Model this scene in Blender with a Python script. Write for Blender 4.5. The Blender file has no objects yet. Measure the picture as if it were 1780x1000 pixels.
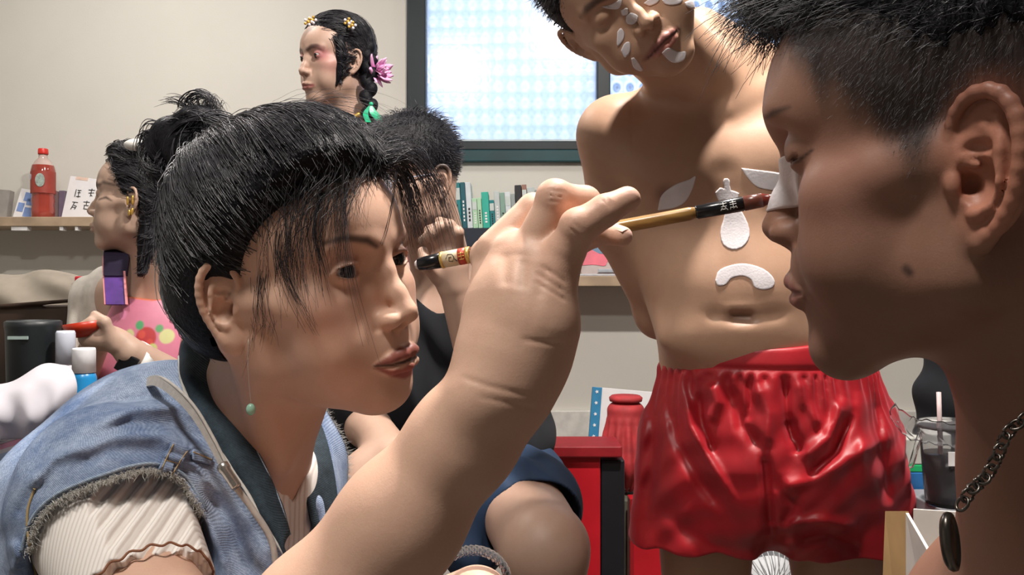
FASTM = 0
ZOOM = None
import bpy, bmesh, math, random, time
import numpy as np
from mathutils import Matrix, Vector, Euler
T0 = time.time()
scene = bpy.context.scene
COL = scene.collection
FPX = 1500.0
CAM_H = 1.06

def P(px, py, d):
    """world point seen at photo pixel (px, py) at distance d along the view axis"""
    return np.array([(px - 890.0) / FPX * d, d, CAM_H - (py - 500.0) / FPX * d])

def eul(rx, ry, rz):
    return np.array(Euler((math.radians(rx), math.radians(ry), math.radians(rz)), 'XYZ').to_matrix())

# ------------------------------------------------------------------ implicit modelling
class Frame:
    def __init__(s, R=np.eye(3), t=(0, 0, 0), sc=1.0):
        s.R = np.array(R, float); s.t = np.array(t, float); s.sc = sc
    def to_local(s, P_):
        return ((P_ - s.t) @ s.R) / s.sc
    def to_world(s, p):
        return (np.asarray(p, float) * s.sc) @ s.R.T + s.t
WORLD = Frame()

def d_ell(p, c, r, R=None):
    q = p - c
    if R is not None: q = q @ R
    q1 = q / r
    k0 = np.sqrt((q1 * q1).sum(1)); q2 = q1 / r
    k1 = np.sqrt((q2 * q2).sum(1)) + 1e-9
    return k0 * (k0 - 1.0) / k1

def d_cap(p, a, b, ra, rb, flat=None):
    pa = p - a; ba = b - a
    if flat is not None:
        n, fct = flat
        pa = pa + np.outer(pa @ n, n) * (fct - 1.0)
        ba = ba + n * (ba @ n) * (fct - 1.0)
    t = np.clip((pa @ ba) / (ba @ ba + 1e-12), 0, 1)
    q = pa - t[:, None] * ba
    d = np.sqrt((q * q).sum(1)) - (ra + (rb - ra) * t)
    return d / max(1.0, flat[1]) if flat is not None else d

def d_box(p, c, h, R, rd):
    q = p - c
    if R is not None: q = q @ R
    q = np.abs(q) - (h - rd)
    return np.sqrt((np.maximum(q, 0) ** 2).sum(1)) + np.minimum(q.max(1), 0) - rd

class Sdf:
    def __init__(s):
        s.ops = []; s.fr = WORLD; s.paints = []
    def _add(s, fn, c, rad, mode, k):
        fr = s.fr
        s.ops.append((fn, fr, fr.to_world(c), rad * fr.sc, mode, k * fr.sc))
    def ell(s, c, r, k=0.0, mode='u', rot=None, sym=False):
        c = np.array(c, float); r = np.array(r, float) * np.ones(3)
        R = eul(*rot) if rot is not None else None
        s._add(lambda p: d_ell(p, c, r, R), c, r.max(), mode, k)
        if sym:
            c2 = c * [-1, 1, 1]
            R2 = eul(rot[0], -rot[1], -rot[2]) if rot is not None else None
            s._add(lambda p: d_ell(p, c2, r, R2), c2, r.max(), mode, k)
    def cap(s, a, b, ra, rb=None, k=0.0, mode='u', flat=None, sym=False):
        a = np.array(a, float); b = np.array(b, float); rb = ra if rb is None else rb
        if flat is not None:
            n = np.array(flat[0], float); n /= np.linalg.norm(n); flat = (n, flat[1])
        s._add(lambda p: d_cap(p, a, b, ra, rb, flat), (a + b) / 2, np.linalg.norm(b - a) / 2 + max(ra, rb), mode, k)
        if sym:
            m = np.array([-1, 1, 1.0])
            f2 = None if flat is None else (flat[0] * m, flat[1])
            s.cap(a * m, b * m, ra, rb, k, mode, f2)
    def chain(s, pts, rad, k=0.0, mode='u', kk=None, flat=None, sym=False):
        """smooth tapered tube through points, as one primitive"""
        pts = [np.array(q, float) for q in pts]
        if not hasattr(rad, '__len__'): rad = [rad] * len(pts)
        if flat is not None:
            n = np.array(flat[0], float); n /= np.linalg.norm(n); flat = (n, flat[1])
        kk = (min(rad) * 0.5 if kk is None else kk)
        def fn(p, pts=pts, rad=rad, fl=flat):
            d = None
            for i in range(len(pts) - 1):
                e = d_cap(p, pts[i], pts[i + 1], rad[i], rad[i + 1], fl)
                d = e if d is None else smin(d, e, kk)
            return d
        A = np.array(pts); c = (A.min(0) + A.max(0)) / 2
        R_ = np.linalg.norm(A - c, axis=1).max() + max(rad)
        s._add(fn, c, R_, mode, k)
        if sym:
            m = np.array([-1, 1, 1.0])
            s.chain([q * m for q in pts], rad, k, mode, kk, None if flat is None else (flat[0] * m, flat[1]))
    def box(s, c, h, rd=0.0, k=0.0, mode='u', rot=None):
        c = np.array(c, float); h = np.array(h, float); R = eul(*rot) if rot is not None else None
        s._add(lambda p: d_box(p, c, h, R, rd), c, np.linalg.norm(h), mode, k)
    def disp(s, fn, c, rad):
        """add fn(local points) to the field inside a sphere"""
        s._add(fn, np.array(c, float), rad, 'd', 0.0)
    def pxridge(s, pts, amp, sig, d, dr=.12):
        """crease (amp<0) or ridge (amp>0) in the surface along a line located by photo pixels"""
        A = [np.array(q, float) for q in pts]
        C = P(*(np.array(A).mean(0)), d); rad = np.abs(np.array(A) - np.array(A).mean(0)).max() / FPX * d + 3 * sig / FPX * d + dr
        def fn(p):
            q = np.stack([890 + FPX * p[:, 0] / p[:, 1], 500 - FPX * (p[:, 2] - CAM_H) / p[:, 1]], 1); m = None; tt = None
            for i in range(len(A) - 1):
                e = A[i + 1] - A[i]; w_ = q - A[i]; t = np.clip((w_ @ e) / (e @ e), 0, 1); r = w_ - t[:, None] * e; r = (r * r).sum(1)
                u = (i + t) / (len(A) - 1)
                if m is None: m = r; tt = u
                else: b = r < m; m = np.where(b, r, m); tt = np.where(b, u, tt)
            return -amp * np.exp(-m / sig ** 2) * np.clip(np.sin(np.pi * (tt * .94 + .03)) * 2, 0, 1)
        fr = s.fr; s.fr = WORLD; s._add(fn, C, rad, 'd', 0); s.fr = fr
    def eval(s, P_, pad=0.03):
        N = len(P_); out = np.full(N, 9.0); CH = 8192
        for i in range(0, N, CH):
            p = P_[i:i + CH]; f = np.full(len(p), 9.0)
            lo = p.min(0); hi = p.max(0); loc = {}
            for fn, fr, c, rad, mode, k in s.ops:
                q = np.maximum(np.maximum(lo - c, c - hi), 0)
                if (q * q).sum() > (rad + max(pad, k) ) ** 2: continue
                key = id(fr)
                if key not in loc: loc[key] = p if fr is WORLD else fr.to_local(p)
                d = fn(loc[key]) * fr.sc
                if mode == 'u': f = smin(f, d, k)
                elif mode == 's': f = -smin(-f, d, k)
                elif mode == 'i': f = -smin(-f, -d, k)
                else: f = f + d
            out[i:i + CH] = f
        return out
    # paint = surface colour (lips, brows, body paint) and shade painted into creases and hollows
    def paint(s, kind, args, col, soft=0.1, alpha=1.0, sym=False, front=None):
        s.paints.append((kind, args, np.array(col, float), soft, alpha, s.fr, front))
        if sym:
            a2 = [np.array(x, float) * [-1, 1, 1] if np.shape(x) == (3,) and j == 0 else x for j, x in enumerate(args)]
            if kind == 'line': a2 = [[np.array(q, float) * [-1, 1, 1] for q in args[0]], args[1]]
            s.paints.append((kind, a2, np.array(col, float), soft, alpha, s.fr, front))
    def colors(s, V, base):
        C = np.tile(np.array(base, float), (len(V), 1))
        for kind, args, col, soft, alpha, fr, front in s.paints:
            p = fr.to_local(V)
            if kind == 'ell': d = d_ell(p, np.array(args[0], float), np.array(args[1], float) * np.ones(3), eul(*args[2]) if len(args) > 2 else None)
            elif kind == 'line':
                d = None; pts = [np.array(q, float) for q in args[0]]; rr = args[1]
                if not hasattr(rr, '__len__'): rr = [rr] * len(pts)
                for i in range(len(pts) - 1):
                    e = d_cap(p, pts[i], pts[i + 1], rr[i], rr[i + 1]); d = e if d is None else np.minimum(d, e)
            elif kind == 'fn': d = args[0](p)
            elif kind == 'px':   # line through photo pixels, radius in pixels, at a depth range
                q = np.stack([890 + FPX * V[:, 0] / V[:, 1], 500 - FPX * (V[:, 2] - CAM_H) / V[:, 1]], 1); d = None; pts = [np.array(z, float) for z in args[0]]
                rr = args[1] if hasattr(args[1], '__len__') else [args[1]] * len(pts)
                for i in range(len(pts) - 1):
                    e = d_cap(q, pts[i], pts[i + 1], rr[i], rr[i + 1]); d = e if d is None else np.minimum(d, e)
                d = np.where((V[:, 1] > args[2]) & (V[:, 1] < args[3]), d, 1e3)
            w = np.clip(0.5 - d / (2 * soft), 0, 1); w = w * w * (3 - 2 * w) * alpha
            C = C * (1 - w[:, None]) + col * w[:, None]
        return C

def smin(a, b, k):
    if k <= 0: return np.minimum(a, b)
    h = np.maximum(k - np.abs(a - b), 0) / k
    return np.minimum(a, b) - h * h * k * 0.25

def mesh_sdf(S, lo, hi, h, levels=4, fudge=1.7):
    """adaptive surface nets: returns vertices and quads of the zero level"""
    lo = np.array(lo, float); hi = np.array(hi, float)
    s0 = h * 2 ** levels
    n = np.ceil((hi - lo) / s0).astype(int)
    g = np.stack(np.meshgrid(*[np.arange(k) for k in n], indexing='ij'), -1).reshape(-1, 3)
    sz = 2 ** levels
    cells = g * sz
    off = np.array([[i, j, k] for i in (0, 1) for j in (0, 1) for k in (0, 1)])
    while True:
        ctr = lo + (cells + sz * 0.5) * h
        f = S.eval(ctr, pad=sz * h * 1.2 + 0.01)
        cells = cells[np.abs(f) < sz * h * 0.87 * fudge]
        if sz == 1: break
        sz //= 2
        cells = (cells[:, None, :] + off[None] * sz).reshape(-1, 3)
    M = int(max(n) * 2 ** levels + 4)
    def key(c): return (c[:, 0].astype(np.int64) * M + c[:, 1]) * M + c[:, 2]
    cor = (cells[:, None, :] + off[None]).reshape(-1, 3)
    ck = key(cor); uk, first, inv = np.unique(ck, return_index=True, return_inverse=True)
    fv = S.eval(lo + cor[first] * h)
    F8 = fv[inv].reshape(-1, 8)
    act = (F8.min(1) < 0) & (F8.max(1) >= 0)
    cells = cells[act]; F8 = F8[act]
    ed = [(0, 4), (1, 5), (2, 6), (3, 7), (0, 2), (1, 3), (4, 6), (5, 7), (0, 1), (2, 3), (4, 5), (6, 7)]
    acc = np.zeros((len(cells), 3)); cnt = np.zeros(len(cells))
    for a, b in ed:
        fa = F8[:, a]; fb = F8[:, b]; m = (fa < 0) != (fb < 0)
        t = np.where(m, fa / np.where(m, fa - fb, 1), 0)
        acc += np.where(m[:, None], off[a] + t[:, None] * (off[b] - off[a]), 0); cnt += m
    V = lo + (cells + acc / cnt[:, None]) * h
    kc = key(cells); order = np.argsort(kc); ks = kc[order]
    def find(c):
        k = key(c); i = np.searchsorted(ks, k); i = np.minimum(i, len(ks) - 1)
        ok = ks[i] == k
        return np.where(ok, order[i], -1)
    Q = []
    for ax in range(3):
        b = 7 - (4 >> ax) ; 
        u = [(1, 2), (2, 0), (0, 1)][ax]
        # edge at the cell's low corner along ax
        hi_i = 4 >> ax
        fa = F8[:, 0]; fb = F8[:, hi_i]; m = np.nonzero((fa < 0) != (fb < 0))[0]
        c = cells[m]; eu = np.zeros(3, int); ev = np.zeros(3, int); eu[u[0]] = 1; ev[u[1]] = 1
        i0 = m; i1 = find(c - eu); i2 = find(c - eu - ev); i3 = find(c - ev)
        ok = (i1 >= 0) & (i2 >= 0) & (i3 >= 0)
        q = np.stack([i0, i1, i2, i3], 1)[ok]; flip = (fa[m] >= 0)[ok]
        q[flip] = q[flip][:, ::-1]
        Q.append(q)
    Q = np.concatenate(Q)
    # pull vertices onto the surface
    for _ in range(2):
        e = h * 0.5
        f0 = S.eval(V); G = np.zeros_like(V)
        for a in range(3):
            dv = np.zeros(3); dv[a] = e
            G[:, a] = (S.eval(V + dv) - f0) / e
        gl = (G * G).sum(1) + 1e-6
        st = (f0 / gl)[:, None] * G
        L = np.sqrt((st * st).sum(1)); st *= np.minimum(1, 0.6 * h / np.maximum(L, 1e-9))[:, None]
        V = V - st
    return V, Q

def link(name, me, parent=None, mat=None):
    o = bpy.data.objects.new(name, me); COL.objects.link(o)
    if mat is not None:
        for m in (mat if isinstance(mat, (list, tuple)) else [mat]): me.materials.append(m)
    if parent is not None: o.parent = parent
    return o

def np_mesh(name, V, Q, colors=None, smooth=True, mats=None):
    me = bpy.data.meshes.new(name)
    V = np.asarray(V, np.float32); Q = np.asarray(Q, np.int32); n = Q.shape[1]
    me.vertices.add(len(V)); me.vertices.foreach_set('co', V.ravel())
    me.loops.add(Q.size); me.loops.foreach_set('vertex_index', Q.ravel())
    me.polygons.add(len(Q)); me.polygons.foreach_set('loop_start', np.arange(0, Q.size, n, dtype=np.int32))
    if mats is not None: me.polygons.foreach_set('material_index', np.asarray(mats, np.int32))
    me.update(calc_edges=True)
    me.polygons.foreach_set('use_smooth', np.full(len(Q), smooth))
    if colors is not None:
        a = me.color_attributes.new('Col', 'FLOAT_COLOR', 'POINT')
        C = np.ones((len(V), 4), np.float32); C[:, :3] = colors
        a.data.foreach_set('color', C.ravel())
    me.validate()
    return me

def sdf_obj(name, S, lo, hi, h, mat, parent=None, base=(.6, .4, .3), keep=None, fudge=1.7):
    t = time.time()
    V, Q = mesh_sdf(S, lo, hi, h, fudge=fudge)
    if keep is not None:
        kv = keep(V); Q = Q[kv[Q].all(1)]
        used = np.zeros(len(V), bool); used[Q.ravel()] = True
        remap = np.cumsum(used) - 1; V = V[used]; Q = remap[Q]
    me = np_mesh(name, V, Q, S.colors(V, base))
    print('SDF %-16s %7d verts %.1fs' % (name, len(V), time.time() - t))
    return link(name, me, parent, mat)

def empty(name, loc=(0, 0, 0)):
    o = bpy.data.objects.new(name, None); o.location = loc; COL.objects.link(o); o.empty_display_size = .05
    return o

def tag(o, label=None, cat=None, group=None, kind=None):
    if label: o['label'] = label
    if cat: o['category'] = cat
    if group: o['group'] = group
    if kind: o['kind'] = kind
    return o
# ------------------------------------------------------------------ the human head (cm, x lateral, y forward, z up)
def cmr(pts, n):
    p = np.array(pts, float); p = np.vstack([2 * p[0] - p[1], p, 2 * p[-1] - p[-2]]); out = []
    for t in np.linspace(0, len(p) - 3 - 1e-6, n):
        i = int(t); u = t - i; a, b, c, d = p[i:i + 4]
        out.append(.5 * ((2 * b) + (-a + c) * u + (2 * a - 5 * b + 4 * c - d) * u * u + (-a + 3 * b - 3 * c + d) * u ** 3))
    return np.array(out)

def head(S, o=None):
    g = dict(eye='open', jawx=0.0, chin=0.0, nose=0.0, lip=0.0, cheek=0.0, ears=(1, 1), eyew=1.0, earsc=1.0, open_=.30, mouth=0.07, tilt=0.0, eardz=0.0, brow=0.0, lid=1.46, lidz=0.0)
    g.update(o or {})
    S.ell((0, -0.6, 4.2), (7.4, 9.0, 8.3))
    S.ell((0, 3.5, 4.2), (6.1, 5.6, 5.3), k=2)
    S.ell((0, 2.4, -1.6), (5.8, 6.3, 6.6), k=2)
    S.cap((4.5 + g['jawx'], .9, -5.0), (1.3, 6.7, -8.5 - g['chin']), 1.7, 1.5, k=2, sym=True)
    S.cap((5.0 + g['jawx'] * .7, 1.0, -5.2), (5.9, .8, -.8), 1.3, 1.0, k=2, sym=True)
    S.ell((0, 7.2, -8.8 - g['chin']), (2.1, 1.6, 1.5), k=1.6)
    S.ell((0, 3.2, -6.8), (4.0, 4.6, 2.6), k=2)
    S.ell((4.4, 5.4, -0.9), (2.1, 2.3, 1.7), k=2, sym=True)
    S.cap((5.7, 3.8, -.3), (6.6, .8, .2), .8, .7, k=1.5, sym=True)
    S.ell((3.5, 5.6, -4.2), (2.4 + g['cheek'], 2.6, 2.8), k=2, sym=True)
    S.ell((0, 7.0, -4.9), (2.9, 2.6, 2.9), k=1.6)
    S.cap((1.0, 8.15, 3.0), (4.3, 6.9, 3.2), .95, .8, k=1.0, sym=True)
    if g['brow']: S.cap((-3.2, 7.6 + g['brow'], 3.3), (3.2, 7.6 + g['brow'], 3.3), 1.3, k=1.2); S.ell((0, 3.6 + g['brow'], 4.6), (6.1, 5.6, 4.8), k=2)
    # eyes
    S.ell((3.3, 9.4, 1.55), (2.1, 1.75, 1.25), k=1.4, mode='s', sym=True)
    S.ell((3.15, 7.0, 1.55), (1.5 + g['lidz'], g['lid'], 1.32 + g['lidz']), k=.35, sym=True)
    if g['eye'] == 'open':
        S.chain([(1.95, 7.7, 1.45), (2.5, 8.32, 1.50 + g['open_']), (3.4, 8.45, 1.52 + g['open_']), (4.2, 8.0, 1.42 + g['open_'] * .7), (4.75, 7.35, 1.4)], [.05, .13, .16, .14, .06], k=.15, sym=True)
        S.ell((3.15, 8.75, 1.45), (1.5 * g['eyew'], 1.6, g['open_']), k=.05, mode='s', sym=True, rot=(0, -5, 0))
        S.chain([(1.8, 8.2, 1.85), (2.5, 8.75, 2.32), (3.5, 8.65, 2.4), (4.6, 7.7, 2.0)], .08, k=.22, mode='s', sym=True)
    else:
        S.chain([(1.8, 8.0, 1.25), (2.6, 8.5, .98), (3.5, 8.5, .92), (4.5, 7.9, 1.15)], .09, k=.16, mode='s', sym=True)
        if not g['brow']: S.chain([(1.9, 8.1, 1.95), (2.7, 8.6, 2.3), (3.6, 8.5, 2.3), (4.6, 7.6, 1.9)], .1, k=.25, mode='s', sym=True)
    # nose
    n = g['nose']
    S.chain([(0, 8.25, 2.6), (0, 8.95, 1.0), (0, 9.75 + n * .5, -.8), (0, 10.55 + n, -2.15)], [.5, .55, .68, .82], k=.9, kk=.5)
    S.ell((1.15, 9.45, -2.6), (.68, .95, .66), k=.7, sym=True)
    S.cap((0, 10.5 + n, -2.7), (0, 9.3, -3.35), .38, .4, k=.35)
    S.ell((.62, 9.95 + n * .5, -3.2), (.34, .62, .36), k=.2, mode='s', rot=(25, 0, 18), sym=True)
    S.cap((2.1, 8.95, -2.2), (2.0, 8.85, -3.1), .08, .08, k=.5, mode='s', sym=True)
    # mouth
    l = g['lip']
    S.cap((0, 10.2, -3.9), (0, 10.3, -4.6), .2, .2, k=.4, mode='s')
    S.chain([(2.45, 8.55, -5.85), (1.5, 9.25 + l, -5.5), (.55, 9.68 + l, -5.3), (-.55, 9.68 + l, -5.3), (-1.5, 9.25 + l, -5.5), (-2.45, 8.55, -5.85)],
            [.2, .38, .46, .46, .38, .2], k=.35, kk=.3)
    S.chain([(2.3, 8.5, -6.0), (1.3, 9.2 + l, -6.35), (0, 9.58 + l, -6.5), (-1.3, 9.2 + l, -6.35), (-2.3, 8.5, -6.0)],
            [.2, .45, .55, .45, .2], k=.3, kk=.3)
    S.chain([(2.6, 8.7, -5.9), (1.4, 9.7 + l, -5.88), (0, 10.4 + l, -5.82), (-1.4, 9.7 + l, -5.88), (-2.6, 8.7, -5.9)], g['mouth'], k=.22, mode='s')
    S.cap((-1.1, 10.0, -7.5), (1.1, 10.0, -7.5), .55, k=1.0, mode='s')
    for sx, on in zip((1, -1), g['ears']):
        if on: ear(S, sx, g['earsc'], g['tilt'], g['eardz'])

def ear(S, sx, sc=1.0, tilt=0.0, dz=0.0):
    base = S.fr
    # ear plane: v backwards, u up, w outwards
    R = eul(0, 0, 0)
    vdir = np.array([sx * .46, -.9, -.12]); vdir /= np.linalg.norm(vdir)
    udir = np.array([sx * .12, -.2, 1.0]); udir -= vdir * (udir @ vdir); udir /= np.linalg.norm(udir)
    wdir = np.cross(vdir, udir) * (1 if np.cross(vdir, udir)[0] * sx > 0 else -1)
    Rl = np.stack([vdir, udir, wdir], 1)
    # (reflection is fine for distances)
    tl = math.radians(tilt); Rl = Rl @ np.array([[math.cos(tl), math.sin(tl), 0], [-math.sin(tl), math.cos(tl), 0], [0, 0, 1]]).T
    fr = Frame(base.R @ Rl, base.to_world((sx * 7.0, .55, -.1 + dz)), base.sc * sc)
    S.fr = fr
    S.ell((1.2, .35, .06), (1.55, 2.75, .36), k=.35)
    S.ell((.45, -.1, -.6), (1.0, 1.8, .95), k=.6)
    S.chain([(1.7, 2.1, .2), (1.85, .9, .38), (1.75, -.3, .42), (1.3, -1.25, .38), (.85, -1.6, .3)], [.2, .27, .28, .26, .22], k=.2, kk=.2)
    S.chain([(1.8, 1.2, .35), (1.2, 1.75, .2), (.7, 2.0, .1)], [.22, .2, .12], k=.2, kk=.1)
    S.chain([(.9, 2.45, .5), (1.75, 2.45, .55), (2.2, 1.6, .6), (2.22, .4, .58), (2.05, -.6, .5)], [.12, .17, .18, .17, .1], k=.16, mode='s')
    S.ell((.92, -.25, .62), (.80, 1.05, .80), k=.15, mode='s')
    S.ell((.95, .98, .48), (.55, .32, .36), k=.18, mode='s')
    S.ell((.4, -.35, .05), (.4, .42, .5), k=.15, mode='s')
    hp = cmr([(.75, .35, .15), (.2, .65, .3), (-.15, 1.4, .3), (.05, 2.3, .38), (.75, 2.98, .48), (1.7, 3.0, .56), (2.38, 2.3, .6), (2.62, 1.2, .6), (2.52, 0, .52),
             (2.15, -1.1, .36), (1.55, -2.0, .2), (.9, -2.6, .1)], 22)
    S.chain(list(hp), list(np.interp(np.linspace(0, 1, 22), np.linspace(0, 1, 12), [.16, .2, .22, .25, .28, .3, .3, .29, .28, .27, .3, .36])), k=.10, kk=.1)
    S.ell((.6, -2.3, .05), (.66, .85, .34), k=.35)
    S.ell((-.02, -.35, .42), (.3, .48, .3), k=.22)
    S.ell((.8, -1.5, .4), (.3, .22, .24), k=.18)
    S.fr = base

LM = {'nose': (0, 11.35, -2.2), 'eyeR': (-3.15, 8.4, 1.5), 'eyeL': (3.15, 8.4, 1.5), 'chin': (0, 8.2, -9.8), 'menton': (0, 7.0, -10.3),
      'earR': (-7.0, .2, -.2), 'earL': (7.0, .2, -.2), 'mouth': (0, 10.0, -5.85), 'mcR': (-2.5, 8.6, -5.9), 'mcL': (2.5, 8.6, -5.9), 'top': (0, -.6, 12.5),
      'nasion': (0, 8.9, 2.2), 'browR': (-3.2, 8.2, 3.2), 'browL': (3.2, 8.2, 3.2), 'lobeR': (-7.0, .1, -2.9), 'lobeL': (7.0, .1, -2.9), 'earTopL': (7.6, -.4, 2.9), 'earTopR': (-7.6, -.4, 2.9)}

def head_frame(yaw, pitch, roll, pos, sc=.01):
    """yaw: 0 faces -Y (the camera); + turns the face towards +X"""
    R = np.array(Euler((math.radians(pitch), math.radians(roll), math.radians(180 + yaw)), 'XYZ').to_matrix())
    return Frame(R, pos, sc)

def fit_head(marks, guess, sc=.01, extra=None, reg=0.02):
    """least squares pose from landmark pixels; guess = yaw, pitch, roll, px, py, depth of the head centre"""
    names = list(marks); L = dict(LM); L.update(extra or {})
    A = np.array([L[n] for n in names]); B = np.array([marks[n] for n in names], float)
    x = np.array(guess, float); x0 = x.copy(); scl = np.array([1, 1, 1, 5, 5, .01])
    def res(x):
        fr = head_frame(x[0], x[1], x[2], P(x[3], x[4], x[5]), sc)
        W = fr.to_world(A)
        pr = np.stack([890 + FPX * W[:, 0] / W[:, 1], 500 - FPX * (W[:, 2] - CAM_H) / W[:, 1]], 1)
        return np.concatenate([(pr - B).ravel(), reg * (x - x0)[:3] * 5])
    for _ in range(40):
        r = res(x); J = np.stack([(res(x + e * s) - r) / s for e, s in zip(np.eye(6), scl * .1)], 1)
        x = x + np.linalg.solve(J.T @ J + np.eye(6) * 1e-3, -J.T @ r)
    r = res(x)[:2 * len(names)].reshape(-1, 2)
    return x, dict(zip(names, [tuple(v.round(0)) for v in r]))
# ------------------------------------------------------------------ materials
def srgb(h):
    h = h.lstrip('#'); v = [int(h[i:i + 2], 16) / 255 for i in (0, 2, 4)]
    return tuple(((c + .055) / 1.055) ** 2.4 if c > .04045 else c / 12.92 for c in v)

class NT:
    def __init__(s, name):
        s.m = bpy.data.materials.new(name); s.m.use_nodes = True
        s.t = s.m.node_tree; s.b = s.t.nodes['Principled BSDF']; s.out = s.t.nodes['Material Output']
        s.co = s.n('ShaderNodeTexCoord').outputs['Object']
    def n(s, typ, **kw):
        nd = s.t.nodes.new(typ)
        for k, v in kw.items(): setattr(nd, k, v)
        return nd
    def l(s, a, b): s.t.links.new(a, b)
    def noise(s, scale, detail=3, rough=.5, vec=None, stretch=None, dist=0):
        v = vec or s.co
        if stretch is not None:
            mp = s.n('ShaderNodeMapping'); mp.inputs['Scale'].default_value = stretch; s.l(v, mp.inputs[0]); v = mp.outputs[0]
        nd = s.n('ShaderNodeTexNoise'); nd.inputs['Scale'].default_value = scale; nd.inputs['Detail'].default_value = detail
        nd.inputs['Roughness'].default_value = rough; nd.inputs['Distortion'].default_value = dist; s.l(v, nd.inputs['Vector']); return nd.outputs['Fac']
    def ramp(s, fac, stops):
        r = s.n('ShaderNodeValToRGB'); e = r.color_ramp.elements
        while len(e) < len(stops): e.new(.5)
        for i, (p, c) in enumerate(stops):
            e[i].position = p; e[i].color = (*c[:3], 1)
        s.l(fac, r.inputs[0]); return r.outputs[0]
    def mix(s, f, a, b, mode='MIX'):
        m = s.n('ShaderNodeMix', data_type='RGBA', blend_type=mode)
        for sock, v in ((0, f), (6, a), (7, b)):
            if hasattr(v, 'is_output') or hasattr(v, 'links'): s.l(v, m.inputs[sock])
            else: m.inputs[sock].default_value = v if sock == 0 else (*v[:3], 1)
        return m.outputs[2]
    def bump(s, h, strength=.3, dist=.001, prev=None):
        b = s.n('ShaderNodeBump'); b.inputs['Strength'].default_value = strength; b.inputs['Distance'].default_value = dist
        s.l(h, b.inputs['Height'])
        if prev is not None: s.l(prev, b.inputs['Normal'])
        return b.outputs[0]
    def set(s, **kw):
        for k, v in kw.items():
            i = s.b.inputs[k.replace('_', ' ')]
            if hasattr(v, 'links'): s.l(v, i)
            else: i.default_value = (*v[:3], 1) if isinstance(v, (tuple, list)) and len(v) == 3 and i.type == 'RGBA' else v
        return s

def plain(name, col, rough=.5, var=.12, scale=30, bump=0, metal=0, **kw):
    n = NT(name); c = tuple(col)
    f = n.noise(scale, 3)
    dark = tuple(x * (1 - var) for x in c); lite = tuple(min(1, x * (1 + var)) for x in c)
    n.set(Base_Color=n.ramp(f, [(.3, dark), (.7, lite)]), Roughness=rough, Metallic=metal)
    if bump: n.set(Normal=n.bump(n.noise(scale * 6, 2), bump, .001))
    if kw: n.set(**kw)
    return n.m

def skin(name, rough=.45, sss=.12, bump=.12, mottle=.10, spec=.45):
    n = NT(name)
    a = n.n('ShaderNodeAttribute', attribute_name='Col').outputs['Color']
    f = n.noise(60, 4, .6); g = n.noise(900, 2, .6)
    c = n.mix(mottle, a, n.ramp(f, [(.3, (.55, .3, .24)), (.7, (1, .95, .9))]), 'MULTIPLY')
    c = n.mix(.10, c, n.ramp(g, [(.3, (.5, .4, .35)), (.7, (1, 1, 1))]), 'MULTIPLY')
    b1 = n.bump(n.noise(1100, 2, .6), bump, .0006); b2 = n.bump(n.noise(160, 3, .6), bump, .001, b1)
    n.set(Base_Color=c, Roughness=rough, Normal=b2)
    n.b.inputs['Subsurface Weight'].default_value = sss
    n.b.inputs['Subsurface Radius'].default_value = (1.0, .35, .2)
    n.b.inputs['Subsurface Scale'].default_value = .006
    n.b.inputs['Specular IOR Level'].default_value = spec
    return n.m

def vcol_mat(name, rough=.7, bump=0, bscale=300, mottle=.1, **kw):
    n = NT(name)
    a = n.n('ShaderNodeAttribute', attribute_name='Col').outputs['Color']
    c = n.mix(mottle, a, n.ramp(n.noise(40, 4), [(.3, (.4, .4, .4)), (.7, (1, 1, 1))]), 'MULTIPLY')
    n.set(Base_Color=c, Roughness=rough)
    if bump: n.set(Normal=n.bump(n.noise(bscale, 3), bump, .001))
    if kw: n.set(**kw)
    return n.m

def hair_mat(name, c1=(.003, .0032, .005), c2=(.012, .012, .016), rough=.5, scale=350, stretch=(1, 1, 1), strands=False):
    n = NT(name)
    f = n.noise(scale, 3, .6, stretch=stretch)
    n.set(Base_Color=n.ramp(f, [(.35, c1), (.75, c2)]), Roughness=rough)
    n.b.inputs['Specular IOR Level'].default_value = .55 if strands else .15
    if not strands: n.set(Normal=n.bump(f, .6, .002))
    return n.m

def denim(name, a=(.10, .17, .30), b=(.42, .53, .68), dirn=(1, 0, 1), wash=18, lo=.35, hi=.68):
    n = NT(name)
    mp = n.n('ShaderNodeMapping'); mp.inputs['Rotation'].default_value = (0, .95, 0); n.l(n.co, mp.inputs[0])
    w = n.n('ShaderNodeTexWave', wave_type='BANDS', bands_direction='X'); w.inputs['Scale'].default_value = 330; w.inputs['Distortion'].default_value = .25
    w.inputs['Detail'].default_value = 2; w.inputs['Detail Scale'].default_value = 3; n.l(mp.outputs[0], w.inputs['Vector'])
    f = n.noise(wash, 6, .72); g = n.noise(900, 2, .7, stretch=(.5, 1, 1))
    c = n.ramp(f, [(lo, a), (hi, b)])
    c = n.mix(.45, c, n.ramp(w.outputs['Fac'], [(.2, (.45, .48, .56)), (.8, (1.0, 1.0, 1.0))]), 'MULTIPLY')
    c = n.mix(.55, c, n.ramp(g, [(.35, (.35, .38, .48)), (.65, (1, 1, 1))]), 'MULTIPLY')
    nb = n.bump(w.outputs['Fac'], .35, .0006); nb = n.bump(g, .25, .001, nb)
    n.set(Base_Color=c, Roughness=.85, Normal=nb)
    return n.m

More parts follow.
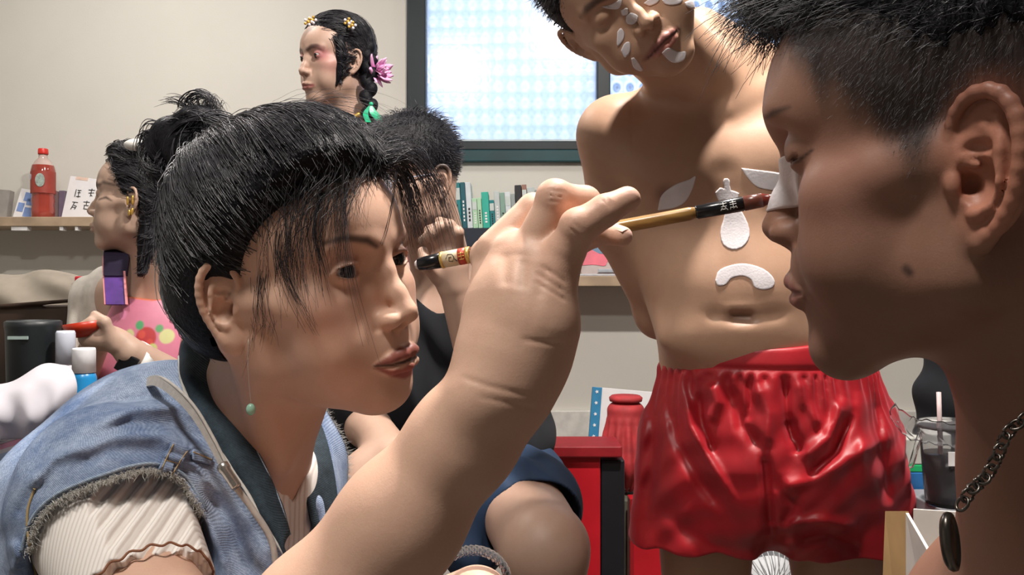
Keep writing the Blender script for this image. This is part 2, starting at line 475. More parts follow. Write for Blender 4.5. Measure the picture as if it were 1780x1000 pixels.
# ------------------------------------------------------------------ mesh helpers
def tubes(name, paths, radii, mat, parent=None, sides=3, taper=(.7, 1, .15), colors=None, smooth=True):
    """paths (N,K,3); radii scalar or (N,): thin tapered tubes joined in one mesh"""
    Pn = np.asarray(paths, float); N, K, _ = Pn.shape
    r = np.broadcast_to(np.asarray(radii, float), (N,))
    T = np.gradient(Pn, axis=1); T /= np.linalg.norm(T, axis=2, keepdims=True) + 1e-12
    ref = np.where(np.abs(T[:, :, 2:3]) < .9, np.array([0, 0, 1.0]), np.array([1.0, 0, 0]))
    U = np.cross(T, ref); U /= np.linalg.norm(U, axis=2, keepdims=True) + 1e-12; W = np.cross(T, U)
    tt = np.linspace(0, 1, K); tp = np.interp(tt, [0, .3, 1], taper)
    V = np.empty((N, K, sides, 3))
    for j in range(sides):
        a = 2 * math.pi * j / sides
        V[:, :, j] = Pn + (U * math.cos(a) + W * math.sin(a)) * (r[:, None] * tp[None])[:, :, None]
    idx = np.arange(N * K * sides).reshape(N, K, sides); Q = []
    for j in range(sides):
        k = (j + 1) % sides
        Q.append(np.stack([idx[:, :-1, j], idx[:, :-1, k], idx[:, 1:, k], idx[:, 1:, j]], -1).reshape(-1, 4))
    Q = np.concatenate(Q)
    caps = []
    if sides == 4:
        caps = [idx[:, 0, ::-1].reshape(-1, 4), idx[:, -1].reshape(-1, 4)]; Q = np.concatenate([Q] + caps)
    C = None if colors is None else np.repeat(colors, K * sides, 0)
    return link(name, np_mesh(name, V.reshape(-1, 3), Q, C, smooth), parent, mat)

def catmull(pts, n=24):
    p = np.array(pts, float); p = np.vstack([2 * p[0] - p[1], p, 2 * p[-1] - p[-2]])
    out = []; segs = len(p) - 3
    for t in np.linspace(0, segs - 1e-6, n):
        i = int(t); u = t - i; a, b, c, d = p[i:i + 4]
        out.append(.5 * ((2 * b) + (-a + c) * u + (2 * a - 5 * b + 4 * c - d) * u * u + (-a + 3 * b - 3 * c + d) * u ** 3))
    return np.array(out)

def tube(name, pts, r, mat, parent=None, n=24, sides=10, taper=(1, 1, 1), raw=False):
    p = np.array(pts, float) if raw else catmull(pts, n)
    o = tubes(name, p[None], r, mat, parent, sides, taper)
    bm = bmesh.new(); bm.from_mesh(o.data)
    be = [e for e in bm.edges if e.is_boundary]
    if be: bmesh.ops.holes_fill(bm, edges=be)
    bm.to_mesh(o.data); bm.free()
    return o

def ribbon(name, pts, w_dirs, widths, th, mat, parent=None, n=30, nrm=None):
    """flat strap: centre line pts, width direction(s)"""
    p = catmull(pts, n); wd = catmull(w_dirs, n) if np.ndim(w_dirs) == 2 else np.tile(np.array(w_dirs, float), (n, 1))
    wd /= np.linalg.norm(wd, axis=1, keepdims=True)
    T = np.gradient(p, axis=0); T /= np.linalg.norm(T, axis=1, keepdims=True); N_ = np.cross(T, wd); N_ /= np.linalg.norm(N_, axis=1, keepdims=True)
    w = np.interp(np.linspace(0, 1, n), np.linspace(0, 1, len(widths)) if hasattr(widths, '__len__') else [0, 1], widths if hasattr(widths, '__len__') else [widths] * 2)[:, None]
    R = [p - wd * w / 2 - N_ * th / 2, p + wd * w / 2 - N_ * th / 2, p + wd * w / 2 + N_ * th / 2, p - wd * w / 2 + N_ * th / 2]
    V = np.stack(R, 1).reshape(-1, 3); idx = np.arange(n * 4).reshape(n, 4)
    Q = [np.stack([idx[:-1, j], idx[:-1, (j + 1) % 4], idx[1:, (j + 1) % 4], idx[1:, j]], -1) for j in range(4)] + [idx[:1, ::-1], idx[-1:]]
    return link(name, np_mesh(name, V, np.concatenate(Q), smooth=False), parent, mat)

def sheet(name, rows, mat, parent=None, th=.001, sub=1, smooth=True):
    """grid of points (rows x cols x 3) turned into a thin solid sheet"""
    A = np.array(rows, float); R, C, _ = A.shape
    idx = np.arange(R * C).reshape(R, C)
    Q = np.stack([idx[:-1, :-1], idx[:-1, 1:], idx[1:, 1:], idx[1:, :-1]], -1).reshape(-1, 4)
    o = link(name, np_mesh(name, A.reshape(-1, 3), Q, smooth=smooth), parent, mat)
    if sub:
        m = o.modifiers.new('sub', 'SUBSURF'); m.levels = sub; m.render_levels = sub
    m = o.modifiers.new('th', 'SOLIDIFY'); m.thickness = th; m.offset = 0
    return o

def box(name, lo, hi, mat, parent=None, bev=0.002, seg=2, rot=None, smooth=False):
    lo = np.array(lo, float); hi = np.array(hi, float); c = (lo + hi) / 2; h = (hi - lo) / 2
    bm = bmesh.new(); bmesh.ops.create_cube(bm, size=2)
    for v in bm.verts: v.co = Vector((v.co.x * h[0], v.co.y * h[1], v.co.z * h[2]))
    if bev: bmesh.ops.bevel(bm, geom=bm.edges[:], offset=min(bev, h.min() * .9), segments=seg, affect='EDGES', profile=.5)
    if rot is not None: bmesh.ops.rotate(bm, verts=bm.verts, matrix=Euler([math.radians(a) for a in rot]).to_matrix())
    bmesh.ops.translate(bm, verts=bm.verts, vec=Vector(c))
    me = bpy.data.meshes.new(name); bm.to_mesh(me); bm.free()
    return link(name, me, parent, mat)

def lathe(name, prof, base, mat, parent=None, seg=40, axis=None, smooth=True, sx=1):
    """profile [(r, h)...] turned about an axis through base"""
    bm = bmesh.new(); rings = []
    ax = Vector(axis).normalized() if axis is not None else Vector((0, 0, 1))
    q = Vector((0, 0, 1)).rotation_difference(ax).to_matrix()
    for r, h in prof:
        if r < 1e-6: rings.append([bm.verts.new(Vector(base) + q @ Vector((0, 0, h)))])
        else: rings.append([bm.verts.new(Vector(base) + q @ Vector((r * sx * math.cos(2 * math.pi * i / seg), r * math.sin(2 * math.pi * i / seg), h))) for i in range(seg)])
    for a, b in zip(rings[:-1], rings[1:]):
        for i in range(seg):
            j = (i + 1) % seg
            if len(a) == 1 and len(b) == 1: continue
            if len(a) == 1: bm.faces.new((a[0], b[i], b[j]))
            elif len(b) == 1: bm.faces.new((a[i], b[0], a[j]))
            else: bm.faces.new((a[i], b[i], b[j], a[j]))
    bmesh.ops.recalc_face_normals(bm, faces=bm.faces)
    for f in bm.faces: f.smooth = smooth
    me = bpy.data.meshes.new(name); bm.to_mesh(me); bm.free()
    return link(name, me, parent, mat)

def sphere(name, c, r, mat, parent=None, seg=24, scale=(1, 1, 1)):
    bm = bmesh.new(); bmesh.ops.create_uvsphere(bm, u_segments=seg, v_segments=seg // 2, radius=r)
    for v in bm.verts: v.co = Vector((v.co.x * scale[0], v.co.y * scale[1], v.co.z * scale[2])) + Vector(c)
    for f in bm.faces: f.smooth = True
    me = bpy.data.meshes.new(name); bm.to_mesh(me); bm.free()
    return link(name, me, parent, mat)

def poly_prism(name, pts, th, mat, parent=None, M=None, bev=0):
    """flat outline pts (2D) extruded by th, placed by matrix M"""
    bm = bmesh.new(); vs = [bm.verts.new((x, y, 0)) for x, y in pts]
    f = bm.faces.new(vs); r = bmesh.ops.extrude_face_region(bm, geom=[f])
    bmesh.ops.translate(bm, verts=[g for g in r['geom'] if isinstance(g, bmesh.types.BMVert)], vec=(0, 0, th))
    bmesh.ops.recalc_face_normals(bm, faces=bm.faces)
    if bev: bmesh.ops.bevel(bm, geom=bm.edges[:], offset=bev, segments=2, affect='EDGES')
    me = bpy.data.meshes.new(name); bm.to_mesh(me); bm.free()
    if M is not None: me.transform(M)
    return link(name, me, parent, mat)

def decal(name, outline_px, surf, mat, parent, th=.0012, res=14):
    """patch of paint lying on a surface mesh: outline in photo pixels, dropped onto surf along the view"""
    from mathutils.bvhtree import BVHTree
    me = surf.data; key = '_bvh'
    if surf.name not in BVH: BVH[surf.name] = BVHTree.FromPolygons([v.co for v in me.vertices], [p.vertices for p in me.polygons])
    bvh = BVH[surf.name]
    out = catmull(list(outline_px) + [outline_px[0]], 48)[:-1]
    c = out.mean(0); rows = []
    for k in range(res + 1):
        q = c + (out - c) * (k / res if k else .001)
        row = []
        for x, y in q:
            d = Vector(P(x, y, 1.0)) - Vector((0, 0, CAM_H)); d.normalize()
            loc, nrm, _, _ = bvh.ray_cast(Vector((0, 0, CAM_H)), d)
            if loc is None: row.append(None); continue
            edge = th * (1 if k < res else .1)
            row.append(np.array(loc) - np.array(d) * edge * .7 + np.array(nrm) * edge * .3)
        rows.append(row)
    V = []; ids = {}; F = []
    for i, r_ in enumerate(rows):
        for j, v in enumerate(r_):
            if v is not None: ids[i, j] = len(V); V.append(v)
    n = len(out)
    for i in range(len(rows) - 1):
        for j in range(n):
            q = [(i, j), (i, (j + 1) % n), (i + 1, (j + 1) % n), (i + 1, j)]
            if all(a in ids for a in q): 
                ps = [V[ids[a]] for a in q]
                if max(np.linalg.norm(ps[0] - ps[2]), np.linalg.norm(ps[1] - ps[3])) < .03: F.append([ids[a] for a in q])
    return link(name, np_mesh(name, V, F), parent, mat)
BVH = {}
# ------------------------------------------------------------------ camera, room
cam = bpy.data.cameras.new('camera'); cam.sensor_width = 36; cam.lens = FPX / 1780 * 36; cam.clip_start = .02
co = bpy.data.objects.new('camera', cam); COL.objects.link(co); co.location = (0, 0, CAM_H); co.rotation_euler = (math.pi / 2, 0, 0)
scene.camera = co
WY = 3.10  # the wall with the window
def struct(o): o['kind'] = 'structure'; return o
def wall_mat(name, c):
    n = NT(name); f = n.noise(3, 4); g = n.noise(220, 3)
    n.set(Base_Color=n.ramp(f, [(.3, tuple(x * .96 for x in c)), (.7, tuple(min(1, x * 1.02) for x in c))]), Roughness=.85, Normal=n.bump(g, .12, .002)); return n.m
m_wall = wall_mat('wall_paint', (.66, .64, .585)); m_wall2 = wall_mat('fill_cutting_wall', (.16, .15, .14)); m_ceil = wall_mat('ceiling_paint', (.7, .7, .68))  # unseen right and front walls darkened to cut fill light
nf = NT('floor_tiles'); br = nf.n('ShaderNodeTexBrick'); br.inputs['Scale'].default_value = 2; br.offset = 0
br.inputs['Color1'].default_value = (.15, .13, .11, 1); br.inputs['Color2'].default_value = (.18, .155, .13, 1); br.inputs['Mortar'].default_value = (.2, .19, .18, 1)
br.inputs['Mortar Size'].default_value = .008; nf.l(nf.co, br.inputs['Vector']); nf.set(Base_Color=br.outputs[0], Roughness=.4)
X0, X1, Y0, Z1 = -2.7, 2.9, -2.2, 2.7
struct(box('floor', (X0 - .1, Y0 - .1, -.1), (X1 + .1, WY + .1, 0), nf.m, bev=0))
struct(box('ceiling', (X0 - .1, Y0 - .1, Z1), (X1 + .1, WY + .1, Z1 + .1), m_ceil, bev=0))
struct(box('wall_left', (X0 - .1, Y0, 0), (X0, WY, Z1), m_wall, bev=0))
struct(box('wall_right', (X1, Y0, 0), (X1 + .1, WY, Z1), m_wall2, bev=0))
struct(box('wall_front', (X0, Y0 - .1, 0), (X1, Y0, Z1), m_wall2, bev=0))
# back wall with the window opening
wx0, wz0 = P(708, 283, WY)[0], P(708, 283, WY)[2]
wx1 = wx0 + 1.62; wz1 = 2.35
bm = bmesh.new()
def qb(lo, hi):
    r = bmesh.ops.create_cube(bm, size=1)
    for v in r['verts']:
        v.co = Vector([(lo[i] + hi[i]) / 2 + v.co[i] * (hi[i] - lo[i]) for i in range(3)])
qb((X0, WY, 0), (wx0, WY + .14, Z1)); qb((wx1, WY, 0), (X1, WY + .14, Z1)); qb((wx0, WY, 0), (wx1, WY + .14, wz0)); qb((wx0, WY, wz1), (wx1, WY + .14, Z1))
me = bpy.data.meshes.new('wall_back'); bm.to_mesh(me); bm.free(); struct(link('wall_back', me, None, m_wall))
struct(box('baseboard_back', (X0, WY - .022, 0), (X1, WY, .62), plain('skirting_panel', (.62, .6, .56), .6), bev=.004))
# window
m_frame = plain('dark_window_frame', (.004, .013, .018), .45, .2, 12)
m_frame2 = plain('teal_window_rail', (.004, .050, .060), .35, .3, 6)
win = struct(empty('window_1', (0, 0, 0)))
def fx(px): return P(px, 0, WY)[0]
def fz(py): return P(0, py, WY)[2]
yb, yf = WY + .06, WY - .025
box('frame', (wx0, yf, wz0), (fx(741), yb, wz1), m_frame, win, .004)
box('frame', (wx1 - .06, yf, wz0), (wx1, yb, wz1), m_frame, win, .004)
box('frame', (wx0, yf, wz1 - .06), (wx1, yb, wz1), m_frame, win, .004)
box('bottom_rail', (fx(741), yf, wz0), (wx1 - .06, yb, fz(262)), m_frame2, win, .004)
box('bottom_rail', (fx(741), yf + .012, fz(262)), (wx1 - .06, yb - .01, fz(246)), m_frame, win, .004)
box('bottom_rail', (fx(741), yf + .008, fz(264)), (wx1 - .06, yf + .02, fz(262)), plain('worn_rail_edge', (.2, .42, .45), .4), win, .001)
box('mullion', (fx(1037), yf + .005, fz(246)), (fx(1060), yb, wz1 - .06), m_frame, win, .004)
m_gk = plain('white_gasket', (.6, .7, .75), .5)
box('gasket', (fx(743), yf + .02, fz(246)), (fx(1037), yf + .03, fz(242.5)), m_gk, win, .001)
ng = NT('patterned_glass')
mp = ng.n('ShaderNodeMapping'); mp.inputs['Scale'].default_value = (1, 1, .8); ng.l(ng.co, mp.inputs[0])
vo = ng.n('ShaderNodeTexVoronoi', feature='F1'); vo.inputs['Scale'].default_value = 21; vo.inputs['Randomness'].default_value = 0; ng.l(mp.outputs[0], vo.inputs['Vector'])
mp2 = ng.n('ShaderNodeMapping'); mp2.inputs['Scale'].default_value = (1, 1, .8); mp2.inputs['Location'].default_value = (.024, 0, .03); ng.l(ng.co, mp2.inputs[0])
vo2 = ng.n('ShaderNodeTexVoronoi', feature='F1', distance='CHEBYCHEV'); vo2.inputs['Scale'].default_value = 42; vo2.inputs['Randomness'].default_value = 0; ng.l(mp2.outputs[0], vo2.inputs['Vector'])
h1 = ng.ramp(vo.outputs['Distance'], [(.14, (1, 1, 1)), (.27, (0, 0, 0)), (.44, (.6,) * 3), (.62, (.35,) * 3)])
h2 = ng.ramp(vo2.outputs['Distance'], [(.2, (1, 1, 1)), (.5, (0, 0, 0))])
hh = ng.mix(.06, h1, h2); 
hh = ng.mix(.12, hh, ng.noise(90, 3))
cc = ng.ramp(hh, [(.06, (.20, .26, .38)), (.30, (.62, .70, .84)), (.66, (1, 1, 1))])
tr = ng.n('ShaderNodeBsdfTranslucent'); ng.l(cc, tr.inputs[0])
gl = ng.n('ShaderNodeBsdfGlossy'); gl.inputs['Roughness'].default_value = .15
nb = ng.bump(hh, .25, .006); ng.l(nb, gl.inputs['Normal']); ng.l(nb, tr.inputs['Normal'])
rf = ng.n('ShaderNodeBsdfRefraction'); rf.inputs['Roughness'].default_value = .35; rf.inputs['IOR'].default_value = 1.3; ng.l(cc, rf.inputs[0]); ng.l(nb, rf.inputs['Normal'])
m1 = ng.n('ShaderNodeMixShader'); m1.inputs[0].default_value = .5; ng.l(tr.outputs[0], m1.inputs[1]); ng.l(rf.outputs[0], m1.inputs[2])
m2 = ng.n('ShaderNodeMixShader'); m2.inputs[0].default_value = .06; ng.l(m1.outputs[0], m2.inputs[1]); ng.l(gl.outputs[0], m2.inputs[2])
ng.l(m2.outputs[0], ng.out.inputs['Surface'])
box('pane', (fx(741) - .01, WY + .02, fz(246) - .01), (fx(1037) + .01, WY + .026, wz1 - .055), ng.m, win, 0)
box('pane', (fx(1060) - .01, WY + .03, fz(246) - .01), (wx1 - .05, WY + .036, wz1 - .055), ng.m, win, 0)
# daylight outside: the sky
w = bpy.data.worlds.new('daylight'); scene.world = w; w.use_nodes = True
wn = w.node_tree; bg = wn.nodes['Background']
tc = wn.nodes.new('ShaderNodeTexCoord'); sp = wn.nodes.new('ShaderNodeSeparateXYZ'); wr = wn.nodes.new('ShaderNodeValToRGB')
wn.links.new(tc.outputs['Generated'], sp.inputs[0]); wn.links.new(sp.outputs['Z'], wr.inputs[0]); wn.links.new(wr.outputs[0], bg.inputs[0])
e = wr.color_ramp.elements; e[0].position = 0; e[0].color = (.50, .60, .82, 1); e[1].position = .35; e[1].color = (.86, .94, 1, 1)
bg.inputs[1].default_value = 1.95
# lamps on the ceiling, with an added fill
def lamp(name, loc, power, size, col=(1, .95, .88), target=None, spread=math.pi):
    l = bpy.data.lights.new(name, 'AREA'); l.shape = 'DISK'; l.energy = power; l.size = size; l.color = col; l.spread = spread
    o = bpy.data.objects.new(name, l); COL.objects.link(o); o.location = loc
    if target is not None: o.rotation_euler = (Vector(target) - Vector(loc)).to_track_quat('-Z', 'Y').to_euler()
    return o
lamp('ceiling_lamp', (.34, .96, Z1 - .03), 52, .12, (1, .93, .86))
lamp('ceiling_lamp', (-1.2, 2.2, Z1 - .03), 15, .3, (1, .95, .9))
lamp('ceiling_lamp', (1.3, 2.3, Z1 - .03), 5, .4, (1, .97, .93))  # unseen fill lamp added at the back right
lamp('ceiling_lamp', (-.42, -.12, Z1 - .03), 25, .3, (1, .94, .87))
scene.view_settings.view_transform = 'Standard'; scene.view_settings.look = 'None'
scene.view_settings.exposure = .45; scene.view_settings.gamma = 1; scene.view_settings.use_curve_mapping = False
scene.cycles.use_denoising = True
try: scene.cycles.denoiser = 'OPENIMAGEDENOISE'
except Exception: pass
scene.cycles.max_bounces = 6; scene.cycles.diffuse_bounces = 3; scene.cycles.transmission_bounces = 6; scene.cycles.transparent_max_bounces = 8
scene.cycles.sample_clamp_indirect = 6

if ZOOM:
    zx0, zy0, zx1, zy1 = ZOOM; zw = zx1 - zx0
    cam.lens *= 1780 / zw; cam.shift_x = ((zx0 + zx1) / 2 - 890) / zw; cam.shift_y = -((zy0 + zy1) / 2 - 500) / zw
# ------------------------------------------------------------------ the woman painting
SK = (.70, .45, .335)
rng = np.random.default_rng(7)
m_skinG = skin('fair_skin', .5, .12)
m_hair = hair_mat('black_hair'); m_strand = hair_mat('black_hair_strands', (.012, .012, .016), (.085, .082, .095), .38, 60, strands=True)  # strand colour lightened to carry grey highlights
GF = head_frame(61.7, 1.5, 10.5, P(518, 498, .670), .0097)
girl = empty('person', P(450, 1300, .72)); girl_loc = np.array(girl.location)
S = Sdf(); S.fr = GF
head(S, dict(eye='open', tilt=14, cheek=.1, lip=.1, open_=.50, nose=-.25, jawx=-.35, mouth=.08, chin=-.45))
# colour of lips, brows, lids; shade painted in mouth seam and nostrils
LIP = (.36, .085, .07)
S.paint('px', [[(656, 634), (676, 627), (697, 615), (718, 609)], [2.5, 7, 11, 12], .5, .67], (.27, .075, .06), 3, .95)
S.paint('px', [[(656, 641), (680, 649), (702, 650), (718, 640)], [2, 6, 9, 9], .5, .67], (.38, .10, .08), 3, .95)
S.paint('px', [[(652, 637), (682, 635), (700, 630), (722, 622)], [1.5, 2.2, 3, 3], .5, .67], (.05, .015, .015), 2, .95)
S.paint('line', [[(1.7, 8.3, 1.45), (2.4, 8.7, 1.95), (3.4, 8.75, 2.03), (4.3, 8.2, 1.8), (5.1, 7.3, 1.6)], [.06, .13, .15, .14, .06]], (.02, .012, .012), .10, .95, sym=True)
S.paint('line', [[(2.0, 8.3, 1.1), (3.1, 8.6, .9), (4.3, 8.0, 1.15)], .07], (.14, .06, .05), .12, .7, sym=True)
S.paint('ell', [(3.3, 8.3, 2.1), (1.9, 1.2, .8)], (.42, .22, .16), .8, .5, sym=True)
S.paint('ell', [(4.6, 6.6, -1.5), (2.2, 2, 2)], (.66, .32, .24), 1.5, .35, sym=True)
S.paint('ell', [(.62, 9.95, -3.25), (.36, .6, .34)], (.08, .03, .025), .14, .9, sym=True)
S.paint('ell', [(0, 1, 0), (3, 30, 30)], SK, .1, 0)
# neck and chest
S.fr = WORLD
nk0 = GF.to_world((0, -2.0, -4)); nk1 = P(412, 835, .725)
S.cap(nk0, nk1, .049, .051, k=.015)
S.cap(nk1, P(420, 1000, .745), .05, .068, k=.03)
S.cap(nk1, P(240, 900, .64), .040, .034, k=.02)
S.cap(GF.to_world((6.2, -.6, -3.2)), P(478, 800, .672), .009, .010, k=.022)
# arm
el = P(440, 1240, .475); wr = P(876, 672, .452)
A0 = P(213, 950, .590); A1 = P(262, 1062, .543); ad = (A1 - A0) / np.linalg.norm(A1 - A0)
sh = A0 - ad * .03
S.chain([sh, A1, el], [.0375, .0335, .0365], k=.015, kk=.008)
fd = (wr - el) / np.linalg.norm(wr - el)
S.chain([el, el + (wr - el) * .28, el + (wr - el) * .6, el + (wr - el) * .85, wr], [.0385, .0385, .0315, .0265, .0245], k=.012, kk=.015)
S.ell(P(832, 690, .432), (.010, .008, .010), k=.022)
# hand
def H(x, y, d): return P(x, y, d)
S.chain([wr, H(884, 610, .450), H(905, 520, .452), H(915, 455, .455)], [.0245, .0245, .0215, .0155], k=.012, kk=.01)
S.chain([H(868, 630, .458), H(864, 540, .464), H(858, 448, .474)], [.019, .0165, .0115], k=.012)
S.chain([H(872, 630, .452), H(888, 520, .454), H(893, 440, .460)], [.020, .016, .0110], k=.008)
S.chain([H(890, 640, .448), H(920, 540, .445), H(930, 450, .446)], [.020, .017, .0110], k=.008)
S.chain([H(902, 650, .446), H(946, 560, .440), H(966, 470, .438)], [.020, .0170, .0118], k=.008)
S.ell(H(938, 600, .448), (.016, .017, .022), k=.012)
# middle finger, behind the ring finger
S.chain([H(864, 436, .470), H(928, 366, .472), H(1000, 384, .480), H(1030, 404, .482)], [.0118, .0094, .0082, .0068], k=.003, kk=.002)
# index
S.chain([H(850, 446, .482), H(912, 392, .497), H(990, 400, .505), H(1045, 402, .503)], [.0110, .0088, .0078, .0066], k=.004, kk=.002)
# ring finger
S.chain([H(922, 446, .452), H(966, 348, .445), H(1016, 352, .455), H(1034, 372, .462), H(1020, 402, .468)], [.0118, .0094, .0088, .0080, .0066], k=.003, kk=.0015)
S.ell(H(964, 341, .444), (.0090, .0085, .0086), k=.004)
S.chain([H(1012, 366, .468), H(972, 402, .472)], [.0070, .0056], k=.001)
# little finger
S.chain([H(966, 470, .440), H(982, 438, .436), H(1006, 396, .430), H(1052, 366, .430), H(1090, 346, .432)], [.0120, .0102, .0092, .0080, .0062], k=.003, kk=.002)
S.ell(H(1003, 391, .4285), (.0082, .0080, .0080), k=.003)
S.ell(H(1090, 347, .4335), (.0062, .0050, .0050), k=.003)
# thumb coming up from the palm behind
S.chain([H(880, 600, .470), H(915, 510, .500), H(985, 425, .503), H(1040, 402, .490), H(1082, 411, .478)], [.017, .0135, .0098, .0078, .0056], k=.006, kk=.004)
# knuckle creases, tendons, wrinkles
for pts, am, sg in [([(952, 331), (985, 335)], -.0006, 2), ([(948, 339), (982, 343)], -.0007, 2), ([(950, 348), (975, 351)], -.0005, 2), ([(1014, 402), (998, 388)], -.0008, 2), ([(1006, 408), (990, 396)], -.0006, 2),
                    ([(1046, 345), (1062, 362)], -.0006, 2), ([(1052, 342), (1067, 357)], -.0005, 2), ([(800, 655), (850, 672), (930, 690)], -.0005, 5), ([(830, 690), (880, 700), (935, 712)], -.0004, 5),
                    ([(940, 462), (985, 492)], -.0007, 3), ([(930, 474), (982, 508)], -.0006, 3), ([(930, 490), (985, 524)], -.0006, 3), ([(905, 590), (985, 600)], -.0006, 5),
                    ([(896, 430), (893, 500), (885, 570)], .0003, 12), ([(930, 440), (920, 500), (905, 580)], .0003, 12), ([(856, 440), (862, 500), (868, 570)], .0003, 12), ([(968, 465), (950, 520), (925, 590)], .0002, 12),
                    ([(878, 440), (880, 500)], -.0005, 10), ([(912, 450), (906, 505)], -.0005, 10), ([(948, 468), (936, 520)], -.0004, 10)]:
    S.pxridge(pts, am, sg, .44, .035)
S.paint('px', [[(560, 424), (600, 413), (638, 418), (654, 428)], [3, 6, 6, 4], .5, .66], (.03, .02, .018), 5, .85)
S.paint('px', [[(700, 424), (712, 409), (724, 402)], [3, 5, 4], .5, .70], (.03, .02, .018), 5, .85)
S.paint('ell', [P(1089, 340, .4295), (.0055, .004, .0035)], (.80, .52, .44), .001, .8)
S.paint('ell', [P(1094, 408, .476), (.004, .004, .003)], (.80, .55, .48), .001, .7)
for c_ in [(966, 336, .440), (1004, 392, .425), (1055, 362, .427), (900, 430, .45), (970, 460, .43)]:
    S.paint('ell', [P(*c_), (.010,) * 3], (.66, .36, .27), .010, .35)
S.cap(P(690, 1120, .64), P(828, 1045, .60), .032, .024, k=.02)
lo = np.array([-.36, .40, .66]); hi = np.array([.08, .82, 1.24])
girl_body = sdf_obj('body', S, lo, hi, .0013 if not FASTM else .0022, m_skinG, girl, SK)
girl_body.location = -girl_loc
def adopt(o, root, loc):
    """keep world placement of a mesh built in world space under an empty"""
    o.location = -np.array(loc); return o
# eyes
m_eye = vcol_mat('eye', .08, mottle=0)
def eyeball(fr, c, r, gaze, root, loc, iris=(.012, .008, .008), white=(.50, .46, .44)):
    c = np.array(c, float); g = np.array(gaze, float); g /= np.linalg.norm(g)
    bm = bmesh.new(); bmesh.ops.create_icosphere(bm, subdivisions=5, radius=r)
    V = np.array([v.co[:] for v in bm.verts]); F = np.array([[v.index for v in f.verts] for f in bm.faces]); bm.free()
    cs = (V / r) @ g; V = V * (1 + np.clip(cs - .86, 0, 1)[:, None] * .35)
    C = np.where((cs > .84)[:, None], np.array(iris), np.array(white))
    C = np.where((cs > .965)[:, None], np.array((.002, .002, .002)), C)
    o = link('eye', np_mesh('eye', fr.to_world(V + c), F, C), root, m_eye); adopt(o, root, loc); return o
for sx in (1, -1):
    eyeball(GF, (sx * 3.15, 6.98, 1.45), 1.25, (.22, 1, .0), girl, girl_loc)
# teeth glint in the parted mouth
adopt(sphere('teeth', GF.to_world((-.2, 9.55, -5.85)), .0028, plain('tooth_enamel', (.8, .78, .74), .2), girl, scale=(1.3, 1, .6)), girl, girl_loc)
# ---- hair
def surf_paths(SH, starts, target, K=12, lift=0, sag=None, pw=1.0):
    t = np.linspace(0, 1, K)[None, :, None] ** pw
    p = starts[:, None, :] * (1 - t) + target[:, None, :] * t
    if sag is not None:
        m = (starts + target) / 2 - sag; m /= np.linalg.norm(m, axis=1, keepdims=True)
        p = p + (m * np.linalg.norm(starts - target, axis=1, keepdims=True) * .42)[:, None, :] * np.sin(np.pi * t)
    q = p.reshape(-1, 3)
    for _ in range(4):
        f = SH.eval(q, pad=.3); G = np.zeros_like(q); e = .001
        for a in range(3):
            d = np.zeros(3); d[a] = e; G[:, a] = (SH.eval(q + d, pad=.3) - f) / e
        G /= np.linalg.norm(G, axis=1, keepdims=True) + 1e-9
        q = q - (np.clip(f - lift, -.03, .03))[:, None] * G
    return q.reshape(p.shape)
def surf_fix(SH, p, lift):
    q = p.reshape(-1, 3)
    for _ in range(2):
        f = SH.eval(q, pad=.3); G = np.zeros_like(q); e = .001
        for a in range(3):
            d = np.zeros(3); d[a] = e; G[:, a] = (SH.eval(q + d, pad=.3) - f) / e
        G /= np.linalg.norm(G, axis=1, keepdims=True) + 1e-9
        q = q - (np.clip(f - lift, -.03, .0))[:, None] * G
    return q.reshape(p.shape)
def smooth_paths(p, n=2):
    for _ in range(n): p[:, 1:-1] = (p[:, :-2] + 2 * p[:, 1:-1] + p[:, 2:]) / 4
    return p
bun = P(345, 262, .745)
bl = GF.to_local(bun)
SH = Sdf(); SH.fr = GF
SH.ell((0, -1.1, 4.7), (8.2, 9.0, 8.6))
SH.ell((0, 3.6, 8.8), (5.6, 5.2, 4.4), k=2.5)
SH.ell((2.5, 5.8, 8.4), (4.0, 3.2, 3.0), k=2)
SH.ell((0, -5.0, -.2), (6.6, 4.9, 5.8), k=3)
SH.ell((4.8, -3.3, .5), (3.2, 4.4, 5.2), k=2, sym=True)
SH.ell((5.3, 1.5, 5.5), (2.9, 4.5, 4.2), k=2, sym=True)
SH.ell((5.9, 2.2, 2.4), (1.8, 2.6, 3.0), k=1.5, sym=True)
SH._add(lambda p: (p[:, 1] * .84 - p[:, 2] * .54 - 2.35 + .05 * p[:, 0] ** 2), (0, 0, 0), 40, 'i', .8)
SH.ell((8.2, -.1, -.7), (2.2, 1.75, 2.9), k=.4, mode='s', sym=True)
SH.cap((8.4, .9, -.4), (8.4, 1.5, -3), 2.0, 2.2, k=.4, mode='s', sym=True)
SH._add(lambda p: np.where(p[:, 1] > -2.4, -p[:, 2] - 1.6 - np.clip(-1.6 - p[:, 1], -5, 5) * 1.0, -p[:, 2] - 5.6), (0, 0, 0), 40, 'i', .6)
SH.fr = WORLD
hl, hh_ = GF.t - .17, GF.t + .19
hair_root = adopt(sdf_obj('hair', SH, hl, hh_, .0022 if not FASTM else .004, m_hair, girl, (0, 0, 0)), girl, girl_loc)
